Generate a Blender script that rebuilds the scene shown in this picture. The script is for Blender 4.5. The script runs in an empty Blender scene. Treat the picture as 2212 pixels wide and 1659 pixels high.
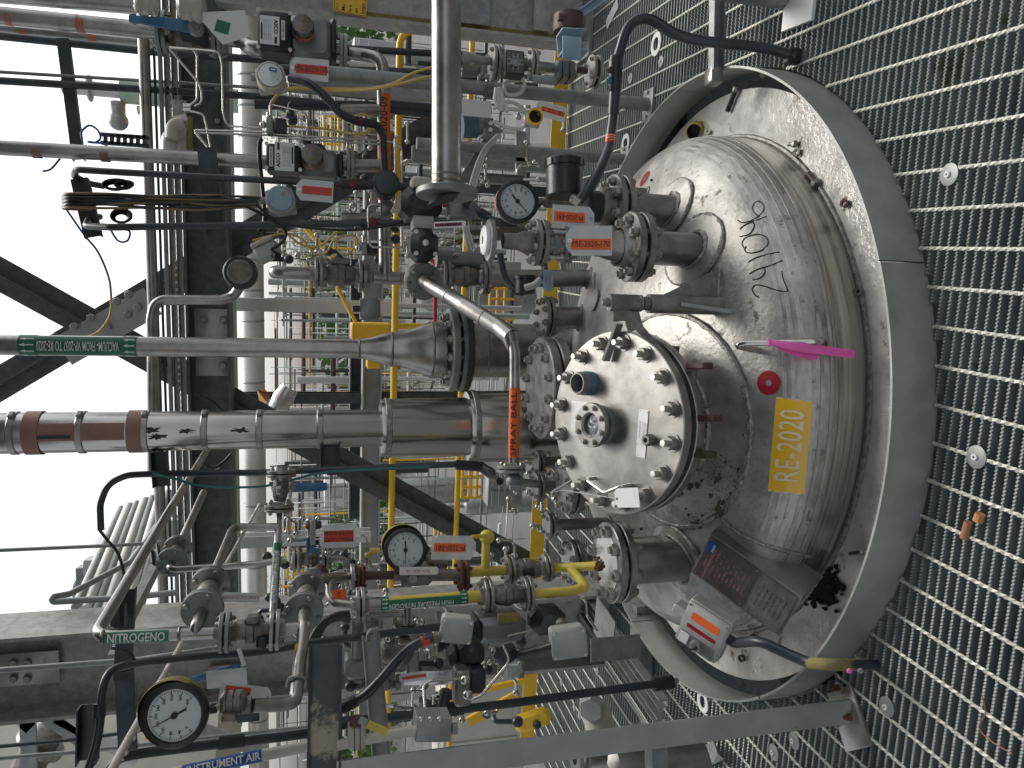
import bpy, math, random
from mathutils import Vector, Matrix
random.seed(7)
R = math.radians
sc = bpy.context.scene
PITCH = R(14.45); F0 = 1661.0
cp, sp = math.cos(PITCH), math.sin(PITCH)
CAM = Vector((0, 0, 1.59))
# ---------------- camera (the phone was held sideways: world up is the left of the picture)
cam_d = bpy.data.cameras.new('camera'); cam = bpy.data.objects.new('camera', cam_d); sc.collection.objects.link(cam)
_U = Vector((0, sp, cp)); _F = Vector((0, cp, -sp)); _R = Vector((1, 0, 0))
cam.matrix_world = Matrix(((-_U.x, _R.x, -_F.x, 0), (-_U.y, _R.y, -_F.y, 0), (-_U.z, _R.z, -_F.z, CAM.z), (0, 0, 0, 1)))
cam_d.sensor_width = 36; cam_d.lens = 36 * F0 / 2212; cam_d.clip_start = .05; cam_d.clip_end = 3000
sc.camera = cam
# ---------------- world, sun, exposure
w = bpy.data.worlds.new('World'); sc.world = w; w.use_nodes = True
nt = w.node_tree; bg = nt.nodes['Background']
sky = nt.nodes.new('ShaderNodeTexSky'); sky.sky_type = 'NISHITA'; sky.sun_disc = False
sky.sun_elevation = R(56); sky.sun_rotation = R(40); sky.air_density = 1.0; sky.dust_density = 4.0; sky.ozone_density = 1.0
hs = nt.nodes.new('ShaderNodeHueSaturation'); hs.inputs['Saturation'].default_value = .22
nt.links.new(sky.outputs[0], hs.inputs['Color']); nt.links.new(hs.outputs[0], bg.inputs['Color'])
bg.inputs['Strength'].default_value = .13
sun_d = bpy.data.lights.new('sun', 'SUN'); sun_d.energy = 1.0; sun_d.angle = R(26); sun_d.color = (1, .96, .9)
sun = bpy.data.objects.new('sun', sun_d); sc.collection.objects.link(sun)
# direction towards the sun: elevation 56 deg, from behind right of the vessel
az, el = R(40), R(56)
sdir = Vector((math.sin(az) * math.cos(el), math.cos(az) * math.cos(el), math.sin(el)))
sun.rotation_euler = sdir.to_track_quat('Z', 'Y').to_euler(); sun.location = (0, 0, 20)
sc.view_settings.view_transform = 'Standard'; sc.view_settings.look = 'None'; sc.view_settings.gamma = 1
sc.view_settings.exposure = .82
try: sc.cycles.max_bounces = 6; sc.cycles.diffuse_bounces = 3; sc.cycles.glossy_bounces = 4; sc.cycles.transparent_max_bounces = 12
except Exception: pass

# ---------------- geometry helpers
def P(x, y, Y):
    a = (829.5 - y) / F0; b = (1106 - x) / F0
    t = Y / (cp + b * sp)
    return Vector((a * t, Y, CAM.z + t * (-sp + b * cp)))
def PZ(x, y, Z):
    a = (829.5 - y) / F0; b = (1106 - x) / F0
    t = (Z - CAM.z) / (-sp + b * cp)
    return Vector((a * t, t * (cp + b * sp), Z))
def W(px, x, Y): return px / F0 * Y / (cp + (1106 - x) / F0 * sp)
XX, YY, ZZ = Vector((1, 0, 0)), Vector((0, 1, 0)), Vector((0, 0, 1))
GA = R(10.06)
GX = Vector((math.cos(GA), -math.sin(GA), 0)); GY = Vector((math.sin(GA), math.cos(GA), 0))
def G(u, v, z=0): return GX * u + GY * v + ZZ * z
def frame(o, z, x=None):
    z = Vector(z).normalized()
    x = Vector(x) if x is not None else (XX if abs(z.x) < .9 else ZZ)
    x = (x - z * x.dot(z))
    if x.length < 1e-6: x = (YY if abs(z.y) < .9 else ZZ); x = x - z * x.dot(z)
    x.normalize(); y = z.cross(x)
    return Matrix(((x.x, y.x, z.x, o[0]), (x.y, y.y, z.y, o[1]), (x.z, y.z, z.z, o[2]), (0, 0, 0, 1)))
def rounded(pts, br):
    pts = [Vector(p) for p in pts]
    if len(pts) < 3 or br <= 0: return pts
    out = [pts[0]]
    for i in range(1, len(pts) - 1):
        p, a, c = pts[i], pts[i - 1], pts[i + 1]
        u, v = (a - p), (c - p)
        lu, lv = u.length, v.length
        if lu < 1e-5 or lv < 1e-5: continue
        u /= lu; v /= lv
        ang = u.angle(v, math.pi)
        if ang > math.pi - .05: out.append(p); continue
        d = min(br / math.tan(ang / 2), lu * .49, lv * .49)
        n = 7
        A, B = p + u * d, p + v * d
        k = d * math.tan(ang / 2)
        cdir = (u + v).normalized(); cen = p + cdir * math.hypot(k, d)
        va, vb = A - cen, B - cen
        th = va.angle(vb)
        if th < 1e-4: out.append(p); continue
        for j in range(n + 1):
            s = j / n
            out.append(cen + (va * math.sin((1 - s) * th) + vb * math.sin(s * th)) / math.sin(th))
    out.append(pts[-1])
    return out
class MB:
    def __init__(s): s.v = []; s.f = []
    def _a(s, vs, fs):
        o = len(s.v); s.v += [tuple(x) for x in vs]; s.f += [tuple(i + o for i in f) for f in fs]; return s
    def box(s, size, M=None, c=(0, 0, 0), bev=0):
        x, y, z = size[0] / 2, size[1] / 2, size[2] / 2
        if bev:
            b = min(bev, x * .9, y * .9)
            pts = [(x - b, -y), (x, -y + b), (x, y - b), (x - b, y), (-x + b, y), (-x, y - b), (-x, -y + b), (-x + b, -y)]
            b2 = min(bev, z * .9)
            ins = [(px * (x - b2) / x, py * (y - b2) / y) for px, py in pts]
            vs = [(p[0], p[1], -z) for p in ins] + [(p[0], p[1], -z + b2) for p in pts] + [(p[0], p[1], z - b2) for p in pts] + [(p[0], p[1], z) for p in ins]
            fs = [tuple(range(7, -1, -1)), tuple(range(24, 32))]
            for r in range(3):
                for i in range(8): fs.append((r * 8 + i, r * 8 + (i + 1) % 8, r * 8 + 8 + (i + 1) % 8, r * 8 + 8 + i))
        else:
            vs = [(i, j, k) for i in (-x, x) for j in (-y, y) for k in (-z, z)]
            fs = [(0, 1, 3, 2), (4, 6, 7, 5), (0, 4, 5, 1), (2, 3, 7, 6), (0, 2, 6, 4), (1, 5, 7, 3)]
        vs = [Vector(v) + Vector(c) for v in vs]
        if M is not None: vs = [M @ v for v in vs]
        return s._a(vs, fs)
    def lathe(s, prof, M=None, n=24, a0=0, a1=None):
        M = M or Matrix.Identity(4)
        full = a1 is None
        m = n if full else n + 1
        vs = []; fs = []
        for r, z in prof:
            for i in range(m):
                a = (2 * math.pi * i / n) if full else a0 + (a1 - a0) * i / n
                vs.append(M @ Vector((max(r, 1e-5) * math.cos(a), max(r, 1e-5) * math.sin(a), z)))
        for k in range(len(prof) - 1):
            for i in range(n):
                j = (i + 1) % m
                fs.append((k * m + i, k * m + j, (k + 1) * m + j, (k + 1) * m + i))
        return s._a(vs, fs)
    def cyl(s, p0, p1, r0, r1=None, n=16, cap=True):
        p0, p1 = Vector(p0), Vector(p1); L = (p1 - p0).length
        r1 = r0 if r1 is None else r1
        pr = [(r0, 0), (r1, L)]
        if cap: pr = [(0, 0)] + pr + [(0, L)]
        return s.lathe(pr, frame(p0, p1 - p0), n)
    def tube(s, pts, r, n=12, br=None, cap=True):
        pts = rounded(pts, r * 3 if br is None else br)
        N = len(pts)
        rs = r if isinstance(r, (list, tuple)) else [r] * N
        T = [(pts[min(i + 1, N - 1)] - pts[max(i - 1, 0)]).normalized() for i in range(N)]
        u = frame(pts[0], T[0]).to_3x3().col[0]
        vs = []; fs = []
        for i in range(N):
            u = (u - T[i] * u.dot(T[i])).normalized(); v = T[i].cross(u)
            for j in range(n):
                a = 2 * math.pi * j / n
                vs.append(pts[i] + (u * math.cos(a) + v * math.sin(a)) * rs[i])
        for i in range(N - 1):
            for j in range(n):
                k = (j + 1) % n
                fs.append((i * n + j, i * n + k, (i + 1) * n + k, (i + 1) * n + j))
        if cap: fs += [tuple(range(n - 1, -1, -1)), tuple(range((N - 1) * n, N * n))]
        return s._a(vs, fs)
    def ext(s, prof, p0, p1, up, cap=True):
        """extrude closed 2D profile (x along side, y along up) from p0 to p1"""
        p0, p1 = Vector(p0), Vector(p1); z = (p1 - p0); L = z.length; z = z.normalized()
        up = Vector(up); up = (up - z * up.dot(z)).normalized(); x = up.cross(z)
        n = len(prof)
        vs = [p0 + x * a + up * b for a, b in prof] + [p1 + x * a + up * b for a, b in prof]
        fs = [(i, (i + 1) % n, n + (i + 1) % n, n + i) for i in range(n)]
        if cap: fs += [tuple(range(n - 1, -1, -1)), tuple(range(n, 2 * n))]
        return s._a(vs, fs)
    def poly(s, pts2, th, M):
        n = len(pts2)
        vs = [M @ Vector((a, b, 0)) for a, b in pts2] + [M @ Vector((a, b, th)) for a, b in pts2]
        fs = [(i, (i + 1) % n, n + (i + 1) % n, n + i) for i in range(n)] + [tuple(range(n - 1, -1, -1)), tuple(range(n, 2 * n))]
        return s._a(vs, fs)
    def hexa(s, M, r, h): return s.lathe([(0, 0), (r, 0), (r, h * .85), (r * .88, h), (0, h)], M, 6)
    def sph(s, c, r, M=None, n=16, m=9):
        pr = [(r * math.sin(math.pi * i / m), -r * math.cos(math.pi * i / m)) for i in range(m + 1)]
        Mc = Matrix.Translation(Vector(c)) if M is None else M
        return s.lathe(pr, Mc, n)
    def mesh(s, name, mat, ang=38):
        me = bpy.data.meshes.new(name); me.from_pydata(s.v, [], s.f); me.validate(verbose=False)
        me.materials.append(mat)
        me.polygons.foreach_set('use_smooth', [True] * len(me.polygons))
        try: me.set_sharp_from_angle(angle=R(ang))
        except Exception: pass
        import bmesh
        b = bmesh.new(); b.from_mesh(me); bmesh.ops.recalc_face_normals(b, faces=b.faces); b.to_mesh(me); b.free()
        return me
WM = {}
def link(name, data, parent=None, M=None):
    o = bpy.data.objects.new(name, data); sc.collection.objects.link(o)
    M = M or Matrix.Identity(4)
    if parent is not None:
        o.parent = parent; o.matrix_local = WM[parent.name].inverted() @ M
    else: o.matrix_world = M
    WM[o.name] = M.copy()
    return o
def thing(name, label, cat, loc, group=None):
    o = link(name, None, None, Matrix.Translation(Vector(loc)))
    o.empty_display_size = .05
    o['label'] = label; o['category'] = cat
    if group: o['group'] = group
    return o
def part(name, mb, mat, parent, label=None, ang=38):
    o = link(name, mb.mesh(name, mat, ang), parent)
    if label: o['label'] = label
    return o
def solo(name, mb, mat, label, cat, group=None, ang=38):
    xs = [v[0] for v in mb.v]; ys = [v[1] for v in mb.v]; zs = [v[2] for v in mb.v]
    c = Vector(((min(xs) + max(xs)) / 2, (min(ys) + max(ys)) / 2, min(zs)))
    mb.v = [(v[0] - c.x, v[1] - c.y, v[2] - c.z) for v in mb.v]
    o = link(name, mb.mesh(name, mat, ang), None, Matrix.Translation(c))
    o['label'] = label; o['category'] = cat
    if group: o['group'] = group
    return o
def structure(name, mb, mat, parent=None, kind='structure'):
    o = link(name, mb.mesh(name, mat), parent); o['kind'] = kind
    return o

# ---------------- materials
def mk(name, c1, c2=None, metal=0, rough=.5, scale=6, bump=.0, bscale=40, spots=None, spot_t=.62, spot_s=9, rvar=.12, stretch=None, spec=.5, coat=0, alpha=1, trans=0, emit=None, lo=.35, hi=.7):
    m = bpy.data.materials.new(name); m.use_nodes = True; N = m.node_tree.nodes; L = m.node_tree.links
    b = N['Principled BSDF']
    b.inputs['Metallic'].default_value = metal; b.inputs['Roughness'].default_value = rough
    b.inputs['Specular IOR Level'].default_value = spec
    if coat: b.inputs['Coat Weight'].default_value = coat; b.inputs['Coat Roughness'].default_value = .12
    if trans: b.inputs['Transmission Weight'].default_value = trans
    if alpha < 1: b.inputs['Alpha'].default_value = alpha
    if emit: b.inputs['Emission Color'].default_value = (*c1, 1); b.inputs['Emission Strength'].default_value = emit
    tc = N.new('ShaderNodeTexCoord'); mp = N.new('ShaderNodeMapping'); L.new(tc.outputs['Object'], mp.inputs[0])
    oi = N.new('ShaderNodeObjectInfo'); ml = N.new('ShaderNodeMath'); ml.operation = 'MULTIPLY'; ml.inputs[1].default_value = 37
    L.new(oi.outputs['Random'], ml.inputs[0]); L.new(ml.outputs[0], mp.inputs['Location'])
    if stretch: mp.inputs['Scale'].default_value = stretch
    col = None
    if c2:
        n = N.new('ShaderNodeTexNoise'); n.inputs['Scale'].default_value = scale; n.inputs['Detail'].default_value = 7; n.inputs['Roughness'].default_value = .65
        L.new(mp.outputs[0], n.inputs['Vector'])
        r = N.new('ShaderNodeValToRGB'); r.color_ramp.elements[0].position = lo; r.color_ramp.elements[1].position = hi
        r.color_ramp.elements[0].color = (*c1, 1); r.color_ramp.elements[1].color = (*c2, 1)
        L.new(n.outputs[0], r.inputs[0]); col = r.outputs[0]
        mr = N.new('ShaderNodeMapRange'); mr.inputs[3].default_value = max(.02, rough - rvar); mr.inputs[4].default_value = min(1, rough + rvar)
        L.new(n.outputs[0], mr.inputs[0]); L.new(mr.outputs[0], b.inputs['Roughness'])
    if spots:
        n2 = N.new('ShaderNodeTexNoise'); n2.inputs['Scale'].default_value = spot_s; n2.inputs['Detail'].default_value = 9; n2.inputs['Roughness'].default_value = .7
        L.new(mp.outputs[0], n2.inputs['Vector'])
        r2 = N.new('ShaderNodeValToRGB'); r2.color_ramp.elements[0].position = spot_t; r2.color_ramp.elements[1].position = spot_t + .06
        r2.color_ramp.elements[0].color = (0, 0, 0, 1); r2.color_ramp.elements[1].color = (1, 1, 1, 1)
        L.new(n2.outputs[0], r2.inputs[0])
        mx = N.new('ShaderNodeMixRGB'); L.new(r2.outputs[0], mx.inputs[0])
        if col: L.new(col, mx.inputs[1])
        else: mx.inputs[1].default_value = (*c1, 1)
        mx.inputs[2].default_value = (*spots, 1); col = mx.outputs[0]
        if metal > .4:
            mm = N.new('ShaderNodeMapRange'); mm.inputs[3].default_value = metal; mm.inputs[4].default_value = .05
            L.new(r2.outputs[0], mm.inputs[0]); L.new(mm.outputs[0], b.inputs['Metallic'])
    if col: L.new(col, b.inputs['Base Color'])
    else: b.inputs['Base Color'].default_value = (*c1, 1)
    if bump:
        n3 = N.new('ShaderNodeTexNoise'); n3.inputs['Scale'].default_value = bscale; n3.inputs['Detail'].default_value = 5
        L.new(mp.outputs[0], n3.inputs['Vector'])
        bp = N.new('ShaderNodeBump'); bp.inputs['Strength'].default_value = bump; bp.inputs['Distance'].default_value = .01
        L.new(n3.outputs[0], bp.inputs['Height']); L.new(bp.outputs[0], b.inputs['Normal'])
    return m
M_ = {}
def defmat(k, *a, **kw): M_[k] = mk(k, *a, **kw)
defmat('vessel_steel', (.25, .244, .23), (.62, .605, .565), metal=.80, rough=.50, scale=8, bump=.22, bscale=60, spots=(.17, .16, .125), spot_t=.60, spot_s=14, rvar=.16, lo=.3, hi=.72)
defmat('cover_steel', (.24, .235, .22), (.50, .49, .46), metal=.8, rough=.38, scale=5, bump=.08, bscale=25, spots=(.25, .24, .22), spot_t=.70, spot_s=30, rvar=.14)
defmat('wet_plate', (.52, .51, .48), (.76, .75, .72), metal=.35, rough=.22, scale=12, bump=.22, bscale=75, spots=(.20, .16, .11), spot_t=.60, spot_s=9, rvar=.16, coat=.6)
defmat('weld', (.16, .15, .14), (.45, .43, .40), metal=.8, rough=.42, scale=60, bump=.5, bscale=160)
defmat('pipe_steel', (.24, .232, .218), (.45, .44, .42), metal=.92, rough=.34, scale=9, bump=.03, bscale=60, spots=(.18, .13, .09), spot_t=.71, spot_s=16)
defmat('flange_steel', (.20, .198, .19), (.42, .412, .395), metal=.85, rough=.42, scale=14, bump=.08, bscale=90, spots=(.12, .10, .07), spot_t=.66, spot_s=22)
defmat('cast_steel', (.14, .13, .115), (.29, .275, .25), metal=.75, rough=.5, scale=25, bump=.25, bscale=150, spots=(.15, .09, .05), spot_t=.62, spot_s=18)
defmat('grey_flange', (.17, .185, .185), (.30, .32, .31), metal=.35, rough=.5, scale=12, bump=.1, bscale=80, spots=(.05, .07, .035), spot_t=.60, spot_s=9)
defmat('jacket', (.34, .335, .32), (.48, .47, .455), metal=1, rough=.24, scale=5, bump=.14, bscale=5, spots=(.30, .27, .22), spot_t=.74, spot_s=20, stretch=(1, 1, .25), rvar=.08)
defmat('galv', (.22, .23, .23), (.36, .37, .36), metal=.45, rough=.5, scale=16, bump=.05, bscale=60, spots=(.14, .15, .12), spot_t=.66, spot_s=7)
defmat('galv_ring', (.33, .345, .33), (.47, .48, .465), metal=.5, rough=.42, scale=5, spots=(.10, .11, .06), spot_t=.66, spot_s=6)
defmat('column_galv', (.27, .268, .255), (.45, .445, .425), metal=.25, rough=.55, scale=22, spots=(.17, .16, .13), spot_t=.64, spot_s=2.5)
defmat('mossy', (.17, .15, .05), (.25, .22, .08), metal=0, rough=.8, scale=20, spots=(.22, .22, .20), spot_t=.64, spot_s=14)
defmat('dark_steel', (.035, .042, .047), (.085, .095, .10), metal=.3, rough=.5, scale=14, spots=(.15, .15, .14), spot_t=.68, spot_s=24)
defmat('beam_dark', (.07, .078, .08), (.14, .148, .148), metal=.3, rough=.55, scale=18, spots=(.20, .20, .19), spot_t=.70, spot_s=30)
defmat('worn_plate', (.06, .07, .07), (.10, .11, .11), metal=.2, rough=.5, scale=10, spots=(.38, .35, .26), spot_t=.54, spot_s=6)
defmat('conduit', (.020, .026, .032), (.042, .050, .056), rough=.38, scale=12, spec=.55, spots=(.09, .10, .09), spot_t=.72, spot_s=20)
defmat('black_cast', (.012, .014, .018), (.03, .032, .036), rough=.4, scale=20, bump=.1, bscale=120)
defmat('black_rubber', (.02, .02, .022), (.04, .04, .042), rough=.5, scale=30)
defmat('grey_enamel', (.17, .18, .18), (.25, .26, .255), metal=.4, rough=.38, scale=8, spots=(.10, .10, .08), spot_t=.68)
defmat('light_enamel', (.31, .325, .315), (.43, .44, .42), rough=.42, scale=8, spots=(.22, .22, .14), spot_t=.66, spot_s=14)
defmat('beige_enamel', (.42, .40, .34), (.52, .50, .44), rough=.45, scale=8, spots=(.28, .24, .17), spot_t=.66)
defmat('yellow_paint', (.78, .46, .02), (.86, .54, .04), rough=.38, scale=8, spots=(.30, .17, .04), spot_t=.66, spot_s=14)
defmat('dull_yellow', (.50, .40, .05), (.62, .50, .09), rough=.48, scale=14, spots=(.20, .15, .06), spot_t=.64, spot_s=18)
defmat('red_paint', (.42, .02, .03), (.5, .04, .05), rough=.45, scale=9)
defmat('dark_red', (.10, .012, .02), (.16, .03, .03), rough=.6, scale=30)
defmat('rust', (.07, .03, .018), (.18, .075, .04), rough=.8, scale=40, bump=.3, bscale=120)
defmat('rusty_brown', (.055, .03, .025), (.10, .055, .045), rough=.55, scale=20, bump=.1)
defmat('blue_paint', (.03, .12, .25), (.06, .19, .34), rough=.4, scale=12, spots=(.02, .05, .08), spot_t=.65)
defmat('pale_blue', (.22, .34, .42), (.34, .45, .52), rough=.45, scale=10, spots=(.26, .12, .05), spot_t=.63, spot_s=14)
defmat('teal_cap', (.05, .12, .155), (.09, .17, .205), rough=.4, scale=12, spots=(.12, .20, .22), spot_t=.6)
defmat('green_label', (.005, .13, .07), (.02, .17, .09), rough=.4, scale=10)
defmat('orange_label', (.70, .13, .015), (.62, .10, .01), rough=.5, scale=10, spots=(.35, .08, .03), spot_t=.66)
defmat('orange_tape', (.52, .17, .10), (.40, .14, .09), rough=.5, scale=30, spots=(.35, .30, .27), spot_t=.62, spot_s=20)
defmat('faded_red_tape', (.30, .15, .13), (.37, .20, .175), rough=.5, scale=16)
defmat('tag_red', (.55, .035, .02), (.60, .06, .03), rough=.4, scale=10)
defmat('tag_orange', (.85, .12, .02), (.80, .15, .03), rough=.45, scale=10)
defmat('plastic_tag', (.62, .65, .65), (.74, .76, .75), rough=.18, scale=14, bump=.15, bscale=30, alpha=.62, spec=.6)
defmat('white_paper', (.66, .67, .66), (.74, .74, .72), rough=.6, scale=6)
defmat('name_plate', (.50, .51, .50), (.60, .61, .60), metal=.6, rough=.3, scale=15)
defmat('black_ink', (.015, .015, .018), rough=.6)
defmat('grey_ink', (.30, .31, .31), rough=.6)
defmat('white_ink', (.75, .78, .76), rough=.5)
defmat('red_ink', (.36, .17, .16), rough=.6)
defmat('sticker_yellow', (.78, .44, .015), (.84, .50, .03), rough=.32, scale=5, coat=.3, spots=(.55, .36, .08), spot_t=.72, spot_s=30)
defmat('sticker_text', (.74, .60, .34), (.80, .68, .44), rough=.4, scale=14)
defmat('ring_red', (.26, .004, .02), (.34, .01, .03), rough=.45, scale=12)
defmat('pink_ribbon', (.90, .16, .52), (.80, .10, .42), rough=.45, scale=8)
defmat('blue_label', (.01, .05, .26), rough=.4)
defmat('gauge_face', (.52, .56, .565), rough=.25, coat=.4)
defmat('glass', (.9, .95, .95), rough=.02, alpha=.22, spec=.8)
defmat('sight_glass', (.035, .05, .06), (.10, .12, .13), rough=.06, scale=20, spec=.9, coat=.6, bump=.5, bscale=40)
defmat('yellow_cable', (.55, .40, .10), (.62, .47, .16), rough=.45, scale=20)
defmat('tan_cable', (.20, .145, .07), (.27, .20, .10), rough=.5, scale=20)
defmat('white_cable', (.62, .62, .58), rough=.45)
defmat('blue_cable', (.03, .06, .35), rough=.4)
defmat('green_cable', (.02, .16, .14), rough=.4)
defmat('black_cable', (.014, .015, .018), rough=.4)
defmat('tubing', (.45, .44, .41), (.60, .59, .56), metal=.95, rough=.22, scale=12)
defmat('studs', (.50, .49, .46), (.68, .67, .64), metal=.85, rough=.35, scale=60, bump=.2, bscale=400)
defmat('nut_steel', (.22, .215, .19), (.40, .39, .36), metal=.7, rough=.42, scale=50, spots=(.08, .08, .03), spot_t=.60, spot_s=50)
defmat('grating_steel', (.12, .15, .155), (.23, .265, .26), metal=.15, rough=.6, scale=5, spots=(.085, .09, .035), spot_t=.62, spot_s=5)
defmat('grating_edge', (.30, .32, .30), (.44, .45, .42), metal=.2, rough=.5, scale=9, spots=(.20, .21, .12), spot_t=.6)
defmat('grating_rod', (.50, .50, .44), (.62, .62, .56), metal=.2, rough=.5, scale=12, spots=(.30, .30, .20), spot_t=.66)
defmat('ground_mat', (.05, .052, .05), (.12, .12, .115), rough=.8, scale=.4)
defmat('concrete', (.26, .25, .23), (.38, .37, .34), rough=.85, scale=2)
defmat('dirt_black', (.006, .008, .006), (.02, .024, .012), rough=.9, scale=30, bump=.8, bscale=80)
defmat('moss_green', (.035, .038, .022), (.085, .09, .055), rough=.9, scale=40, bump=.5, bscale=120)
defmat('foliage', (.035, .085, .016), (.10, .18, .04), rough=.6, scale=3)
defmat('bark', (.10, .08, .06), rough=.9)
defmat('insul_white', (.46, .45, .42), (.62, .61, .58), metal=.35, rough=.35, scale=3, spots=(.34, .30, .24), spot_t=.66, spot_s=5)
defmat('bg_pipe', (.24, .25, .25), (.38, .39, .385), metal=.3, rough=.42, scale=3)
defmat('bg_white', (.44, .46, .47), (.60, .61, .61), rough=.5, scale=2)
defmat('pale_green_steel', (.30, .40, .33), (.40, .48, .40), rough=.6, scale=5, spots=(.30, .24, .14), spot_t=.63)
defmat('cream_wall', (.50, .49, .42), (.60, .59, .52), rough=.7, scale=3)
defmat('wood', (.45, .20, .07), (.60, .32, .14), rough=.7, scale=20)
defmat('copper_scrap', (.30, .12, .05), (.38, .17, .09), rough=.5, scale=14)
defmat('foil', (.55, .55, .54), (.70, .70, .69), metal=.9, rough=.28, scale=12, bump=.4, bscale=14)

# ---------------- shared component meshes
CACHE = {}
def cached(key, fn, name, mat, ang=38):
    if key not in CACHE: CACHE[key] = fn().mesh(name, mat, ang)
    return CACHE[key]
def bolt_mesh(rb, L, mat, headonly=False):
    """stud along z centred at 0, nuts at both ends"""
    def fn():
        mb = MB(); nr = rb * 1.75; nh = rb * 1.7
        mb.lathe([(0, -L / 2 - nh * 1.5), (rb, -L / 2 - nh * 1.5), (rb, L / 2 + nh * 1.5), (0, L / 2 + nh * 1.5)], None, 8)
        mb.hexa(Matrix.Translation((0, 0, L / 2 + .0004)), nr, nh)
        mb.hexa(Matrix.Translation((0, 0, -L / 2 - .0004)) @ Matrix.Rotation(math.pi, 4, 'X'), nr, nh)
        return mb
    return cached(('bolt', round(rb, 4), round(L, 4), mat), fn, 'bolt', M_[mat])
def flange_mesh(Rf, th, bore, mat, n=36):
    def fn():
        c = th * .12
        mb = MB(); mb.lathe([(bore, 0), (Rf - c, 0), (Rf, c), (Rf, th - c), (Rf - c, th), (bore, th), (bore, 0)], None, n)
        return mb
    return cached(('fl', round(Rf, 4), round(th, 4), round(bore, 4), mat, n), fn, 'flange', M_[mat])
def flanges(root, c, ax, Rf, nb=8, th=None, gap=.004, mat='flange_steel', bmat='nut_steel', hub=None, bore=0, rot=0, xd=None, bolt=True, blind=False):
    """a bolted pair of flanges centred on c along ax"""
    ax = Vector(ax).normalized(); th = th or Rf * .16; c = Vector(c)
    fr = frame(c, ax, xd)
    a = link('flange', flange_mesh(Rf, th, bore, mat), root, fr @ Matrix.Translation((0, 0, gap / 2)))
    b = link('flange', flange_mesh(Rf, th, bore, mat), root, fr @ Matrix.Translation((0, 0, -gap / 2 - th)))
    if gap > .001: part('gasket', MB().cyl(c - ax * gap / 2, c + ax * gap / 2, Rf * .72), M_['black_rubber'], root)
    if hub: # weld neck hubs
        for s in (1, -1):
            if s == -1 and blind: continue
            part('hub', MB().lathe([(hub * 1.28, 0), (hub * 1.02, Rf * .26), (hub * 1.02, Rf * .28)], fr @ Matrix.Rotation(0 if s > 0 else math.pi, 4, 'X') @ Matrix.Translation((0, 0, gap / 2 + th)), 20), M_[mat], root)
    if bolt:
        L = 2 * th + gap; me = bolt_mesh(Rf * .085 if nb <= 8 else Rf * .055, L, bmat)
        for k in range(nb):
            an = 2 * math.pi * (k + .5) / nb + rot
            rr = Rf * .80
            link('bolt', me, a, fr @ Matrix.Translation((rr * math.cos(an), rr * math.sin(an), 0)))
    return a
def flange1(root, c, ax, Rf, th=None, mat='flange_steel', bore=0, name='flange'):
    th = th or Rf * .16
    return link(name, flange_mesh(Rf, th, bore, mat), root, frame(c, ax))
def valve_body(root, p0, p1, r, mat='cast_steel', name='body'):
    """cast ball valve body between two flange faces"""
    p0, p1 = Vector(p0), Vector(p1); L = (p1 - p0).length
    part(name, MB().lathe([(r * .85, 0), (r * .88, L * .10), (r * 1.05, L * .16), (r * 1.12, L * .30), (r * 1.12, L * .40), (r * 1.22, L * .42), (r * 1.22, L * .60), (r * 1.05, L * .64), (r * 1.0, L * .82), (r * .86, L * .90), (r * .85, L)], frame(p0, p1 - p0), 20), M_[mat], root)

# text
TC = {}
def text_geo(s, size, align='CENTER', xs=1.0, bold=0.0):
    k = (s, round(size, 5), align, xs, bold)
    if k not in TC:
        cu = bpy.data.curves.new('t', 'FONT'); cu.body = s; cu.size = size; cu.align_x = align; cu.align_y = 'CENTER'; cu.resolution_u = 2
        cu.offset = bold * size
        o = bpy.data.objects.new('t', cu); sc.collection.objects.link(o)
        bpy.context.view_layer.update()
        me = o.to_mesh(); vs = [Vector((v.co.x * xs, v.co.y, 0)) for v in me.vertices]; fs = [tuple(p.vertices) for p in me.polygons]
        o.to_mesh_clear(); bpy.data.objects.remove(o); bpy.data.curves.remove(cu)
        TC[k] = (vs, fs)
    return TC[k]
def lettering(root, s, size, M, ink='black_ink', align='CENTER', xs=1.0, name='lettering', bold=0.01):
    vs, fs = text_geo(s, size, align, xs, bold)
    mb = MB(); mb._a([M @ v for v in vs], fs)
    return part(name, mb, M_[ink], root)
SD = {}
def subdivided(g, k):
    if k not in SD:
        import bmesh
        b = bmesh.new(); bv = [b.verts.new(v) for v in g[0]]
        for f in g[1]:
            try: b.faces.new([bv[i] for i in f])
            except ValueError: pass
        bmesh.ops.triangulate(b, faces=b.faces[:])
        for _ in range(2):
            L = max(v.y for v in g[0]) - min(v.y for v in g[0])
            ed = [e for e in b.edges if e.calc_length() > L * .22]
            if ed: bmesh.ops.subdivide_edges(b, edges=ed, cuts=1); bmesh.ops.triangulate(b, faces=b.faces[:])
        b.verts.index_update(); SD[k] = ([v.co.copy() for v in b.verts], [tuple(v.index for v in f.verts) for f in b.faces]); b.free()
    return SD[k]
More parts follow.
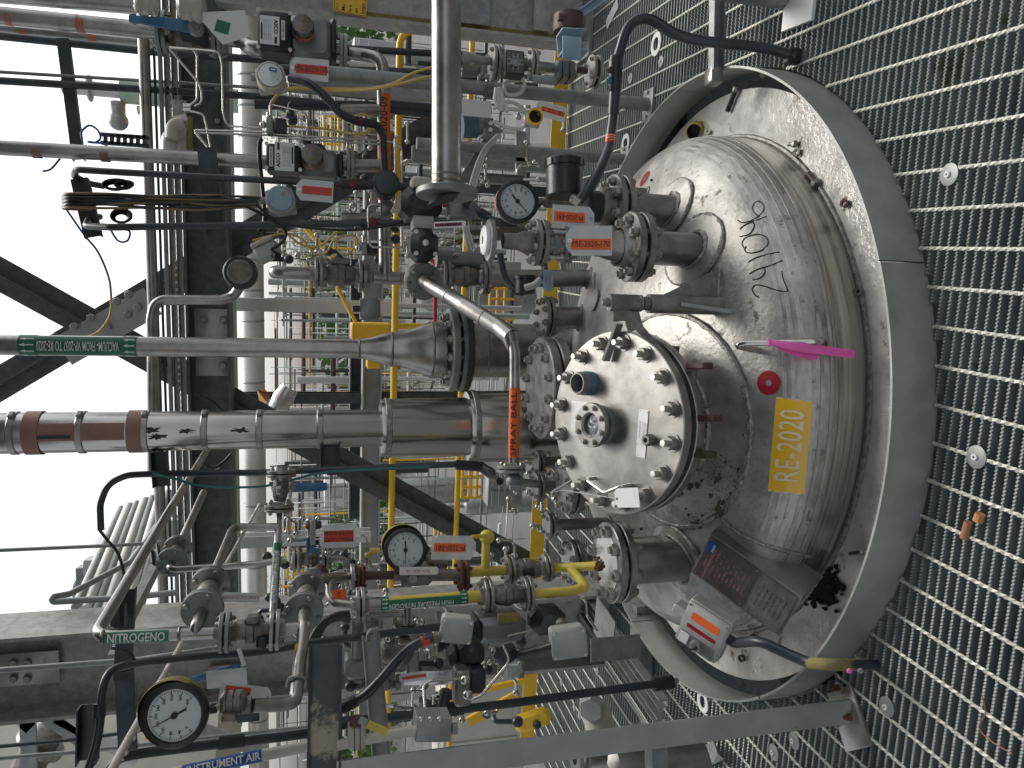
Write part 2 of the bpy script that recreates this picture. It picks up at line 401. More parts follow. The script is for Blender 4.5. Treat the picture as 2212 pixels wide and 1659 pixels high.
def wrap(root, s, size, p0, ax, r, face, ink='white_ink', align='LEFT', name='lettering', off=.0016, xs=1.0, ydir=None, bold=0.01, fit=None):
    """text running along ax around a pipe of radius r, facing `face`"""
    ax = Vector(ax).normalized(); f = (CAM - Vector(p0)).normalized() if face is None else Vector(face); f = (f - ax * f.dot(ax)).normalized(); up = ax.cross(f) * -1
    vs, fs = subdivided(text_geo(s, size, align, xs, bold), (s, size, align, xs))
    if fit:
        q = fit / (max(v.x for v in vs) - min(v.x for v in vs)); vs = [Vector((v.x * q, v.y, 0)) for v in vs]
    out = []
    for v in vs:
        a = v.y / r
        out.append(Vector(p0) + ax * v.x + (f * math.cos(a) + up * math.sin(a)) * (r + off))
    mb = MB(); mb._a(out, fs)
    return part(name, mb, M_[ink], root)
def band(root, p0, p1, r, mat, name='band', a0=None, a1=None, face=None, off=.001, n=24):
    p0, p1 = Vector(p0), Vector(p1); L = (p1 - p0).length
    if a0 is None: mb = MB().lathe([(r + off, 0), (r + off, L)], frame(p0, p1 - p0), n)
    else: mb = MB().lathe([(r + off, 0), (r + off, L)], frame(p0, p1 - p0, face), n, a0, a1)
    return part(name, mb, M_[mat], root)
def tagcard(p, w, h, read, lines, face=(0, -1, .1), label='', card='plastic_tag', strip='tag_red', sw=.86, sh=.34, soff=0, tsize=None, tilt=0, ink='black_ink', string=None, cat='tag', xs=.9, group=None, th=.0012):
    """hanging plastic pouch tag; w along reading direction"""
    z = Vector(face).normalized(); M = frame(p, z, read) @ Matrix.Rotation(tilt, 4, 'Z')
    t = thing('tag', label, cat, p, group); tsize = tsize * 1.3 if tsize else None; xs = xs * .86
    cc = min(w, h) * .22
    part('card', MB().poly([(-w / 2 + cc, -h / 2), (w / 2, -h / 2), (w / 2, h / 2), (-w / 2 + cc, h / 2), (-w / 2, h / 2 - cc * 1.3), (-w / 2, -h / 2 + cc * 1.3)], th, M), M_[card], t)
    part('eyelet', MB().lathe([(h * .035, 0), (h * .07, 0), (h * .07, .0015), (h * .035, .0015), (h * .035, 0)], M @ Matrix.Translation((-w / 2 + cc * .6, 0, th + .0004)), 12), M_['tubing'], t)
    if strip:
        part('strip', MB().box((w * sw, h * sh, .0006), M, (w * (1 - sw) * .3, soff * h, th + .0008)), M_[strip], t)
    n = len(lines)
    for i, s in enumerate(lines):
        ts = tsize or h * sh * .62 / n
        lettering(t, s, ts, M @ Matrix.Translation((w * (1 - sw) * .3, soff * h + (n / 2 - .5 - i) * ts * 1.25, th + .0016)), ink, xs=xs)
    if string:
        q = Vector(string); a = M @ Vector((-w / 2 + cc * .6, 0, th))
        part('tie', MB().tube([a, (a + q) / 2 + Vector((0, -.01, -.006)), q], .0014, 6), M_['white_cable'], t)
    return t
IR, IL, IU, ID = -ZZ, ZZ, XX, -XX   # picture right / left / up / down as world directions
# rolled sections
def chan(w_, d, t): return [(-w_ / 2, 0), (w_ / 2, 0), (w_ / 2, d), (w_ / 2 - t, d), (w_ / 2 - t, t), (-w_ / 2 + t, t), (-w_ / 2 + t, d), (-w_ / 2, d)]
def ibeam(b, h, t): return [(-b / 2, -h / 2), (b / 2, -h / 2), (b / 2, -h / 2 + t), (t / 2, -h / 2 + t), (t / 2, h / 2 - t), (b / 2, h / 2 - t), (b / 2, h / 2), (-b / 2, h / 2), (-b / 2, h / 2 - t), (-t / 2, h / 2 - t), (-t / 2, -h / 2 + t), (-b / 2, -h / 2 + t)]
def angl(a, t): return [(0, 0), (a, 0), (a, t), (t, t), (t, a), (0, a)]
def rect(a, b): return [(-a / 2, -b / 2), (a / 2, -b / 2), (a / 2, b / 2), (-a / 2, b / 2)]
# ---------------- ground far below and the grating floor
VC = Vector((0, 2.92, 0))      # axis of the vessel
mb = MB(); mb._a([(-1500, -300, -6), (1500, -300, -6), (1500, 2500, -6), (-1500, 2500, -6)], [(0, 1, 2, 3)])
structure('ground', mb, M_['ground_mat'])
RH = 1.235
g0, g1, u0, u1 = .75, 5.0, -3.6, 3.4
cu_, cv_ = VC.dot(GX), VC.dot(GY)
def cuts(v):
    d = abs(v - cv_)
    if d >= RH: return [(u0, u1)]
    h = math.sqrt(RH * RH - d * d); return [(u0, cu_ - h), (cu_ + h, u1)]
mb = MB(); V_, F_ = mb.v, mb.f
v = g0; t_ = .0031
while v < g1:
    lim = 1.15 + .48 * v
    for a, b in cuts(v):
        if v < 3.3:
            pitch = .0095 if v < 2.3 else .013
            aa, bb = max(a, -lim), min(b, lim)
            if bb - aa < .01: continue
            n = int((bb - aa) / pitch); o = len(V_)
            for i in range(2 * n + 1):
                u = aa + i * pitch / 2; z = 0 if i % 2 else -.0052
                for s in (-t_, t_):
                    p = GX * u + GY * (v + s); V_.append((p.x, p.y, z))
            for s in (-t_, t_):
                for u in (aa, aa + n * pitch):
                    p = GX * u + GY * (v + s); V_.append((p.x, p.y, -.028))
            for i in range(2 * n): F_.append((o + 2 * i, o + 2 * i + 1, o + 2 * i + 3, o + 2 * i + 2))
            k = o + 2 * (2 * n + 1)
            F_.append(tuple([o + 2 * i for i in range(2 * n + 1)]) + (k + 1, k))
            F_.append(tuple([o + 2 * i + 1 for i in range(2 * n + 1)]) + (k + 3, k + 2))
        else:
            p0, p1 = GX * a + GY * v, GX * b + GY * v
            mb.box(((b - a), .0048, .026), frame((p0 + p1) / 2 + Vector((0, 0, -.015)), ZZ, GX))
    v += .03016
fl = structure('floor', mb, M_['grating_steel'])
structure('serrated_edge', MB()._a([(x, y, z + .0006) for x, y, z in mb.v], [f for f in mb.f if len(f) == 4 and all(mb.v[i][2] > -.0056 for i in f)]), M_['grating_edge'], fl)
mb = MB(); u = u0
while u < u1:
    d = abs(u - cu_); segs = [(g0, g1)]
    if d < RH:
        h = math.sqrt(RH * RH - d * d); segs = [(g0, cv_ - h), (cv_ + h, g1)]
    for a, b in segs:
        if abs(u) > 1.2 + .48 * b: continue
        n = max(2, int((b - a) / .012)) if abs(u) < 2.2 else 4
        o = len(mb.v); q = .0056
        for i in range(n + 1):
            vv = a + (b - a) * i / n; tw = vv * 70
            for j in range(4):
                an = tw + j * math.pi / 2
                p = GX * (u + q * math.cos(an)) + GY * vv; mb.v.append((p.x, p.y, .0005 + q * .8 * math.sin(an)))
        for i in range(n):
            for j in range(4):
                k = (j + 1) % 4; mb.f.append((o + i * 4 + j, o + i * 4 + k, o + i * 4 + 4 + k, o + i * 4 + 4 + j))
    u += .1016
structure('cross_rods', mb, M_['grating_rod'], fl)
# two banding joints in the grating
mb = MB()
for u in (-.42, -.405): pass
# beams under the floor
for k, v in enumerate((.9, 3.9, 4.98)):
    mb.ext(ibeam(.15, .25, .012), G(-3.6, v, -.17), G(3.4, v, -.17), ZZ)
for u in (-2.6, -1.45, 1.45, 2.6): mb.ext(ibeam(.12, .2, .01), G(u, .95, -.17), G(u, 4.9, -.17), ZZ)
mb2 = MB(); mb2._a([tuple(G(-6, -3, -3.2)), tuple(G(6, -3, -3.2)), tuple(G(6, 5.2, -3.2)), tuple(G(-6, 5.2, -3.2))], [(0, 1, 2, 3)])
structure('floor_beams', mb, M_['dark_steel'], fl)
structure('lower_floor', mb2, M_['beam_dark'])
structure('under_floor_screen', MB().box((14, .08, 2.85), frame(G(0, 5.16, -1.76), ZZ, GX)), M_['beam_dark'])  # added dark screen below the floor edge; hides bright ground behind gaps and grating

# ---------------- dome geometry
RF, ZF, RK, RC = .985, .10, .20, 1.90
KC = RF - RK; ZC = ZF - math.sqrt((RC - RK) ** 2 - KC ** 2); KR = KC / (RC - RK) * RC
def inside(p):
    r = math.hypot(p.x - VC.x, p.y - VC.y)
    if p.z <= ZF: return r < RF
    if r < KR: return p.z < ZC + math.sqrt(RC * RC - r * r)
    return (r - KC) ** 2 + (p.z - ZF) ** 2 < RK * RK and r < RF
def dnorm(p):
    q = Vector((p.x - VC.x, p.y - VC.y, 0)); r = q.length
    if p.z <= ZF: return q.normalized()
    if r < KR: return Vector((q.x, q.y, p.z - ZC)).normalized()
    k = q.normalized() * KC; return Vector((q.x - k.x, q.y - k.y, p.z - ZF)).normalized()
def hit(o, d, t0=0, t1=4.5, off=0):
    o = Vector(o); d = Vector(d).normalized(); t = t0; st = .02
    while t < t1:
        if inside(o + d * t):
            a, b = max(t - st, t0), t
            for _ in range(14):
                m = (a + b) / 2
                if inside(o + d * m): b = m
                else: a = m
            p = o + d * b; return p + dnorm(p) * off
        t += st
    return None
def DV(x, y, off=0):
    d = P(x, y, 2) - CAM; p = hit(CAM, d, 1.2, 4.5, off)
    return p if p is not None else P(x, y, 2.3)
def dtop(x, y): return hit((x, y, 1.2), (0, 0, -1), 0, 2)

vessel = thing('reactor_vessel', 'large domed stainless steel reactor vessel rising through the grating floor', 'vessel', (0, 2.92, 0))
prof = [(RF, ZF + .02)]
a_end = math.asin(KC / (RC - RK))
for i in range(13):
    an = (math.pi / 2) - (math.pi / 2 - a_end) * i / 12
    if i > 0: prof.append((KC + RK * math.sin(an), ZF + RK * math.cos(an)))
for i in range(1, 25):
    an = a_end * (1 - i / 24); prof.append((RC * math.sin(an), ZC + RC * math.cos(an)))
MV = Matrix.Translation(VC)
defmat('overlay_steel', (.22, .21, .19), (.66, .64, .59), metal=.85, rough=.30, scale=2.2, stretch=(.5, .5, 26), bump=.10, bscale=8, spots=(.12, .11, .07), spot_t=.66, spot_s=4, rvar=.16)
pm = MB().lathe(prof, MV, 128); part('head', pm, M_['vessel_steel'], vessel)
part('straight_flange', MB().lathe([(RF, -.02), (RF, ZF + .02)], MV, 128), M_['overlay_steel'], vessel)
part('top_plate', MB().lathe([(RF - .02, .004), (1.165, -.004), (1.165, -.03), (RF - .02, -.03)], MV, 128), M_['wet_plate'], vessel)
ring = [VC + Vector((math.cos(2 * math.pi * i / 160) * (RF + .006), math.sin(2 * math.pi * i / 160) * (RF + .006), .004)) for i in range(161)]
part('weld_bead', MB().tube(ring, [.0085 + .002 * random.random() for _ in ring], 7, br=0), M_['weld'], vessel)
part('shell', MB().lathe([(.98, -.02), (.98, -3.15)], MV, 64), M_['beam_dark'], vessel)
# overlay stripes: machined bands around the knuckle
mb = MB()
for i, an in enumerate((1.46, 1.32, 1.20, 1.06, .92, .80)):
    for k in range(1):
        rr = KC + (RK + .0012) * math.sin(an); zz = ZF + (RK + .0012) * math.cos(an)
        an2 = an - .055; r2 = KC + (RK + .0018) * math.sin(an2); z2 = ZF + (RK + .0018) * math.cos(an2)
        mb.lathe([(rr - .0014, zz - .0005), (rr, zz), (r2, z2), (r2 - .0014, z2)], MV, 128)
part('overlay_band', mb, M_['vessel_steel'], vessel)

def pad(root, foot, d, r, th=.010, bead=.010, n=56):
    """reinforcing pad wrapped on the head around a nozzle whose axis is d"""
    foot, d = Vector(foot), Vector(d).normalized(); fr = frame(foot, d); x, y = fr.to_3x3().col[0], fr.to_3x3().col[1]
    rows = []
    for rr in (r * .3, r * .5, r * .7, r * .85, r):
        row = []
        for i in range(n):
            a = 2 * math.pi * i / n; o = foot + d * .6 + x * (rr * math.cos(a)) + y * (rr * math.sin(a))
            p = hit(o, -d, 0, 1.6, th)
            if p is None: p = foot + x * (rr * math.cos(a)) + y * (rr * math.sin(a))
            row.append(p)
        rows.append(row)
    mb = MB(); vs = [p for row in rows for p in row]
    fs = [(k * n + i, k * n + (i + 1) % n, (k + 1) * n + (i + 1) % n, (k + 1) * n + i) for k in range(4) for i in range(n)]
    mb._a(vs, fs); part('reinforcing_pad', mb, M_['vessel_steel'], root)
    e = [p - dnorm(p) * th * .6 for p in rows[-1]]; e.append(e[0])
    part('weld_bead', MB().tube(e, [bead * (.75 + .4 * random.random()) for _ in e], 7, br=0), M_['weld'], root)
def foot_weld(root, foot, d, r, bead=.009, n=40, th=.010):
    foot, d = Vector(foot), Vector(d).normalized(); fr = frame(foot, d); x, y = fr.to_3x3().col[0], fr.to_3x3().col[1]; e = []
    for i in range(n):
        a = 2 * math.pi * i / n; o = foot + d * .6 + x * (r * math.cos(a)) + y * (r * math.sin(a))
        p = hit(o, -d, 0, 1.8, th)
        if p is not None: e.append(p)
    if len(e) > 3:
        e.append(e[0]); part('weld_bead', MB().tube(e, [bead * (.75 + .45 * random.random()) for _ in e], 7, br=0), M_['weld'], root)

for x, y in ((1444, 584), (1541, 493), (1475, 409), (1409, 390), (1386, 1142)):
    c_ = DV(x, y, .004); part('weep_hole', MB().sph(c_, .0055, None, 10, 6), M_['black_rubber'], vessel)
c_ = DV(1611, 939, .002); part('plug', MB().sph(c_ + Vector((0, -.003, .004)), .0075), M_['weld'], vessel)
# ---------------- toe ring around the opening
mb_l = 'galvanized steel toe ring standing on the grating around the vessel dome'
tr = thing('toe_ring', mb_l, 'toe ring', (0, 2.92 - 1.22, 0))
segs = [-2.62, -1.30, .0, .62, 1.70, 2.75, 3.663]
for k in range(6):
    a0, a1 = segs[k] + .002, segs[k + 1] - .002
    h = .13 + (.002 if k % 2 else 0)
    part('ring_segment', MB().lathe([(1.219, -.012), (1.227, -.012), (1.227, h), (1.219, h), (1.219, -.012)], MV, 40, a0, a1), M_['galv_ring'], tr)
    mb = MB()

# ---------------- manway
MA = Vector((0, -math.sin(R(22)), math.cos(R(22))))   # axis of the manway
MC = P(1325, 912, 2.346)                                # centre of the cover's top face
mf = frame(MC, MA, XX)
foot = hit(MC, -MA, 0, 1)
pad(vessel, foot, MA, .365, th=.012, bead=.011, n=90)
foot_weld(vessel, foot, MA, .213, .013, 80, .012)
part('manway_neck', MB().lathe([(.203, -.075), (.203, -.55)], mf, 64), M_['cover_steel'], vessel)
part('manway_flange', MB().lathe([(.203, -.058), (.296, -.058), (.2985, -.061), (.2985, -.090), (.296, -.094), (.225, -.094), (.206, -.125), (.203, -.125)], mf, 96), M_['flange_steel'], vessel)
cover = thing('manway_cover', 'round steel manway cover bolted down with sixteen studs, sight glass in it', 'manway cover', MC - MA * .03)
part('cover_plate', MB().lathe([(0, 0), (.2955, 0), (.2985, -.003), (.2985, -.033), (.2955, -.036), (0, -.036)], mf, 110), M_['cover_steel'], cover)
part('gasket', MB().cyl(mf @ Vector((0, 0, -.0365)), mf @ Vector((0, 0, -.0575)), .238, n=64), M_['black_rubber'], cover)
nutm = cached('mnut', lambda: MB().hexa(Matrix.Identity(4), .0215, .021), 'nut', M_['nut_steel'])
washm = cached('mwash', lambda: MB().lathe([(.01, 0), (.0275, 0), (.0275, .0035), (.01, .0035), (.01, 0)], None, 24), 'washer', M_['flange_steel'])
studm = cached('mstud', lambda: MB().lathe([(0, -.135), (.0095, -.135)] + [(.0105 - (.0009 if i % 2 else 0), -.13 + i * .0035) for i in range(50)] + [(.0095, .049), (.0, .0495)], None, 14), 'stud', M_['studs'])
for k in range(16):
    an = 2 * math.pi * (k + .5) / 16
    fr = mf @ Matrix.Translation((.262 * math.cos(an), .262 * math.sin(an), 0)) @ Matrix.Rotation(random.uniform(0, 1), 4, 'Z')
    s = link('stud', studm, cover, fr)
    link('washer', washm, s, fr @ Matrix.Translation((0, 0, .0005)))
    link('nut', nutm, s, fr @ Matrix.Translation((0, 0, .0045)))
    link('nut', nutm, s, fr @ Matrix.Translation((0, 0, -.118)))
    # clamp lugs under the flange
    if k not in (3, 4, 11):
        l = MB().box((.034, .010, .055), fr @ Matrix.Rotation(-an, 4, 'Z').inverted() @ Matrix.Rotation(0, 4, 'Z'), (.012, 0, -.12), .003)
        part('clip', l, M_['cast_steel'], cover)
def onc(x, y):
    """point on the cover's face plane seen at picture point x,y"""
    d = (P(x, y, 2) - CAM).normalized(); n = MA; t = (MC - CAM).dot(n) / d.dot(n); return CAM + d * t
for (x, y, mt) in ((1490, 905, 'rusty_brown'), (1470, 790, 'rusty_brown'), (1478, 985, 'moss_green')):
    p = onc(x, y) - MA * .085
    part('hinge_block', MB().box((.02, .07, .05), frame(p, MA, XX), bev=.004), M_[mt], cover)
# sight glass
sg = onc(1301, 917); sf = frame(sg, MA, XX)
t = thing('sight_glass', 'small round sight glass with eight bolts beside the open blue pipe stub', 'sight glass', sg)
part('base_ring', MB().lathe([(.035, .001), (.064, .001), (.064, .018), (.05, .02), (.05, .034), (.035, .034), (.035, .001)], sf @ Matrix.Translation((.0, 0, 0)), 40), M_['grey_flange'], t)
part('clamp_ring', MB().lathe([(.036, .034), (.0715, .034), (.073, .036), (.073, .054), (.0715, .056), (.042, .056), (.036, .050), (.036, .034)], sf, 56), M_['cover_steel'], t)
part('pane', MB().lathe([(0, .036), (.0362, .036), (.0362, .040), (0, .041)], sf, 40), M_['sight_glass'], t)
sb = bolt_mesh(.0052, .020, 'nut_steel')
for k in range(8):
    an = 2 * math.pi * (k + .5) / 8; link('bolt', sb, t, sf @ Matrix.Translation((.060 * math.cos(an), .060 * math.sin(an), .046)))
# open blue stub
bp_ = onc(1275, 828); bf = frame(bp_, MA, XX)
t = thing('pipe_stub', 'open blue pipe nipple standing on the manway cover', 'pipe stub', bp_)
part('socket', MB().lathe([(.030, 0), (.041, 0), (.041, .028), (.039, .031), (.030, .031)], bf, 32), M_['teal_cap'], t)
part('rim', MB().lathe([(.030, .031), (.039, .031), (.0385, .052), (.035, .060), (.031, .060), (.0295, .045), (.0295, .0), (0, .001)], bf, 32), M_['grey_enamel'], t)
# label plates and the odd nut on the cover
def cplate(x, y, wx, wy, mat, rot=0, th=.0015):
    p = onc(x, y) + MA * .001; M = frame(p, MA, XX) @ Matrix.Rotation(rot, 4, 'Z'); return M, MB().box((wx, wy, th), M, (0, 0, th / 2))
M, b = cplate(1388, 937, .150, .040, 'name_plate', -.10); pl = part('warning_plate', b, M_['name_plate'], cover)
lettering(pl, 'WARNING', .011, M @ Matrix.Translation((.012, .010, .0022)), 'grey_ink')
for i in range(4): lettering(pl, ('openings must be closed and bolted', 'release all pressure before opening', 'do not open vessel under vacuum', 'check gasket before closing cover')[i], .0052, M @ Matrix.Translation((0, .0 - i * .0058, .0022)), 'grey_ink')
for sx in (-.070, .070):
    for sy in (-.015, .015): link('rivet', cached('rivet', lambda: MB().lathe([(.0022, 0), (.0018, .0012), (0, .0016)], None, 8), 'rivet', M_['studs']), pl, M @ Matrix.Translation((sx, sy, .0016)))
M, b = cplate(1252, 905, .120, .085, 'name_plate', -.04, .0006); part('faded_label', b, M_['name_plate'], cover)
nf = frame(onc(1408, 950), MA, XX)
t = thing('loose_nut', 'brown hex coupling nut standing on the manway cover by the warning plate', 'nut', nf.translation)
part('hexagon', MB().lathe([(.008, 0), (.0185, 0), (.0185, .026), (.016, .029), (.009, .029), (.008, 0)], nf, 6), M_['cast_steel'], t)
# handle
h0, h1 = onc(1266, 1036), onc(1266, 1036) + MA * .042
h2 = onc(1300, 1062) + MA * .045; h3 = onc(1335, 1058) + MA * .045; h4 = onc(1350, 1052) + MA * .006
part('lift_handle', MB().tube([onc(1286, 1033) + MA * .001, onc(1286, 1033) + MA * .045, onc(1330, 1062) + MA * .05, onc(1366, 1048) + MA * .05, onc(1366, 1048) + MA * .001], .0062, 10, br=.02), M_['tubing'], cover)
# paper tag hanging on the cover
tp = onc(1378, 1072) + MA * .054
tf = frame(tp, MA, Vector((.17, -.98, 0)))
tg = thing('paper_tag', 'blank white paper tag lying on the manway cover tied to the handle', 'tag', tp)
part('card', MB().poly([(-.048, -.017), (-.036, -.030), (.058, -.030), (.058, .030), (-.036, .030), (-.048, .017)], .0008, tf @ Matrix.Rotation(-.05, 4, 'Z')), M_['white_paper'], tg)
part('eyelet', MB().lathe([(.0015, 0), (.004, 0), (.004, .0012), (.0015, .0012)], tf @ Matrix.Translation((-.038, 0, .001)), 10), M_['black_ink'], tg)
lettering(tg, 'DO NOT REMOVE', .0035, tf @ Matrix.Translation((.042, .008, .0014)) @ Matrix.Rotation(math.pi / 2, 4, 'Z'), 'grey_ink')
part('string', MB().tube([tf @ Vector((-.038, 0, .002)), onc(1250, 1055) + MA * .07, onc(1235, 1060) + MA * .10, P(1262, 1020, 2.3)], .0012, 6), M_['white_cable'], tg)
# davit
db = DV(1548, 660); dbx = Vector((db.x, db.y, 0))
dx, dy = db.x, db.y
def dz(x): return P(x, 660, dy).z
dav = thing('davit_post', 'steel davit post with triangular gusset and swing arm beside the manway cover', 'davit', (dx, dy, db.z))
part('sleeve', MB().cyl((dx, dy, db.z - .05), (dx, dy, dz(1400)), .0300, n=28), M_['flange_steel'], dav)
part('collar', MB().cyl((dx, dy, dz(1400)), (dx, dy, dz(1388)), .0215, n=24), M_['cast_steel'], dav)
part('spindle', MB().lathe([(0, 0), (.024, 0), (.0265, .003), (.0265, .009), (.024, .012), (.0265, .015), (.0265, dz(1315) - dz(1386)), (0, dz(1315) - dz(1386))], frame((dx, dy, dz(1386)), ZZ), 28), M_['flange_steel'], dav)
part('nut', MB().lathe([(0, 0), (.014, 0), (.014, .012), (.010, .012), (.010, .022), (0, .023)], frame((dx, dy, dz(1315)), ZZ), 6), M_['nut_steel'], dav)
gz0, gz1 = dz(1545) + .0, dz(1440)
part('gusset', MB().poly([(0.028, 0), (.115, 0), (.115, .012), (.028, gz1 - gz0 + .03)], .010, frame((dx, dy + .005, db.z - .01), -YY, XX)), M_['flange_steel'], dav)
part('weld_bead', MB().tube([(dx + .03, dy, db.z - .006), (dx + .12, dy + .002, db.z - .008)], .008, 8), M_['weld'], dav)
p0 = Vector((dx - .004, dy - .028, dz(1462))); p1 = DV(1592, 675, .012)
part('stop_bar', MB().tube([p0, p0 + Vector((-.002, -.006, -.012)), p1 + Vector((0, 0, .02)), p1], .0085, 10, br=.01), M_['galv'], dav)
am0 = Vector((dx, dy, dz(1345))); am1 = onc(1318, 780) + MA * .006
part('swing_arm', MB().poly([(0.02, 0), (.06, .0), (.055, .045), (.15, .155), (.14, .165), (.02, .05)], .010, frame((dx, dy, dz(1322)), -YY, -XX)), M_['flange_steel'], dav)
part('arm_rib', MB().ext([(-.004, 0), (.004, 0), (.004, .028), (-.004, .030)], onc(1345, 700) + MA * .001, am1, MA), M_['cover_steel'], dav)
part('arm_lug', MB().ext(rect(.010, .05), Vector((dx - .02, dy, dz(1360))), onc(1378, 712) + MA * .01, ZZ), M_['flange_steel'], dav)

# ---------------- writing and stickers on the dome
import bmesh
def on_dome_text(root, s, size_uv, quad, ink, off=.0022):
    vs, fs = text_geo(s, 1.0, 'CENTER', 1.0, .012)
    b = bmesh.new(); bv = [b.verts.new(v) for v in vs]
    for f in fs:
        try: b.faces.new([bv[i] for i in f])
        except ValueError: pass
    bmesh.ops.triangulate(b, faces=b.faces[:]); bmesh.ops.subdivide_edges(b, edges=b.edges[:], cuts=1, use_grid_fill=True)
    b.verts.index_update(); out = []
    for v in b.verts:
        out.append(quad(.5 + v.co.x * size_uv[0], .5 + v.co.y * size_uv[1], off))
    fs = [tuple(v.index for v in f.verts) for f in b.faces]; b.free()
    return part('lettering', MB()._a(out, fs), M_[ink], root)
def quadmap(A, B, C, D):
    """A start/bottom, B end/bottom, C end/top, D start/top in picture coordinates"""
    def q(s, t, off):
        x = (A[0] * (1 - s) + B[0] * s) * (1 - t) + (D[0] * (1 - s) + C[0] * s) * t
        y = (A[1] * (1 - s) + B[1] * s) * (1 - t) + (D[1] * (1 - s) + C[1] * s) * t
        return DV(x, y, off)
    return q
def sticker(root, name, q, mat, nx=24, ny=16, off=.0012, m=0):
    vs = [q(m + (1 - 2 * m) * i / nx, m + (1 - 2 * m) * j / ny, off) for j in range(ny + 1) for i in range(nx + 1)]
    fs = [(j * (nx + 1) + i, j * (nx + 1) + i + 1, (j + 1) * (nx + 1) + i + 1, (j + 1) * (nx + 1) + i) for j in range(ny) for i in range(nx)]
    return part(name, MB()._a(vs, fs), M_[mat], root)
q = quadmap((1737.3, 1069), (1756.3, 866.3), (1677.3, 857), (1659, 1061))
st = thing('equipment_sticker', 'yellow sticker reading RE-2020 on the front of the dome', 'sticker', DV(1756, 960))
sticker(st, 'border', q, 'sticker_text'); sticker(st, 'face', q, 'sticker_yellow', off=.0018, m=.012)
on_dome_text(st, 'RE-2020', (.226, .95), q, 'sticker_text', off=.0036)
def ringsticker(x, y, ro, ri, label, name='ring_sticker'):
    c = DV(x, y); n = dnorm(c); fr = frame(c, n); nn = 36; vs = []
    for rr in (ri, (ri + ro) / 2, ro):
        for i in range(nn):
            a = 2 * math.pi * i / nn; p = fr @ Vector((rr * math.cos(a), rr * math.sin(a), .05)); vs.append(hit(p, -n, 0, .3, .0016) or p)
    fs = [(k * nn + i, k * nn + (i + 1) % nn, (k + 1) * nn + (i + 1) % nn, (k + 1) * nn + i) for k in (0, 1) for i in range(nn)]
    solo(name, MB()._a(vs, fs), M_['ring_red'], label, 'sticker')
ringsticker(1660, 827, .0365, .010, 'dark red ring sticker above the yellow RE-2020 sticker on the dome')
ringsticker(1393, 386, .034, .010, 'red ring sticker high on the right side of the dome near the nozzles')
strokes = [[(290, 460), (330, 485), (400, 480), (470, 450), (540, 400), (575, 340), (565, 290), (520, 255), (470, 280), (450, 330), (470, 380), (510, 410)],
 [(315, 560), (370, 515), (450, 480), (530, 450), (605, 420)], [(450, 480), (470, 520), (440, 590), (390, 625), (315, 640)],
 [(360, 765), (338, 720), (360, 670), (430, 630), (520, 618), (590, 640), (622, 690), (605, 745), (540, 795), (450, 818), (390, 812), (368, 785), (385, 745)],
 [(405, 920), (480, 875), (590, 840), (745, 808)], [(420, 1045), (500, 1000), (600, 970), (700, 935), (775, 900)], [(560, 975), (588, 1010), (570, 1060), (520, 1095), (455, 1112)],
 [(520, 1303), (480, 1275), (450, 1220), (465, 1180), (510, 1165), (600, 1185), (720, 1225), (830, 1238), (825, 1200), (785, 1100), (770, 1018)]]
def spline(pts, n=5):
    out = []
    for i in range(len(pts) - 1):
        p0 = pts[max(i - 1, 0)]; p1 = pts[i]; p2 = pts[i + 1]; p3 = pts[min(i + 2, len(pts) - 1)]
        for k in range(n):
            t = k / n
            out.append(tuple(.5 * ((2 * p1[a]) + (-p0[a] + p2[a]) * t + (2 * p0[a] - 5 * p1[a] + 4 * p2[a] - p3[a]) * t * t + (-p0[a] + 3 * p1[a] - 3 * p2[a] + p3[a]) * t ** 3) for a in range(len(p1))))
    out.append(tuple(pts[-1])); return out
mb = MB()
for s in strokes: mb.tube([DV(1536 + x * .1984, 384 + y * .1984, .0008) for x, y in spline(s)], .0019, 6, br=0)
part('handwriting', mb, M_['black_ink'], vessel)
# lifting lug with pink ribbon
lug = thing('lifting_lug', 'bent round bar lifting lug on the front of the dome', 'lifting lug', DV(1776, 744))
a_, b_ = DV(1640, 757), DV(1776, 744); na, nb_ = dnorm(a_), dnorm(b_)
part('bar', MB().tube([a_ - na * .01, a_ + na * .045, P(1588, 746, (a_ + na * .06).y), P(1610, 741, (a_ + na * .085).y - .01), b_ + nb_ * .05 + Vector((0, 0, .02)), b_ - nb_ * .01], .0095, 12, br=.03), M_['tubing'], lug)
part('weld_bead', MB().lathe([(.010, 0), (.020, .002), (.016, .012), (.010, .014)], frame(b_, nb_), 16), M_['weld'], lug)
rb = thing('ribbon', 'bright pink ribbon tied to the lifting lug on the dome', 'ribbon', P(1845, 765, 1.86))
knot = (a_ + na * .085 + b_ + nb_ * .05) / 2; ky = P(1662, 738, 2).y
def strip(pts, wd, up):
    vs = []; n = len(pts)
    for i, p in enumerate(pts):
        T = (pts[min(i + 1, n - 1)] - pts[max(i - 1, 0)]).normalized(); s = T.cross(Vector(up)).normalized(); ww = wd[i] if isinstance(wd, list) else wd
        vs += [p - s * ww / 2, p, p + s * ww / 2]
        vs[-2] = vs[-2] + Vector(up) * ww * .12
    mb = MB()._a(vs, [(i * 3 + k, i * 3 + k + 1, i * 3 + k + 4, i * 3 + k + 3) for i in range(n - 1) for k in (0, 1)])
    return mb
YB = 1.90
pts = [P(x, y, YB + dy_) for x, y, dy_ in ((1662, 738, .06), (1690, 744, .04), (1730, 750, .02), (1780, 757, .01), (1820, 762, 0), (1846, 765, -.002))]
part('tail', strip(pts, [.010, .020, .026, .025, .024, .022], (0, -1, .3)), M_['pink_ribbon'], rb)
pts = [P(x, y, YB + dy_) for x, y, dy_ in ((1662, 739, .062), (1688, 751, .05), (1715, 762, .045), (1740, 768, .04), (1766, 771, .04))]
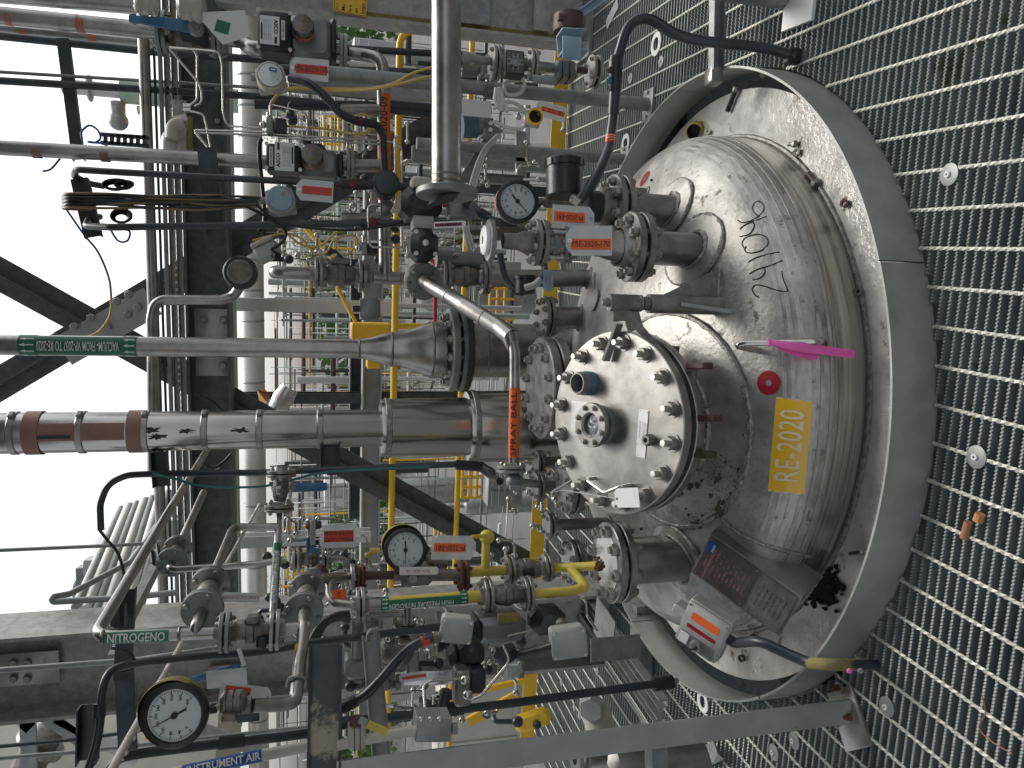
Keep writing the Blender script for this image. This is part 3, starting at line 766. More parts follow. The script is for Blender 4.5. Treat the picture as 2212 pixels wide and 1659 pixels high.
part('tail', strip(pts, [.008, .014, .018, .018, .016], (0, -1, .3)), M_['pink_ribbon'], rb)
part('knot', MB().tube([P(1660, 733, YB + .05), P(1664, 740, YB + .045), P(1660, 746, YB + .055)], .0055, 8), M_['pink_ribbon'], rb)
# ================= equipment on and around the vessel =================
def pts_(l, Y=None): return [P(p[0], p[1], p[2] if len(p) > 2 else Y) for p in l]
def tp(root, l, Y, w, mat, br=None, n=16, name='pipe', label=None):
    """pipe part through picture points at depth Y, w = width in picture units at its middle"""
    pp = pts_(l, Y); m = l[len(l) // 2]; r = W(w / 2, m[0], m[2] if len(m) > 2 else Y)
    return part(name, MB().tube(pp, r, n, br=r * 3 if br is None else br), M_[mat], root, label)
def sp_(name, label, cat, l, Y, w, mat, br=None, n=14, group=None, smooth=False):
    if smooth: l = spline([(p[0], p[1], p[2] if len(p) > 2 else Y) for p in l], 6); br = 0
    pp = pts_(l, Y); m = l[len(l) // 2]; r = W(w / 2, m[0], m[2] if len(m) > 2 else Y)
    return solo(name, MB().tube(pp, r, n, br=r * 3 if br is None else br), M_[mat], label, cat, group)
def fp(root, x, y, Y, ax, Rp, nb=4, th=None, gap=.005, mat='flange_steel', hub=None, **k):
    Rf = W(Rp, x, Y); return flanges(root, P(x, y, Y), ax, Rf, nb, th or Rf * .2, gap, mat, hub=W(hub, x, Y) if hub else None, **k)
def vp(root, a, b, Y, rp, mat='cast_steel'):
    pa, pb = P(a[0], a[1], a[2] if len(a) > 2 else Y), P(b[0], b[1], b[2] if len(b) > 2 else Y); valve_body(root, pa, pb, W(rp, a[0], Y), mat)
def bx(root, name, x0, y0, x1, y1, Y, d, mat, bev=.004, rot=0, face=None, label=None):
    """box seen as the rectangle x0..x1,y0..y1 with its front face at depth Y and thickness d"""
    a, b, c = P(x0, y0, Y), P(x1, y0, Y), P(x0, y1, Y); cen = P((x0 + x1) / 2, (y0 + y1) / 2, Y)
    M = frame(cen, face or (0, -1, 0), IR) @ Matrix.Rotation(rot, 4, 'Z')
    return part(name, MB().box(((b - a).length, (c - a).length, d), M, (0, 0, -d / 2), bev), M_[mat], root, label), M
def screws(root, M, w_, h_, r=.004, z=.001, mat='studs', name='screw'):
    me = cached(('scr', r, mat), lambda: MB().lathe([(0, 0), (r, 0), (r, r * .9), (r * .5, r * .9), (r * .5, r * .4), (0, r * .4)], None, 12), 'screw', M_[mat])
    for sx in (-1, 1):
        for sy in (-1, 1): link(name, me, root, M @ Matrix.Translation((sx * w_ / 2, sy * h_ / 2, z)))
VD = -ZZ
# --- nozzle with the rupture disc (PSE)
nz = thing('nozzle', 'four inch steel nozzle under the PSE-2020-170 tag, welded to a round pad', 'nozzle', DV(1500, 545))
nb0 = DV(1497, 540); YN = nb0.y; XN = nb0.x
def col(x, X=XN, Y=YN):
    z = P(x, 700, Y).z; return Vector((X, Y, z))
pad(nz, dtop(XN, YN), ZZ, .118, n=60, bead=.008); foot_weld(nz, dtop(XN, YN), ZZ, .060, .008, 48)
part('neck', MB().cyl(dtop(XN, YN) - ZZ * .08, col(1386), .0565, n=40), M_['pipe_steel'], nz)
ps = thing('rupture_disc_line', 'rupture disc holder between steel flanges standing on the PSE nozzle', 'rupture disc', col(1386))
fl_ = flanges(ps, col(1372), ZZ, .1145, 8, .024, .010, 'flange_steel', hub=.06)
part('reducer', MB().lathe([(.057, 0), (.054, .02), (.036, .085), (.036, .10)], frame(col(1346), ZZ), 32), M_['pipe_steel'], ps)
flanges(ps, col(1222), ZZ, .062, 6, .014, .006, 'flange_steel')
part('disc_holder', MB().cyl(col(1214), col(1172), .046, n=36), M_['flange_steel'], ps)
part('holder_band', MB().cyl(col(1200), col(1188), .050, n=36), M_['grey_enamel'], ps)
for k in range(4):
    an = k * math.pi / 2 + .5; o = Vector((math.cos(an) * .056, math.sin(an) * .056, 0)); part('tie_rod', MB().cyl(col(1222) + o, col(1165) + o, .006, n=8), M_['studs'], ps)
flanges(ps, col(1163), ZZ, .074, 8, .016, .006, 'flange_steel', bmat='nut_steel')
part('body', MB().lathe([(.036, 0), (.036, .03), (.026, .055), (.026, .09), (.024, .10)], frame(col(1152), ZZ), 28), M_['cast_steel'], ps)
flange1(ps, col(1064), ZZ, .066, .016, bore=.02)
part('end_gasket', MB().lathe([(.013, 0), (.046, 0), (.046, .012), (.040, .016), (.013, .016), (.013, 0)], frame(col(1053), ZZ), 36), M_['white_ink'], ps)
part('end_cap', MB().lathe([(0, 0), (.014, 0), (.014, .012), (0, .012)], frame(col(1053), ZZ), 16), M_['rusty_brown'], ps)
wrap(ps, '68', .03, col(1118) + Vector((0, 0, .0)), ID, .036, (0, -1, 0), 'black_ink', off=.001) if False else None
tagcard(P(1272, 520, YN - .10), W(96, 1272, YN), W(62, 1272, YN), IR, ['PSE-2020-170'], (0, -1, .25), 'clear pouch tag with orange strip reading PSE-2020-170', strip='tag_orange', sw=.86, sh=.36, soff=-.12, tsize=W(13, 1272, YN), string=col(1212) + Vector((0, -.06, 0)), xs=.95)
# second nozzle, black sensor head on top
nb1 = DV(1456, 452); X1, Y1 = nb1.x, nb1.y + .03
n1 = thing('nozzle', 'steel nozzle carrying a black sensor head at the right edge of the dome', 'nozzle', nb1)
pad(n1, dtop(X1, Y1), ZZ, .112, n=56, bead=.008); foot_weld(n1, dtop(X1, Y1), ZZ, .060, .008, 48)
def c1(x): return Vector((X1, Y1, P(x, 700, Y1).z))
part('neck', MB().cyl(dtop(X1, Y1) - ZZ * .08, c1(1348), .0565, n=36), M_['pipe_steel'], n1)
s1 = thing('sensor_head', 'black threaded sensor head on flanges behind the PI-2020-E81 tag', 'level sensor', c1(1348))
flanges(s1, c1(1334), ZZ, .1145, 8, .022, .010, 'flange_steel')
part('body', MB().cyl(c1(1318), c1(1292), .07, n=32), M_['flange_steel'], s1)
part('body', MB().cyl(c1(1292), c1(1262), .055, n=28), M_['black_cast'], s1)
hc = P(1219, 388, Y1 - .03)
part('housing', MB().lathe([(0, 0), (.058, 0), (.062, .004), (.062, .10), (.066, .102), (.066, .125), (.060, .13), (0, .13)], frame(hc + ID * .06, IU), 40), M_['black_cast'], s1)
for k in range(12):
    an = 2 * math.pi * k / 12; fr = frame(hc + ID * .06, IU)
    part('rib', MB().box((.006, .006, .022), fr @ Matrix.Rotation(an, 4, 'Z'), (.067, 0, .114)), M_['black_cast'], s1)
part('gland', MB().tube([P(1236, 428, Y1 - .09), P(1254, 440, Y1 - .11)], .016, 12), M_['flange_steel'], s1)
tagcard(P(1238, 470, YN - .04), W(92, 1238, YN), W(50, 1238, YN), IL, ['PI-2020-E81'], (0, -1, .1), 'clear pouch tag with upside down orange strip reading PI-2020-E81', strip='tag_orange', sw=.72, sh=.42, tsize=W(12, 1238, YN), tilt=-.04)
# dark flexible conduit with a red band from the sensor head to the floor
fc = [(1250, 434, Y1 - .10), (1273, 405, 2.44), (1299, 360, 2.46), (1316, 317, 2.48), (1320, 287, 2.48), (1325, 247, 2.48), (1328, 200, 2.47), (1329, 150, 2.46), (1339, 110, 2.45), (1353, 67, 2.43), (1373, 45, 2.42), (1399, 41, 2.40), (1426, 53, 2.38), (1456, 72, 2.36), (1506, 87, 2.34), (1556, 93, 2.32), (1659, 105, 2.29), (1716, 122, 2.27)]
cd = thing('flexible_conduit', 'thick black flexible conduit with a red band arching from sensor head to grating', 'conduit', PZ(1716, 122, 0))
S = spline(fc, 5); part('hose', MB().tube(pts_(S), W(11, 1328, 2.47), 16, br=0), M_['conduit'], cd)
fk = lambda i: P(*fc[i])
part('coupling', MB().tube([fk(5), fk(6)], .0205, 16), M_['conduit'], cd)
part('tee_body', MB().lathe([(.018, 0), (.024, .01), (.024, .10), (.019, .12)], frame(fk(6), fk(7) - fk(6)), 16), M_['black_cast'], cd)
part('plug', MB().hexa(frame(P(1316, 172, 2.46), (-.6, -.7, .3)), .011, .012), M_['teal_cap'], cd)
part('plug', MB().hexa(frame(P(1318, 150, 2.45), (-.6, -.7, .3)), .011, .010), M_['rusty_brown'], cd)
band(cd, P(1319, 292, 2.48), P(1317, 310, 2.48), .0168, 'tag_red', 'red_band', off=.0012)
for q in (-5, 0, 5):
    band(cd, P(1318.5, 299 + q, 2.48), P(1318.5, 300 + q, 2.48), .0168, 'white_ink', 'band_line', off=.0018)
part('foot', MB().box((.05, .04, .05), frame(PZ(1712, 122, .025), ZZ, GX), bev=.005), M_['black_cast'], cd)
# channel across the ring at the right edge
a_, b_ = PZ(1553, 160, .135), PZ(1556, -30, .135)
ch = thing('support_channel', 'galvanized channel lying over the toe ring at the right edge', 'channel', (a_.x, a_.y, .13))
part('rail', MB().ext(chan(.045, .040, .004), a_ + ZZ * .022, b_ + ZZ * .022, -YY), M_['galv'], ch)
part('end_cap', MB().box((.058, .056, .048), frame(a_ + Vector((-.012, 0, .022)), ZZ, XX), bev=.003), M_['cover_steel'], ch)
part('clamp', MB().box((.04, .02, .008), frame(PZ(1571, 92, .185), ZZ, XX), bev=.002), M_['galv'], ch)
# small nozzle behind
nb2 = DV(1396, 416); n2 = thing('nozzle', 'thin steel nozzle stub behind the black sensor head', 'nozzle', nb2)
foot_weld(n2, nb2, ZZ, .019, .006, 20, .001); part('neck', MB().cyl(nb2 - ZZ * .03, Vector((nb2.x, nb2.y, P(1345, 700, nb2.y).z)), .017, n=20), M_['pipe_steel'], n2)
# --- yellow fed nozzle at the left
X5, Y5 = -.618, 2.50
n5 = thing('nozzle', 'six inch steel nozzle with bolted blind flange on the left of the dome', 'nozzle', dtop(X5, Y5))
def c5(x): return Vector((X5, Y5, P(x, 700, Y5).z))
pad(n5, dtop(X5, Y5), ZZ, .125, n=60); foot_weld(n5, dtop(X5, Y5), ZZ, .087, .009, 50)
part('neck', MB().cyl(dtop(X5, Y5) - ZZ * .12, c5(1345), .0815, n=44), M_['pipe_steel'], n5)
flanges(n5, c5(1328), ZZ, .139, 8, .026, .008, 'flange_steel', rot=.2)
part('blind_cover', MB().cyl(c5(1328) + ZZ * .0305, c5(1328) + ZZ * .033, .105, n=48), M_['wet_plate'], n5)
# --- nozzle N4 (behind the davit) and others: (x,y,Y,R flange,r pipe,bottom x,label)
def small_noz(x, y, Y, Rf, rp, top_blind, label, nb=8, mat='flange_steel'):
    X = P(x, y, Y).x; c = P(x, y, Y)
    ft = dtop(X, Y)
    if ft is None: ft = Vector((X, Y, .1))
    t = thing('nozzle', label, 'nozzle', ft)
    part('neck', MB().cyl(ft - ZZ * .06, c, rp, n=28), M_['pipe_steel'], t); foot_weld(t, ft, ZZ, rp + .004, .007, 32, .001)
    flanges(t, c, ZZ, Rf, nb, Rf * .19, .007, mat, blind=True)
    return t, c
t4, c4 = small_noz(1180, 685, 3.25, .093, .050, 0, 'bolted steel nozzle standing behind the davit post')
tb, cb = small_noz(1186, 838, 2.93, .203, .137, 0, 'large twelve bolt blind flange behind the manway cover', 12)
t6, c6 = small_noz(1238, 1214, 2.92, .090, .045, 0, 'round blind flange behind the large left nozzle')
t7, c7 = small_noz(1162, 1052, 3.0, .060, .024, 0, 'small flanged nozzle with thin pipe on the left of the blind flanges', 4)
t8, c8 = small_noz(1232, 1050, 2.78, .108, .06, 0, 'bright blind flange tucked behind the left edge of the manway cover', 8)
t9, c9 = small_noz(1163, 1000, 3.12, .055, .024, 0, 'small flanged nozzle beneath the orange spray ball pipe', 4)
t10, c10 = small_noz(1187, 1135, 2.98, .056, .024, 0, 'small flanged nozzle right of the grey ball valve with green mould', 4)
# deck spoon shaped blind lying on the dome
sp0 = DV(1286, 648); fr = frame(sp0 + dnorm(sp0) * .003, dnorm(sp0), ZZ)
sb_ = MB().lathe([(0, 0), (.048, 0), (.048, .006), (0, .006)], fr, 36); q0, q1 = DV(1284, 630, .006), DV(1284, 592, .006)
sb_.ext(rect(.02, .006), q0, q1, dnorm(sp0))
solo('spectacle_blind', sb_, M_['cover_steel'], 'flat round steel paddle blind lying on top of the dome', 'blind')
# loose studs, nuts and caps on the plate
def loose_nut(x, y, r, label, mat='nut_steel', z=.0, tilt=(0, -.5, .8)):
    p = PZ(x, y, z + r * .55); M = frame(p, tilt); solo('nut', MB().lathe([(r * .5, 0), (r, 0), (r, r * .9), (r * .5, r * .9), (r * .5, 0)], M, 6), M_[mat], label, 'nut', None)
loose_nut(1723, 330, .014, 'hex nut lying next to the short bolt on the right of the plate')
loose_nut(1826, 440, .014, 'rusty hex nut lying on the plate rim below the handwriting', 'rusty_brown')
loose_nut(1857, 630, .013, 'hex nut lying against the weld at the front of the plate')
loose_nut(1531, 286, .013, 'hex nut standing beside the open yellow cap on the plate')
loose_nut(1628, 1377, .015, 'hex nut on the wet plate beside the switch box conduit', 'rusty_brown')
loose_nut(1604, 1421, .015, 'hex nut on the wet plate left of the switch box knob', 'rusty_brown')
def loose_bolt(x0, y0, x1, y1, r, label, z=.012, mat='nut_steel', head=1.8):
    a, b = PZ(x0, y0, z), PZ(x1, y1, z); d = (b - a).normalized()
    t = thing('bolt', label, 'bolt', a); part('shank', MB().cyl(a, b, r, n=12), M_[mat], t); part('head', MB().hexa(frame(b - d * r, d), r * head, r * 1.8), M_['nut_steel'], t)
loose_bolt(1703, 312, 1718, 311, .007, 'short bolt lying on the right side of the plate')
loose_bolt(1746, 375, 1764, 398, .010, 'rusty bolt with nut lying against the dome weld on the right', mat='rusty_brown')
loose_bolt(1836, 1196, 1866, 1192, .006, 'dark bolt lying on the front left of the plate', mat='black_cast')
loose_bolt(1571, 240, 1590, 192, .010, 'dark pin lying on the wet plate near the toe ring', mat='black_cast', head=1.3)
loose_bolt(1634, 174, 1650, 160, .010, 'dark pin lying in the gap by the toe ring', mat='black_cast', head=1.3)
yc = PZ(1502, 284, .02); yf = frame(yc, (-.45, -.55, .7))
t = thing('screw_cap', 'open yellow screw cap lying on the plate right of the dome', 'cap', yc)
part('shell', MB().lathe([(0, -.03), (.036, -.03), (.038, -.026), (.038, .012), (.034, .014), (.034, -.02), (0, -.02)], yf, 32), M_['dull_yellow'], t)
part('liner', MB().lathe([(0, -.014), (.033, -.014), (.0335, .010), (.031, .010)], yf, 28), M_['black_rubber'], t)
for k in range(10): part('lug', MB().box((.006, .010, .018), yf @ Matrix.Rotation(k * math.pi / 5, 4, 'Z'), (.039, 0, -.016), .001), M_['dull_yellow'], t)
# black moss heap and stains at the front left of the plate
random.seed(3)
mb = MB()
for i in range(420):
    x = random.gauss(1774, 17) ; y = random.gauss(1262, 20) + (x - 1774) * .3
    p = PZ(x, y, .004); 
    if (p - VC).length < RF + .012: continue
    mb.sph(p, random.uniform(.003, .012), None, 6, 4)
o = solo('moss_heap', mb, M_['dirt_black'], 'heap of black wet moss and dirt beside the nameplate bracket', 'moss')
o['kind'] = 'stuff'
mb = MB()
for i in range(26):
    a = random.uniform(3.35, 4.35); rr = random.choice((random.gauss(.352, .010), random.gauss(.27, .03), random.gauss(.365, .006))); fr = frame(foot, MA, XX); n_v = 16; sz = random.uniform(.004, .015); vs = []
    for k in range(n_v + 1):
        t_ = 2 * math.pi * k / n_v; q = 0 if k == n_v else sz * random.uniform(.35, 1.1)
        o_ = fr @ Vector(((rr + q * math.cos(t_)) * math.cos(a), (rr + q * math.cos(t_)) * math.sin(a), .3)) + fr.to_3x3() @ Vector((-math.sin(a), math.cos(a), 0)) * q * 1.8 * math.sin(t_)
        vs.append(hit(o_, -MA, 0, .8, .0135) or o_)
    mb._a(vs, [(n_v, k, (k + 1) % n_v) for k in range(n_v)])
for i in range(500):
    k = random.random()
    a = random.uniform(3.4, 4.3) if k < .5 else random.uniform(3.9, 4.35)
    rr = random.gauss(.352, .012) if k < .5 else random.gauss(.28, .03)
    fr = frame(foot, MA, XX); o_ = fr @ Vector((rr * math.cos(a), rr * math.sin(a), .3)); p = hit(o_, -MA, 0, .8, .012)
    if p is not None: mb.sph(p - MA * .0008, random.uniform(.0008, .0026), None, 5, 3)
o = solo('moss', mb, M_['moss_green'], 'green moss growing along the weld left of the manway neck', 'moss'); o['kind'] = 'stuff'

# ---------------- nameplate bracket and switch box on the left of the dome
A_, B_, D_ = P(1534.4, 1151.4, 2.24), P(1753, 1256.7, 1.985), P(1491.6, 1235.9, 2.31)
rx = (B_ - A_); ry = (A_ - D_); LB, LR = rx.length, ry.length; n_ = ry.normalized().cross(-rx.normalized()); n_.normalize()
if n_.y > 0: n_ = -n_
BM = frame(A_, n_, ry.normalized())    # local x = reading direction, y up the slope, origin at top right corner
ndn = (BM.inverted() @ B_).normalized()
LB = abs((BM.inverted() @ B_).y)
nbk = thing('nameplate_bracket', 'folded steel bracket with engraved nameplates welded to the left of the dome', 'bracket', A_)
part('face_plate', MB().poly([(0, 0), (-LR, 0), (-LR * 1.0, -LB * .62), (-LR * .98, -LB), (0, -LB)], .004, BM @ Matrix.Translation((0, 0, -.006))), M_['cover_steel'], nbk)
part('side_plate', MB()._a([BM @ Vector(v) for v in ((0, 0, -.002), (0, -LB, -.002), (.035, -LB - .005, -.13), (.03, -LB * .5, -.14), (.02, .0, -.10))], [(0, 1, 2, 3, 4)]), M_['cover_steel'], nbk)
part('lower_flap', MB()._a([BM @ Vector(v) for v in ((-LR, 0, -.003), (-LR, -LB * .62, -.003), (-LR - .10, -LB * .60, -.045), (-LR - .12, -.01, -.045))], [(0, 1, 2, 3)]), M_['flange_steel'], nbk)
pm_ = BM @ Matrix.Translation((-LR / 2, -LB * .30, 0))
defmat('plate_dark', (.13, .125, .12), (.20, .19, .185), metal=.7, rough=.3, scale=10)
p1_ = part('nameplate', MB().box((LR * .90, LB * .55, .0015), pm_, (0, 0, .001)), M_['plate_dark'], nbk)
screws(p1_, pm_, LR * .82, LB * .51, .0022, .002)
lettering(p1_, 'ALLOY INDUSTRIE', .0135, pm_ @ Matrix.Translation((-.012, LB * .175, .0025)), 'red_ink')
lettering(p1_, 'CERTIFIED BY', .007, pm_ @ Matrix.Translation((-.01, LB * .215, .0025)), 'red_ink')
lettering(p1_, 'S. PLAINFIELD        NEW JERSEY', .0065, pm_ @ Matrix.Translation((0, LB * .125, .0025)), 'red_ink')
for i, s in enumerate(('SHELL  MAWP         PSI AT        F', 'MDMT           F AT         PSI', 'JACKET  MAWP       PSI AT        F', 'MDMT           F AT         PSI', 'COIL  MAWP        PSI AT        F', 'MDMT           F AT         PSI', 'SERIAL NO.        YEAR BUILT', 'NAT. BD. NO.      DWG. NO.')):
    lettering(p1_, s, .0068, pm_ @ Matrix.Translation((0, LB * (.075 - i * .042), .0025)), 'red_ink', xs=.85)
lb = part('blue_badge', MB().box((.036, .030, .001), pm_, (LR * .26, LB * .225, .0026)), M_['blue_label'], p1_)
part('badge_panel', MB().box((.026, .008, .0006), pm_, (LR * .26, LB * .20, .0034)), M_['name_plate'], p1_)
pm2 = BM @ Matrix.Translation((-LR / 2, -LB * .79, 0))
p2_ = part('data_plate', MB().box((LR * .88, LB * .36, .0015), pm2, (0, 0, .001)), M_['flange_steel'], nbk)
screws(p2_, pm2, LR * .82, LB * .32, .0022, .002)
for i in range(6): lettering(p2_, ('NATIONAL BOARD NO.   CERT', 'CLASS   DIV   GROUP   TEMP', 'DESIGN  PRESS  TEMP  MATL', 'SA-240  316L   SA-312  TP', 'CORR ALLOW  TEST  WEIGHT', 'FOR USE WITH ORDER NO.')[i], .0062, pm2 @ Matrix.Translation((0, LB * (.12 - i * .048), .0022)), 'black_ink', xs=.9)
wl = [BM @ Vector((.035 - .01 * abs(i / 10 - .5), -LB * i / 10, -.13)) for i in range(11)]
part('weld_bead', MB().tube([DV(*p) for p in spline([(1551, 1109), (1580, 1140), (1632, 1170), (1690, 1188), (1752, 1203)], 4)], .008, 8, br=0), M_['weld'], nbk)
# switch box
A_, B_, D_ = P(1491.6, 1292.6, 2.19), P(1587.7, 1340, 2.08), P(1456.9, 1374.8, 2.25)
ry = A_ - D_; n_ = ry.normalized().cross(-(B_ - A_).normalized()).normalized()
if n_.y > 0: n_ = -n_
SM = frame(A_, n_, ry.normalized()); sw_, sh_ = ry.length, abs((SM.inverted() @ B_).y)
SC = SM @ Matrix.Translation((-sw_ / 2, -sh_ / 2, 0))
sx = thing('switch_box', 'pale grey switch box with orange strip and selector knob beside the nameplate', 'switch box', A_)
part('enclosure', MB().box((sw_, sh_, .055), SC, (0, 0, -.03), .005), M_['light_enamel'], sx)
part('cover', MB().box((sw_ * .97, sh_ * .97, .012), SC, (0, 0, .003), .004), M_['light_enamel'], sx)
part('orange_strip', MB().box((sw_ * .17, sh_ * .64, .0012), SC, (sw_ * .22, 0, .010)), M_['tag_orange'], sx)
rp_ = part('red_plate', MB().box((sw_ * .085, sh_ * .68, .0012), SC, (-sw_ * .03, 0, .010)), M_['ring_red'], sx)
part('switch_plate', MB().box((sw_ * .28, sh_ * .80, .004), SC, (-sw_ * .33, -.0, .011), .001), M_['grey_enamel'], sx)
part('legend_plate', MB().box((sw_ * .24, sh_ * .22, .002), SC, (-sw_ * .32, sh_ * .30, .014)), M_['white_paper'], sx)
part('knob_collar', MB().lathe([(0, 0), (.019, 0), (.018, .012), (.014, .014), (0, .014)], SC @ Matrix.Translation((-sw_ * .33, -.002, .013)), 28), M_['cover_steel'], sx)
part('knob', MB().box((.009, .026, .014), SC @ Matrix.Rotation(.5, 4, 'Z') @ Matrix.Translation((0, 0, 0)) if False else SC @ Matrix.Translation((-sw_ * .33, -.002, .034)) @ Matrix.Rotation(.6, 4, 'Z'), bev=.002), M_['black_cast'], sx)
screws(sx, SC, sw_ * .85, sh_ * .86, .004, .008)
part('hub', MB().box((.03, .05, .05), SC, (sw_ * .10, sh_ * .60, -.02), .004), M_['light_enamel'], sx)
cs = SC @ Vector((sw_ * .10, -sh_ * .5, -.02))
cc = thing('conduit', 'black conduit with yellow stained end running from the switch box to the grating', 'conduit', PZ(1890, 1437, 0))
cp_ = [cs, SC @ Vector((sw_ * .10, -sh_ * .66, -.02)), P(1640, 1383, 1.99), P(1700, 1412, 1.93), P(1745, 1431, 1.88), P(1800, 1436, 1.80), PZ(1890, 1436, .0)]
part('tube', MB().tube(cp_, .0155, 16, br=.08), M_['conduit'], cc)
part('painted_end', MB().tube([P(1748, 1432, 1.875), P(1800, 1436, 1.80), PZ(1888, 1436, .0)], .0165, 16, br=.06), M_['mossy'], cc)
part('plug', MB().hexa(frame(P(1834, 1448, 1.755), (-.3, -.9, .3)), .007, .006), M_['pink_ribbon'], cc)
part('plug', MB().hexa(frame(P(1858, 1448, 1.735), (-.3, -.9, .3)), .008, .006), M_['galv'], cc)
# ================= piping, valves and instruments behind the vessel, right half =================
def gauge(x, y, Y, Rp, label, numbers, needle, case_mat='galv', face=(0, -1, .05), redlabel=True, off=(0, 0), stem=None):
    """round pressure gauge; numbers = [(text, angle)] with angle in the upright view, anticlockwise from right"""
    c = P(x, y, Y); r = W(Rp, x, Y); M = frame(c, face, XX)     # local x = world right, local y = world up
    t = thing('pressure_gauge', label, 'gauge', c)
    o = M.to_3x3() @ Vector((off[0], off[1], 0))
    B = Matrix.Translation(o * r) @ M
    part('case', MB().lathe([(0, -r * .95), (r * .55, -r * .95), (r * .98, -r * .55), (r * 1.0, -r * .10), (r * .98, 0)], B, 48), M_[case_mat], t)
    part('bezel', MB().lathe([(r * .98, -r * .22), (r * 1.02, -r * .2), (r * 1.02, r * .06), (r * .98, r * .10), (r * .84, r * .12), (r * .81, r * .02)], M, 56), M_['black_cast'], t)
    d = part('dial', MB().cyl(M @ Vector((0, 0, -.004)), M @ Vector((0, 0, r * .01)), r * .84, n=48), M_['gauge_face'], t)
    mb = MB()
    for i in range(51):
        a = R(225 - 270 * i / 50); l = .12 if i % 5 == 0 else .06
        mb.box((r * l, r * (.012 if i % 5 else .022), .0004), M @ Matrix.Rotation(a, 4, 'Z'), (r * (.77 - l / 2), 0, r * .01 + .0008))
    part('scale', mb, M_['black_ink'], d)
    for s, i in numbers:
        a = R(225 - 270 * i)
        lettering(d, s, r * .13, M @ Matrix.Translation((r * .55 * math.cos(a), r * .55 * math.sin(a), r * .01 + .0010)))
    a = R(225 - 270 * needle)
    part('needle', MB().poly([(-r * .42, -r * .035), (-r * .40, r * .035), (r * .66, r * .006), (r * .66, -r * .006)], .0008, M @ Matrix.Rotation(a, 4, 'Z') @ Matrix.Translation((0, 0, r * .01 + .003))), M_['black_ink'], t)
    part('needle_hub', MB().cyl(M @ Vector((0, 0, r * .01)), M @ Vector((0, 0, r * .01 + .006)), r * .10, n=20), M_['black_ink'], t)
    if redlabel:
        band(t, B @ Vector((0, 0, -r * .52)), B @ Vector((0, 0, -r * .22)), r, 'orange_tape', 'case_label', R(35), R(110), M.to_3x3().col[0], off=.0012)
        band(t, B @ Vector((0, 0, -r * .22)), B @ Vector((0, 0, -r * .14)), r, 'white_paper', 'case_label', R(20), R(115), M.to_3x3().col[0], off=.0014)
    if stem:
        q = P(*stem); part('stem', MB().tube([M @ Vector((0, -r * .8, -r * .4)), q], r * .10, 12), M_['cast_steel'], t)
        part('stem_nut', MB().hexa(frame(M @ Vector((0, -r * .98, -r * .4)), q - c), r * .17, r * .22), M_['black_cast'], t)
    return t, M, r
# --- three process pipes at the upper right corner
sp_('process_pipe', 'grey steel pipe at the very top edge of the picture', 'pipe', [(-60, -22, 4.1), (292, 8, 4.1)], 4.1, 44, 'pipe_steel')
A3 = thing('process_pipe', 'thick grey steel pipe with orange tape above the blue lever valve', 'pipe', P(330, 66, 4.0))
tp(A3, [(-60, 28), (340, 68)], 4.0, 36, 'pipe_steel')
for x in (20, 176): band(A3, P(x - 9, 28 + (x - 9) * .1 + 6, 4.0), P(x + 9, 30 + (x + 9) * .1 + 5, 4.0), W(18, x, 4.0), 'orange_tape', 'tape_band')
B3 = thing('process_pipe', 'thinner grey steel pipe with orange tape behind the blue lever valve pipe', 'pipe', P(330, 95, 4.7))
tp(B3, [(-60, 56), (440, 104)], 4.7, 20, 'pipe_steel')
for x in (50, 200): band(B3, P(x - 9, 62 + (x - 9) * .096, 4.7), P(x + 9, 62 + (x + 9) * .096, 4.7), W(10, x, 4.7), 'orange_tape', 'tape_band')
# lever valve
lv = thing('lever_valve', 'ball valve with long sky blue lever below the taped pipe', 'valve', P(420, 80, 4.0))
fp(lv, 351, 69, 4.0, VD, 44, 8, mat='grey_flange'); vp(lv, (366, 71), (450, 79), 4.0, 28)
fp(lv, 470, 82, 4.0, VD, 42, 8, mat='grey_flange')
H0, H1 = P(424, 62, 3.84), P(281, 42, 3.84)
hd = (H1 - H0); hl = hd.length; hf = frame(H0, (0, -1, 0), hd)
part('lever', MB().poly([(-.03, -.03), (.05, -.028), (hl * .4, -.026), (hl * .86, -.014), (hl * .93, -.022), (hl, -.016), (hl * 1.01, 0), (hl, .018), (hl * .93, .022), (hl * .86, .014), (hl * .4, .022), (.04, .026), (-.03, .02)], .018, hf), M_['blue_paint'], lv)
part('hub', MB().lathe([(0, 0), (.035, 0), (.035, .03), (.02, .034), (.02, .044), (0, .044)], frame(H0 + YY * .01, (0, -1, 0)), 24), M_['galv'], lv)
part('stem_block', MB().box((.12, .10, .16), frame(P(420, 66, 3.93), (0, -1, 0), IR), bev=.006), M_['black_cast'], lv)
for (x, y, sx, sy, l) in ((315, 8, 46, 46, 'cream plastic wrapped joint at the top edge left of the lever valve'), (414, 14, 56, 62, 'cream plastic wrapped joint at the top edge above the lever hub')):
    mb = MB(); c = P(x, y, 3.75); rx_, ry_ = W(sx / 2, x, 3.75), W(sy / 2, x, 3.75); random.seed(x)
    pr = [(0, -rx_)] + [(ry_ * (.9 + .18 * random.random()) * (1 if 0 < k < 9 else .55), -rx_ + 2 * rx_ * k / 9) for k in range(10)] + [(0, rx_)]
    mb.lathe(pr, frame(c, ZZ), 14)
    mb.v = [(v[0] + random.uniform(-.006, .006), v[1], v[2] + random.uniform(-.004, .004)) for v in mb.v]
    solo('wrapped_joint', mb, M_['beige_enamel'], l, 'wrapping')
def manif(x0, y0, x1, y1, Y, label, w_=16, mat='pipe_steel', **k): return sp_('pipe', label, 'pipe', [(x0, y0), (x1, y1)], Y, w_, mat, **k)
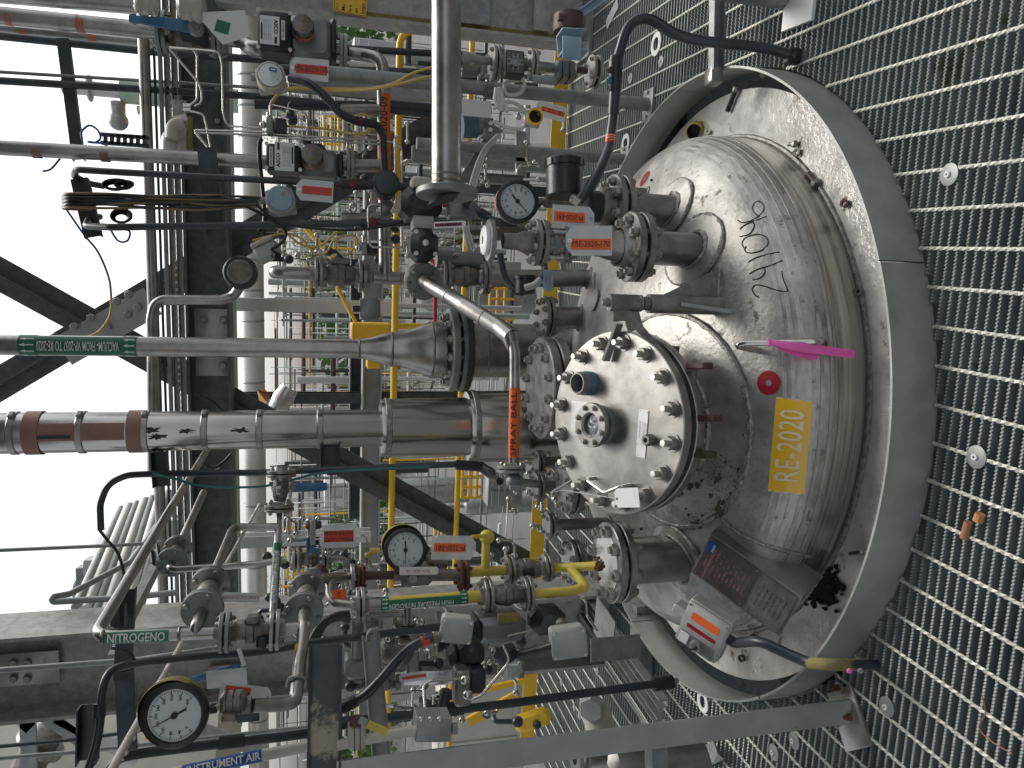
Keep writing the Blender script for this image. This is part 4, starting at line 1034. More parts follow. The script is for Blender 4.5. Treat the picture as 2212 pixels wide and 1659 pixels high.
# paper tag with green square
t = thing('tag', 'creased white paper tag with green square below the blue lever', 'tag', P(492, 60, 3.7))
M = frame(P(492, 60, 3.7), (0, -1, .1), IR) @ Matrix.Rotation(.12, 4, 'Z')
part('card', MB().poly([(-.105, .03), (-.03, -.075), (.09, -.045), (.085, .075), (-.10, .075)], .0015, M), M_['white_paper'], t)
part('green_square', MB().box((.062, .055, .0008), M @ Matrix.Rotation(-.35, 4, 'Z'), (-.022, -.004, .0024)), M_['green_label'], t)
# pipe from lever valve down to manifold, with actuated valve 105
YM = 3.65
mnf = thing('manifold', 'horizontal steel manifold pipe with an orange line label reading 2020-09', 'manifold', P(828, 400, YM))
tp(mnf, [(737, 113, 3.72), (790, 119, 3.70), (826, 128, YM), (829, 300), (832, 598)], YM, 27, 'pipe_steel', br=.10, n=24)
for y_, w_ in ((237, 24), (358, 28), (471, 24)): tp(mnf, [(737, y_), (828, y_)], YM, w_, 'pipe_steel')
band(mnf, P(829, 205, YM), P(830, 434, YM), W(13.5, 828, YM), 'orange_label', 'line_label', n=32)
wrap(mnf, 'RE-2020-09', .050, P(829, 213, YM), IU, W(13.5, 828, YM), None, 'black_ink', align='RIGHT')
tp(mnf, [(488, 84, 4.0), (520, 87, 4.0), (545, 105, 3.75), (580, 110, 3.72), (632, 104, 3.72)], 3.72, 34, 'pipe_steel', br=.1)
def weldring(root, x, y, Y, rp, ax=VD, mat='weld'):
    r = W(rp, x, Y); c = P(x, y, Y); part('weld_ring', MB().lathe([(r, -.004), (r + .002, 0), (r, .004)], frame(c, ax), 24), M_[mat], root)
for x, y in ((752, 114), (785, 118), (815, 122)): weldring(mnf, x, y, 3.71, 13.6, mat='rusty_brown')
for y in (345, 480, 520): weldring(mnf, 830, y, YM, 13.6, XX, 'weld')
def actuator(x0, yv, Y, label, flip, bodybox, ind, plate_y):
    """quarter turn valve with a grey pneumatic actuator, black switch box and round beacon"""
    (bx0, by0, bx1, by1) = bodybox
    t = thing('actuated_valve', label, 'valve', P(bx1 + 12, yv, Y))
    bx(t, 'actuator_body', bx0, by0 + 2, bx1 - 12, by1 - 2, Y - .10, .15, 'grey_enamel', .02)
    bx(t, 'end_cap', bx1 - 14, by0 + 4, bx1, by1, Y - .095, .15, 'black_cast', .02)
    fp(t, bx1 + 14, yv, Y, VD, 38, 4, gap=.002, mat='galv'); tp(t, [(bx1 - 10, yv), (bx1 + 12, yv)], Y, 30, 'pipe_steel')
    b, M = bx(t, 'switch_housing', x0, by0 - 8, bx0 + 4, by1 - 14, Y - .15, .11, 'black_cast', .012)
    hh = (P(x0, by0 - 8, Y) - P(x0, by1 - 14, Y)).length; ww = (P(x0, by0, Y) - P(bx0, by0, Y)).length
    screws(b, M, ww * .98, hh * .86, .008, .001, 'studs')
    px, py = (x0 + bx0) / 2 - 6 * flip - 2, (by0 + by1) / 2 - 12
    p, Mp = bx(t, 'nameplate', px - 21, py - 31, px + 21, py + 31, Y - .152, .002, 'name_plate', 0)
    rd = ID if flip > 0 else IU
    Mt = frame(Mp.translation + Vector((0, -.0012, 0)), (0, -1, 0), rd)
    s_ = W(1, px, Y)
    lettering(p, 'ASCO', 11 * s_, Mt @ Matrix.Translation((-8 * s_, 12 * s_, 0)), bold=.03)
    for k in range(5): lettering(p, 'PILOT VALVE 316 SS  MONITOR', 3.0 * s_, Mt @ Matrix.Translation((0, (2 - k * 4) * s_, 0)), 'grey_ink')
    part('black_bars', MB().box((34 * s_, 3 * s_, .0004), Mt, (3 * s_, -16 * s_, .0004)).box((14 * s_, 5 * s_, .0004), Mt, (20 * s_, 12 * s_, .0004)), M_['black_ink'], p)
    lx = px + 29 * (1 if flip > 0 else -1)
    l, Ml = bx(t, 'strip_label', lx - 4, py - 21, lx + 4, py + 21, Y - .152, .002, 'white_paper', 0)
    lettering(l, 'NR1A-MERCK-04', 4.6 * s_, frame(Ml.translation + Vector((0, -.0012, 0)), (0, -1, 0), IU if flip > 0 else ID))
    ix, iy = ind; c = P(ix, iy, Y - .13); fr = frame(c, (0, -1, 0), XX); r = W(22, ix, Y)
    part('beacon_base', MB().cyl(c + YY * .03, c, r * 1.05, n=32), M_['galv'], t)
    part('beacon', MB().lathe([(r, 0), (r, .05), (r * .92, .062), (0, .064)], fr, 36), M_['plate_dark'], t)
    for a in (0, math.pi):
        part('beacon_mark', MB().poly([(0, .004), (.010, .024), (.003, .028), (-.003, .028), (-.010, .024)], .0012, fr @ Matrix.Translation((0, 0, .0645)) @ Matrix.Rotation(a + math.pi / 2, 4, 'Z')), M_['tan_cable'], t)
    band(t, c, c + Vector((0, -.022, 0)), r, 'orange_tape', 'beacon_ring', off=.002)
    return t
actuator(557, 113, YM, 'actuated valve with black switch box at the upper right, next to tag HV-2020-105', 1, (624, 30, 727, 124), (655, 65), 60)
actuator(575, 358, YM, 'actuated valve with black switch box between the two round junction boxes', -1, (646, 318, 742, 382), (674, 341), 350)
tagcard(P(668, 150, 3.38), W(82, 668, 3.38), W(48, 668, 3.38), IR, ['HV-2020-105'], (0, -1, .1), 'pouch tag with red strip reading HV-2020-105', strip='tag_red', sw=.80, sh=.42, tsize=W(13, 668, 3.38), tilt=-.03)
tagcard(P(680, 412, 3.38), W(78, 680, 3.38), W(46, 680, 3.38), IR, [], (0, -1, .1), 'crumpled pouch tag with blank red strip beside the translucent junction box', strip='tag_red', sw=.80, sh=.38, tilt=-.05)
def jbox(x, y, rp, Y, label, mat, lens, badge=True):
    c = P(x, y, Y); r = W(rp, x, Y); fr = frame(c, (0, -1, 0), XX); t = thing('junction_box', label, 'junction box', c)
    part('base', MB().box((r * 1.9, r * 1.9, .02), fr @ Matrix.Rotation(.2, 4, 'Z'), (0, 0, -.05), .006), M_[mat], t)
    part('drum', MB().lathe([(r * .94, -.06), (r, -.04), (r, .0), (r * .97, .012), (r * .86, .016)], fr, 40), M_[mat], t)
    part('lid', MB().lathe([(r * .86, .012), (r * .80, .018), (0, .020)], fr, 36), M_[lens], t)
    part('gland', MB().cyl(fr @ Vector((r * .0, r * .95, -.03)), fr @ Vector((0, r * 1.35, -.03)), r * .26, n=16), M_['galv'], t)
    if badge:
        part('badge', MB().box((r * .5, r * .26, .001), fr @ Matrix.Rotation(1.4, 4, 'Z'), (-r * .1, -r * .38, .0212)), M_['blue_label'], t)
        part('badge_panel', MB().box((r * .32, r * .1, .0006), fr @ Matrix.Rotation(1.4, 4, 'Z'), (-r * .1, -r * .38, .0222)), M_['white_ink'], t)
    return t
jbox(585, 165, 31, 3.42, 'round beige junction box beside tag HV-2020-105', 'beige_enamel', 'name_plate')
jbox(606, 432, 31, 3.42, 'round translucent junction box beside the crumpled tag', 'light_enamel', 'pale_blue', False)
# conduits
S = spline([(626, 169, 3.38), (660, 177, 3.34), (690, 197, 3.32), (717, 224, 3.32), (737, 246, 3.34), (768, 261, 3.38)], 6)
t = thing('flexible_conduit', 'dark flexible conduit sagging from the beige junction box to the manifold', 'conduit', P(768, 261, 3.38))
part('hose', MB().tube(pts_(S), W(9, 690, 3.32), 14, br=0), M_['conduit'], t)
part('red_band', MB().tube([P(768, 260, 3.38), P(779, 263, 3.39)], W(10, 770, 3.38), 14), M_['dark_red'], t)
part('coupling', MB().tube([P(779, 263, 3.39), P(806, 268, 3.42)], W(9, 790, 3.4), 14), M_['black_cast'], t)
t = thing('conduit_run', 'black conduit with round cast junction box in front of the manifold label', 'conduit', P(832, 401, 3.46))
part('tube', MB().tube(pts_([(800, 266, 3.42), (812, 269, 3.44), (826, 286, 3.46), (829, 340, 3.46), (832, 402, 3.46)]), W(8.5, 828, 3.46), 14, br=.05), M_['black_cast'], t)
part('tube', MB().tube(pts_([(735, 398, 3.46), (900, 405, 3.46)]), W(8.5, 828, 3.46), 14), M_['conduit'], t)
part('tube', MB().tube(pts_([(735, 398, 3.46), (792, 400, 3.46)]), W(11, 828, 3.46), 14), M_['black_cast'], t)
jc = P(833, 401, 3.44); part('box_drum', MB().lathe([(0, .05), (.055, .05), (.058, .046), (.058, -.03), (0, -.03)], frame(jc, (0, -1, 0)), 36), M_['black_cast'], t)
part('box_lid', MB().lathe([(.05, .050), (.05, .058), (.044, .06), (0, .06)], frame(jc, (0, -1, 0)), 32), M_['conduit'], t)
part('plug', MB().hexa(frame(P(763, 397, 3.44), (0, -1, 0)), .022, .012), M_['dark_red'], t)
t = thing('conduit_run', 'long black conduit looping at the top with a red plug, nearest the manifold tee', 'conduit', P(880, 482, 3.40))
part('tube', MB().tube(pts_([(215, 468, 3.9), (192, 474, 3.75), (186, 488, 3.60), (240, 491, 3.5), (553, 486, 3.45), (880, 481, 3.40), (1010, 479, 3.30)]), W(7.5, 553, 3.45), 14, br=.06), M_['conduit'], t)
part('coupling', MB().tube(pts_([(778, 483, 3.42), (822, 482, 3.42)]), W(10, 800, 3.4), 14), M_['black_cast'], t)
part('plug', MB().hexa(frame(P(805, 481, 3.39), (0, -1, 0)), .022, .02), M_['dark_red'], t)
t = thing('conduit_run', 'long black conduit looping at the top beside the loop of coiled cable', 'conduit', P(731, 396, 3.45))
part('tube', MB().tube(pts_([(222, 402, 3.95), (190, 396, 3.85), (160, 380, 3.7), (164, 366, 3.55), (240, 371, 3.5), (553, 388, 3.46), (735, 398, 3.46)]), W(7.2, 553, 3.45), 14, br=.06), M_['conduit'], t)
for k in range(2):
    y0 = (395, 450)[k]
# bundle of cables
def cable(l, Y, r, mat, label, group=None, n=7): 
    return solo('cable', MB().tube(pts_(spline([(p[0], p[1], p[2] if len(p) > 2 else Y) for p in l], 5)), r, n, br=0), M_[mat], label, 'cable', group)
random.seed(11)
for k in range(13):
    y = 418 + k * 2.5; mt = ('tan_cable', 'black_cable', 'black_cable', 'dark_steel')[k % 4]
    cable([(200, y + 6, 3.75), (150, y + 4, 3.70), (137 + random.uniform(-3, 3), y + 2, 3.6), (150, y, 3.50 + .01 * (k % 3)), (230, y + random.uniform(-4, 4), 3.5), (330, y + 3 + random.uniform(-3, 3), 3.5), (410, y + 4 + random.uniform(-5, 5), 3.49), (480, y + 5 + random.uniform(-3, 3), 3.5), (553 + random.uniform(0, 14), y + 8 - k * .8, 3.49)], 3.5, .0055, mt, 'cable in the bundle strapped between the two black conduit loops', 'strapped bundle of cables')
cable([(553, 440), (590, 472), (650, 490), (760, 497), (850, 485), (870, 476)], 3.36, .006, 'black_cable', 'black cable drooping from the bundle to the manifold tee')
cable([(530, 445), (580, 470), (615, 495), (612, 520), (585, 540)], 3.40, .007, 'black_cable', 'black cable curling into the beige conduit body')
cable([(553, 490), (600, 492), (650, 528), (690, 532), (722, 505), (740, 500)], 3.6, .005, 'yellow_cable', 'yellow cable waving left of the tee flange')
cable([(545, 520), (610, 505), (650, 515), (680, 548), (705, 545), (725, 515), (765, 510), (770, 528), (745, 552), (725, 530), (735, 512)], 3.62, .005, 'yellow_cable', 'yellow cable coiled beside the upper valve flange')
cable([(1000, 128, 3.5), (900, 155, 3.45), (850, 180, 3.4), (790, 192, 3.4), (700, 192, 3.45), (620, 195, 3.5), (585, 225, 3.5), (590, 270, 3.6)], 3.4, .006, 'yellow_cable', 'upper yellow cable sweeping across the manifold elbow')
cable([(1010, 150, 3.5), (930, 165, 3.42), (860, 182, 3.38), (790, 195, 3.38), (700, 196, 3.45), (630, 190, 3.5), (592, 215, 3.5), (580, 260, 3.6)], 3.4, .006, 'yellow_cable', 'lower yellow cable sweeping across the manifold elbow')
cable([(620, 272), (700, 278), (760, 290), (790, 285), (800, 262), (785, 246), (765, 255), (762, 280), (785, 292), (806, 275)], 3.52, .005, 'yellow_cable', 'yellow cable coiled behind the red banded hose coupling')
cable([(565, 300), (560, 330), (572, 470), (560, 500)], 3.6, .010, 'black_cable', 'thick dark cable hidden behind the black switch boxes')
for i, (cx_, cy_, rr) in enumerate(((262, 466, 20), (250, 398, 26), (268, 398, 18))):
    mb = MB()
    for k in range(7):
        r_ = rr * (1 - .05 * k); mb.tube(pts_([(cx_ + r_ * 1.1 * math.cos(a / 10 * math.pi), cy_ + r_ * (.72 if i == 0 else .4) * math.sin(a / 10 * math.pi) + k * .8, 3.68 + .01 * k) for a in range(21)]), .006, 6, br=0)
    solo('cable_coil', mb, M_['black_cable'], ('round coil of black cable hanging beside the lower conduit loop', 'loose coil of dark cable on the upper conduit loop', 'small tight coil of dark cable on the upper conduit loop')[i], 'cable coil')
for i, l in enumerate((([(178, 300), (176, 285), (192, 271), (210, 280), (217, 298), (205, 308), (190, 306), (230, 311)], 'blue cable making a round loop above the black conduit loops'),
          ([(130, 342), (110, 365), (92, 370)], 'pale blue cable end hanging free against the sky near the taped pipe'),
          ([(139, 446), (180, 505), (212, 545), (235, 600), (240, 640)], 'long blue cable curving down across the steel braces'),
          ([(238, 495), (255, 520), (275, 520), (280, 500), (262, 495)], 'blue cable twisted into a loop below the cable coil'))):
    cable([(p[0], p[1], 3.9) for p in l[0]], 3.9, .005, 'blue_cable', l[1])
cable([(240, 640), (238, 680), (215, 715), (185, 730)], 4.2, .006, 'yellow_cable', 'tan cable crossing in front of the brace connection')
# unistrut brackets
def strut(p0, p1, up, w_, d, label, mat='dark_steel', Y=None, group=None, name='strut_channel'):
    a, b = P(*p0), P(*p1); return solo(name, MB().ext(chan(w_, d, .004), a, b, up), M_[mat], label, 'channel', group)
strut((134, 82, 4.3), (168, 345, 4.3), (0, 1, 0), .055, .04, 'dark channel crossing the sky between the upper pipes')
strut((170, 385, 3.75), (200, 512, 3.75), (0, 1, 0), .07, .04, 'dark channel holding the two conduit loops')
strut((445, 318, 3.58), (470, 535, 3.58), (0, 1, 0), .075, .045, 'dark channel clamping pipes left of the lower switch box')
t = thing('perforated_plate', 'black perforated cable ladder seen against the sky', 'cable ladder', P(270, 303, 4.2))
for y in (294, 312): part('side_rail', MB().box((.22, .018, .02), frame(P(270, y, 4.2), (0, -1, 0), IR), bev=.002), M_['dark_steel'], t)
for x in (228, 242, 256, 270, 284, 298, 312): part('rung', MB().box((.016, .05, .02), frame(P(x, 303, 4.2), (0, -1, 0), IR)), M_['dark_steel'], t)
# taped pipe down to second actuated valve
C3 = thing('process_pipe', 'grey steel pipe with two red tape bands running down to the lower switch box', 'pipe', P(575, 352, 3.72))
tp(C3, [(-60, 316), (480, 345), (600, 352)], 3.72, 30, 'pipe_steel', n=20)
for x in (80, 228): band(C3, P(x - 9, 322 + (x - 9) * .054, 3.72), P(x + 9, 322 + (x + 9) * .054, 3.72), W(15, x, 3.72), 'faded_red_tape', 'tape_band')
for nm, l, w_, mt, Y in (('dark grey vertical conduit crossing the sky beside the thin bare conduit', [(-40, 172), (553, 208), (1060, 262)], 15, 'dark_steel', 4.3), ('thin grey conduit next to the dark vertical conduit', [(-40, 153), (553, 189), (1040, 236)], 7, 'galv', 4.3),
        ('dark vertical conduit nearest the taped process pipes', [(-40, 74), (330, 112), (553, 128), (1060, 185)], 16, 'dark_steel', 4.4), ('dark vertical conduit passing behind the beige junction box', [(560, 150), (860, 158), (1060, 168)], 22, 'conduit', 4.2), ('thin dark vertical conduit right of the manifold elbow', [(735, 104), (1050, 122)], 14, 'conduit', 4.2), ('dark vertical conduit behind the orange line label', [(550, 224), (860, 232), (1060, 240)], 22, 'conduit', 4.3)):
    sp_('conduit', nm, 'conduit', l, Y, w_, mt)
# small bore tubing
def tub(l, Y, label, w_=5, mat='tubing', group=None): return sp_('tubing', label, 'tubing', l, Y, w_, mat, br=.03, n=10, group=group)
tub([(366, 103), (440, 108), (474, 112), (480, 140), (482, 240), (490, 272), (560, 276)], 3.7, 'small steel tube bending twice left of the beige junction box')
tub([(366, 104), (430, 180), (436, 200), (436, 222), (420, 230)], 3.75, 'small steel tube running diagonally with green tape, outer one')
tub([(418, 108), (426, 120), (426, 215), (410, 229)], 3.76, 'small steel tube running straight with green tape, inner one')
tub([(410, 240), (440, 246), (447, 275), (455, 320)], 3.75, 'small bent steel tube entering the dark channel')
tub([(450, 318), (421, 282), (425, 281), (620, 286)], 3.7, 'upper tube of the long pair passing between the switch boxes')
tub([(452, 322), (422, 287), (426, 287), (640, 294)], 3.72, 'lower tube of the long pair passing between the switch boxes')
tub([(596, 290), (820, 305), (853, 308), (868, 322), (868, 540)], 3.5, 'long small tube turning beside the yellow handrail')
tub([(600, 297), (820, 312)], 3.5, 'short small tube ending at the orange label')
tub([(585, 250), (583, 226), (590, 226), (660, 243), (664, 260), (664, 300)], 3.5, 'thin bent tube arching over the solenoid block')
tub([(810, 442), (796, 444), (795, 460), (797, 520), (802, 534), (870, 534)], 3.38, 'small tube looping from the manifold block beside the red plug')
tub([(845, 458), (855, 440), (853, 300), (858, 290), (862, 296)], 3.40, 'bright small tube parallel with the manifold')
# solenoid blocks
def sol(x0, y0, x1, y1, Y, label, extra=None):
    t = thing('solenoid_valve', label, 'solenoid valve', P((x0 + x1) / 2, (y0 + y1) / 2, Y))
    xm = x0 + (x1 - x0) * .35
    bx(t, 'block', x0, y0, xm, y1, Y, .06, 'galv', .003); bx(t, 'coil', xm + 1, y0 + 1, x1, y1 - 1, Y - .01, .07, 'black_cast', .006)
    part('fitting', MB().tube([P(x0 + 5, y0, Y + .03), P(x0 + 5, y0 - 10, Y + .03)], .009, 10), M_['tubing'], t)
    part('fitting', MB().sph(P(x0 - 6, (y0 + y1) / 2, Y + .02), .016), M_['tubing'], t)
    return t
sol(575, 253, 619, 286, 3.48, 'black solenoid valve between the round beige junction box and the lower switch box')
sol(781, 523, 818, 548, 3.42, 'small black solenoid valve with white label by the manifold tee')
t = thing('manifold_block', 'square steel block with tube fittings clamped at the end of the orange label', 'block', P(836, 450, 3.50))
bx(t, 'block', 823, 434, 848, 461, 3.50, .07, 'flange_steel', .003)
for x, y in ((817, 443), (817, 455), (852, 443), (852, 455)): part('fitting', MB().cyl(P(x - 4, y, 3.5), P(x + 5, y, 3.5), .011, n=6), M_['tubing'], t)
# --- valve column V1 under the tee
v1 = thing('ball_valve', 'flanged ball valve on the pipe bend left of the manifold tee', 'valve', P(740, 594, YM))
fp(v1, 689, 592, YM, VD, 37, 4, hub=17); vp(v1, (700, 593), (772, 595), YM, 22); fp(v1, 783, 596, YM, VD, 36, 4, hub=17)
part('bonnet', MB().box((.09, .03, .06), frame(P(735, 566, YM - .0), (0, -1, 0), IR), bev=.005), M_['cast_steel'], v1)
p = thing('process_pipe', 'bright pipe elbow turning away left of the flanged ball valve', 'pipe', P(680, 591, YM))
tp(p, [(678, 591), (612, 589), (594, 588, YM + .02), (600, 586, YM + .35)], YM, 28, 'pipe_steel', br=.07, n=22)
p = thing('process_pipe', 'short steel pipe between the ball valve and the round facing flange', 'pipe', P(830, 598, YM))
tp(p, [(793, 597), (900, 604)], YM, 28, 'pipe_steel', n=22)
for k in range(3): weldring(p, 805 + 30 * k, 598 + k * 1.5, YM, 14.4)
# pipe loop against the beam
sp_('process_pipe', 'bright steel pipe looping across the dark beam beside the vacuum pipe', 'pipe', [(330, 1030), (329, 760), (327, 690), (333, 660), (350, 648), (480, 648), (505, 640), (522, 612, 3.9)], 3.95, 22, 'pipe_steel', br=.12, n=22)
# round drum gauge (dark instrument) at the left of the yellow leg
t = thing('dark_instrument', 'round dark instrument with a glass face left of the valve elbow', 'instrument', P(519, 588, 3.5))
fr = frame(P(519, 588, 3.5), (0, -1, 0)); part('housing', MB().lathe([(0, -.05), (.07, -.05), (.072, 0), (.066, .012), (.05, .014)], fr, 36), M_['black_cast'], t)
part('lens', MB().lathe([(0, .016), (.042, .015), (.05, .010)], fr, 32), M_['cast_steel'], t); part('lens_ring', MB().lathe([(.042, .012), (.05, .018), (.054, .012)], fr, 32), M_['galv'], t)
t = thing('conduit_fitting', 'tilted beige conduit body with cable gland near the dark instrument', 'conduit body', P(578, 545, 3.45))
fr = frame(P(578, 545, 3.45), (.1, -1, .1), IR) @ Matrix.Rotation(.5, 4, 'Z'); part('box', MB().box((.11, .07, .06), fr, bev=.012), M_['light_enamel'], t)
part('cover', MB().box((.10, .02, .07), fr, (0, .045, 0), .006), M_['beige_enamel'], t); part('gland', MB().cyl(fr @ Vector((.02, -.03, .03)), fr @ Vector((.03, -.05, .05)), .016, n=14), M_['black_cast'], t)
# --- spray ball pipe and its flange, valve V2
v2 = thing('ball_valve', 'flanged ball valve between the round facing flange and the dome', 'valve', P(1000, 600, 3.4))
fp(v2, 963, 597, 3.4, VD, 34, 4, hub=16); vp(v2, (975, 597), (1036, 599), 3.4, 19); fp(v2, 1048, 600, 3.4, VD, 36, 4, hub=15)
nbz = DV(1272, 601)
n3 = thing('process_pipe', 'steel pipe from the ball valve down onto the dome behind PSE', 'pipe', nbz)
part('pipe', MB().cyl(P(1060, 601, nbz.y), nbz - ZZ * .03, .038, n=24), M_['pipe_steel'], n3); foot_weld(n3, nbz, ZZ, .042, .007, 28, .001)
t = thing('facing_flange', 'dark round flange facing the viewer at the end of the spray ball pipe', 'flange', P(918, 608, 3.25))
ax = Vector((-.35, -1, -.15)).normalized()
fA = flanges(t, P(914, 607, 3.30), ax, .080, 4, .018, .006, 'flange_steel', rot=.1)
part('face_ring', MB().lathe([(.034, 0), (.078, 0), (.078, .004), (.034, .004)], frame(P(914, 607, 3.30) + ax * .0212, ax), 40), M_['grey_flange'], t)
spb = thing('spray_ball_pipe', 'bent steel pipe with orange label reading SPRAY BALL crossing the vessel', 'pipe', P(1112, 1000, 2.72))
sl = [(916, 607, 3.26), (930, 615, 3.18), (1003, 660, 2.95), (1078, 706, 2.80), (1104, 728, 2.74), (1112, 760, 2.72), (1112, 840, 2.72), (1109, 1000, 2.72)]
part('pipe', MB().tube(pts_(sl[:5]), W(17.5, 1003, 2.95), 24, br=.10), M_['pipe_steel'], spb)
part('pipe', MB().tube(pts_(sl[3:]), .0195, 24, br=.10), M_['pipe_steel'], spb)
part('reducer', MB().lathe([(.0305, 0), (.0305, .02), (.0200, .06)], frame(P(1100, 722, 2.75), P(1112, 775, 2.72) - P(1100, 722, 2.75)), 24), M_['pipe_steel'], spb)
band(spb, P(1112, 838, 2.72), P(1109.5, 988, 2.72), .0195, 'orange_label', 'line_label')
wrap(spb, 'SPRAY BALL', .030, P(1111, 846, 2.72), P(1112, 838, 2.72) - P(1109.5, 988, 2.72), .0195, None, 'black_ink', align='RIGHT', xs=1.3, fit=(P(1112, 838, 2.72) - P(1109.5, 988, 2.72)).length * .92)
for i in (2, 3):
    a, b = P(*sl[i]), P(*sl[i - 1]); part('weld_ring', MB().lathe([(W(17.6, 1003, 2.95), -.003), (W(17.6, 1003, 2.95) + .002, 0), (W(17.6, 1003, 2.95), .003)], frame(a.lerp(b, .4), b - a), 20), M_['weld'], spb)
t = thing('ball_valve', 'grey ball valve covered in mould at the left end of the spray ball pipe', 'valve', P(1105, 1020, 2.72))
fp(t, 1105, 1012, 2.72, XX, 31, 4, mat='grey_flange'); part('body', MB().sph(P(1112, 1040, 2.74), .034), M_['grey_flange'], t); part('handle', MB().box((.06, .02, .012), frame(P(1118, 1054, 2.68), (0, -1, 0), IR), bev=.003), M_['grey_flange'], t)
part('outlet', MB().tube([P(1112, 1040, 2.74), P(1162, 1046, 2.95)], .016, 12), M_['pipe_steel'], t)
# --- electric actuated valve HV-2020-709
t = thing('actuated_valve', 'large black actuated valve left of the horizontal pipe flange, tag HV-2020-709', 'valve', P(920, 560, 3.3))
b, M = bx(t, 'gear_housing', 889, 492, 949, 558, 3.12, .16, 'black_cast', .03); screws(b, M, .078, .088, .009, .001)
part('centre_screw', MB().lathe([(0, 0), (.013, 0), (.013, .008), (.008, .010), (0, .010)], M @ Matrix.Translation((0, 0, .001)), 20), M_['studs'], b)
bx(t, 'motor_housing', 868, 401, 958, 467, 3.14, .18, 'black_cast', .03); bx(t, 'indicator_dome', 890, 380, 932, 402, 3.12, .08, 'beige_enamel', .008)
bx(t, 'bracket', 893, 466, 937, 493, 3.16, .10, 'light_enamel', .002); bx(t, 'terminal_box', 971, 431, 1030, 468, 3.12, .09, 'grey_enamel', .008)
bx(t, 'red_tab', 959, 431, 972, 445, 3.16, .03, 'red_paint', .002)
cy = thing('actuator_cylinder', 'grey actuator cylinder lying behind the tilted facing flange', 'actuator', P(990, 566, 3.45))
part('barrel', MB().tube([P(942, 560, 3.45), P(1040, 566, 3.45)], .042, 28), M_['grey_enamel'], cy); part('label', MB().box((.11, .002, .03), frame(P(985, 552, 3.40), ZZ, IR)), M_['white_paper'], cy)
part('end_cap', MB().sph(P(1042, 566, 3.45), .041), M_['black_cast'], cy)
t = thing('flexible_conduit', 'short black flexible conduit with elbow from the grey terminal box to behind the gauge', 'conduit', P(1110, 482, 3.0))
part('hose', MB().tube(pts_(spline([(1008, 440, 3.08), (1024, 449, 3.05), (1049, 468, 3.02), (1078, 480, 3.0), (1115, 482, 3.0)], 6)), W(8.5, 1049, 3.02), 14, br=0), M_['conduit'], t)
part('elbow', MB().sph(P(1008, 438, 3.07), .024), M_['black_cast'], t); part('coupling', MB().tube([P(1036, 458, 3.03), P(1056, 471, 3.02)], .020, 12), M_['black_cast'], t)
tagcard(P(972, 485, 3.05), W(72, 972, 3.05), W(14, 972, 3.05), IL, ['HV-2020-709'], (0, -1, .5), 'narrow tag seen edge on reading HV-2020-709 below the black actuator', strip='dark_red', sw=.84, sh=.5, tsize=W(7, 972, 3.05), card='white_paper')
# --- pressure gauge on the right
nums = [(str(v_), v_ / 200) for v_ in range(0, 201, 20)]
gauge(1118, 435, 2.72, 46, 'pressure gauge with red banded case above the tag PI-2020-E81', nums, .01, stem=(1166, 435, 2.72))
t = thing('needle_valve', 'small steel block and fittings between the right gauge and the black head', 'valve', P(1200, 437, 2.72))
part('block', MB().tube(pts_([(1164, 436), (1240, 440)], 2.74), .012, 8), M_['cast_steel'], t); bx(t, 'body', 1178, 424, 1198, 446, 2.72, .03, 'cast_steel', .004); bx(t, 'nut', 1216, 430, 1232, 448, 2.73, .03, 'flange_steel', .004)
# --- large horizontal pipe entering from the right
hp = thing('process_pipe', 'large bare steel pipe entering from the top of the picture and ending in a flange', 'pipe', P(964, 410, 2.42))
tp(hp, [(964, -60), (964, 408)], 2.42, 64, 'pipe_steel', n=48, br=0)
flange1(hp, P(966, 424, 2.42), XX, W(67, 966, 2.42), W(14, 966, 2.42), bore=.0, mat='grey_flange'); part('collar', MB().cyl(P(966, 406, 2.42), P(966, 411, 2.42), W(46, 966, 2.42), n=40), M_['flange_steel'], hp)
for y in (392, 378): band(hp, P(964, y, 2.42), P(964, y + 5, 2.42), W(32, 964, 2.42), 'cast_steel', 'weld_stain', off=.0008, n=48)
part('thin_blind', MB().cyl(P(966, 428, 2.42), P(967, 431, 2.42), W(44, 966, 2.42), n=40), M_['black_cast'], hp)
# --- valve string at the right
vs = thing('valve_string', 'small bore valve string with blue faced valve hanging from the horizontal pipe', 'valve string', P(1307, 157, 3.3))
tp(vs, [(985, 127), (1026, 130), (1058, 132)], 3.3, 18, 'pipe_steel'); part('reducer', MB().lathe([(.034, 0), (.034, .03), (.02, .06)], frame(P(996, 128, 3.3), VD), 20), M_['pipe_steel'], vs)
fp(vs, 1069, 137, 3.3, VD, 37, 4); fp(vs, 1149, 140, 3.3, VD, 33, 4); vp(vs, (1080, 136), (1138, 140), 3.3, 16)
b, M = bx(vs, 'blue_face', 1093, 108, 1133, 162, 3.16, .06, 'black_cast', .004)
part('face_frame', MB().box((.07, .09, .004), M, (0, 0, .002)), M_['plate_dark'], b)
for k in range(4):
    a = k * math.pi / 2
    part('vane', MB().box((.018, .004, .005), M @ Matrix.Rotation(a, 4, 'Z'), (.026, .010, .005)).box((.018, .004, .005), M @ Matrix.Rotation(a, 4, 'Z'), (.026, -.010, .005)), M_['light_enamel'], b)
part('hub', MB().lathe([(0, .010), (.014, .008), (.018, .014), (.021, .014), (.021, 0)], M, 24), M_['galv'], b)
tp(vs, [(1160, 142), (1205, 148)], 3.3, 20, 'pipe_steel'); bx(vs, 'valve_block', 1200, 128, 1248, 167, 3.25, .09, 'flange_steel', .012); tp(vs, [(1245, 150), (1268, 153)], 3.3, 14, 'rusty_brown')
for x in (1215, 1231): bx(vs, 'joint_line', x, 127, x + 1.5, 168, 3.245, .095, 'black_cast', 0)
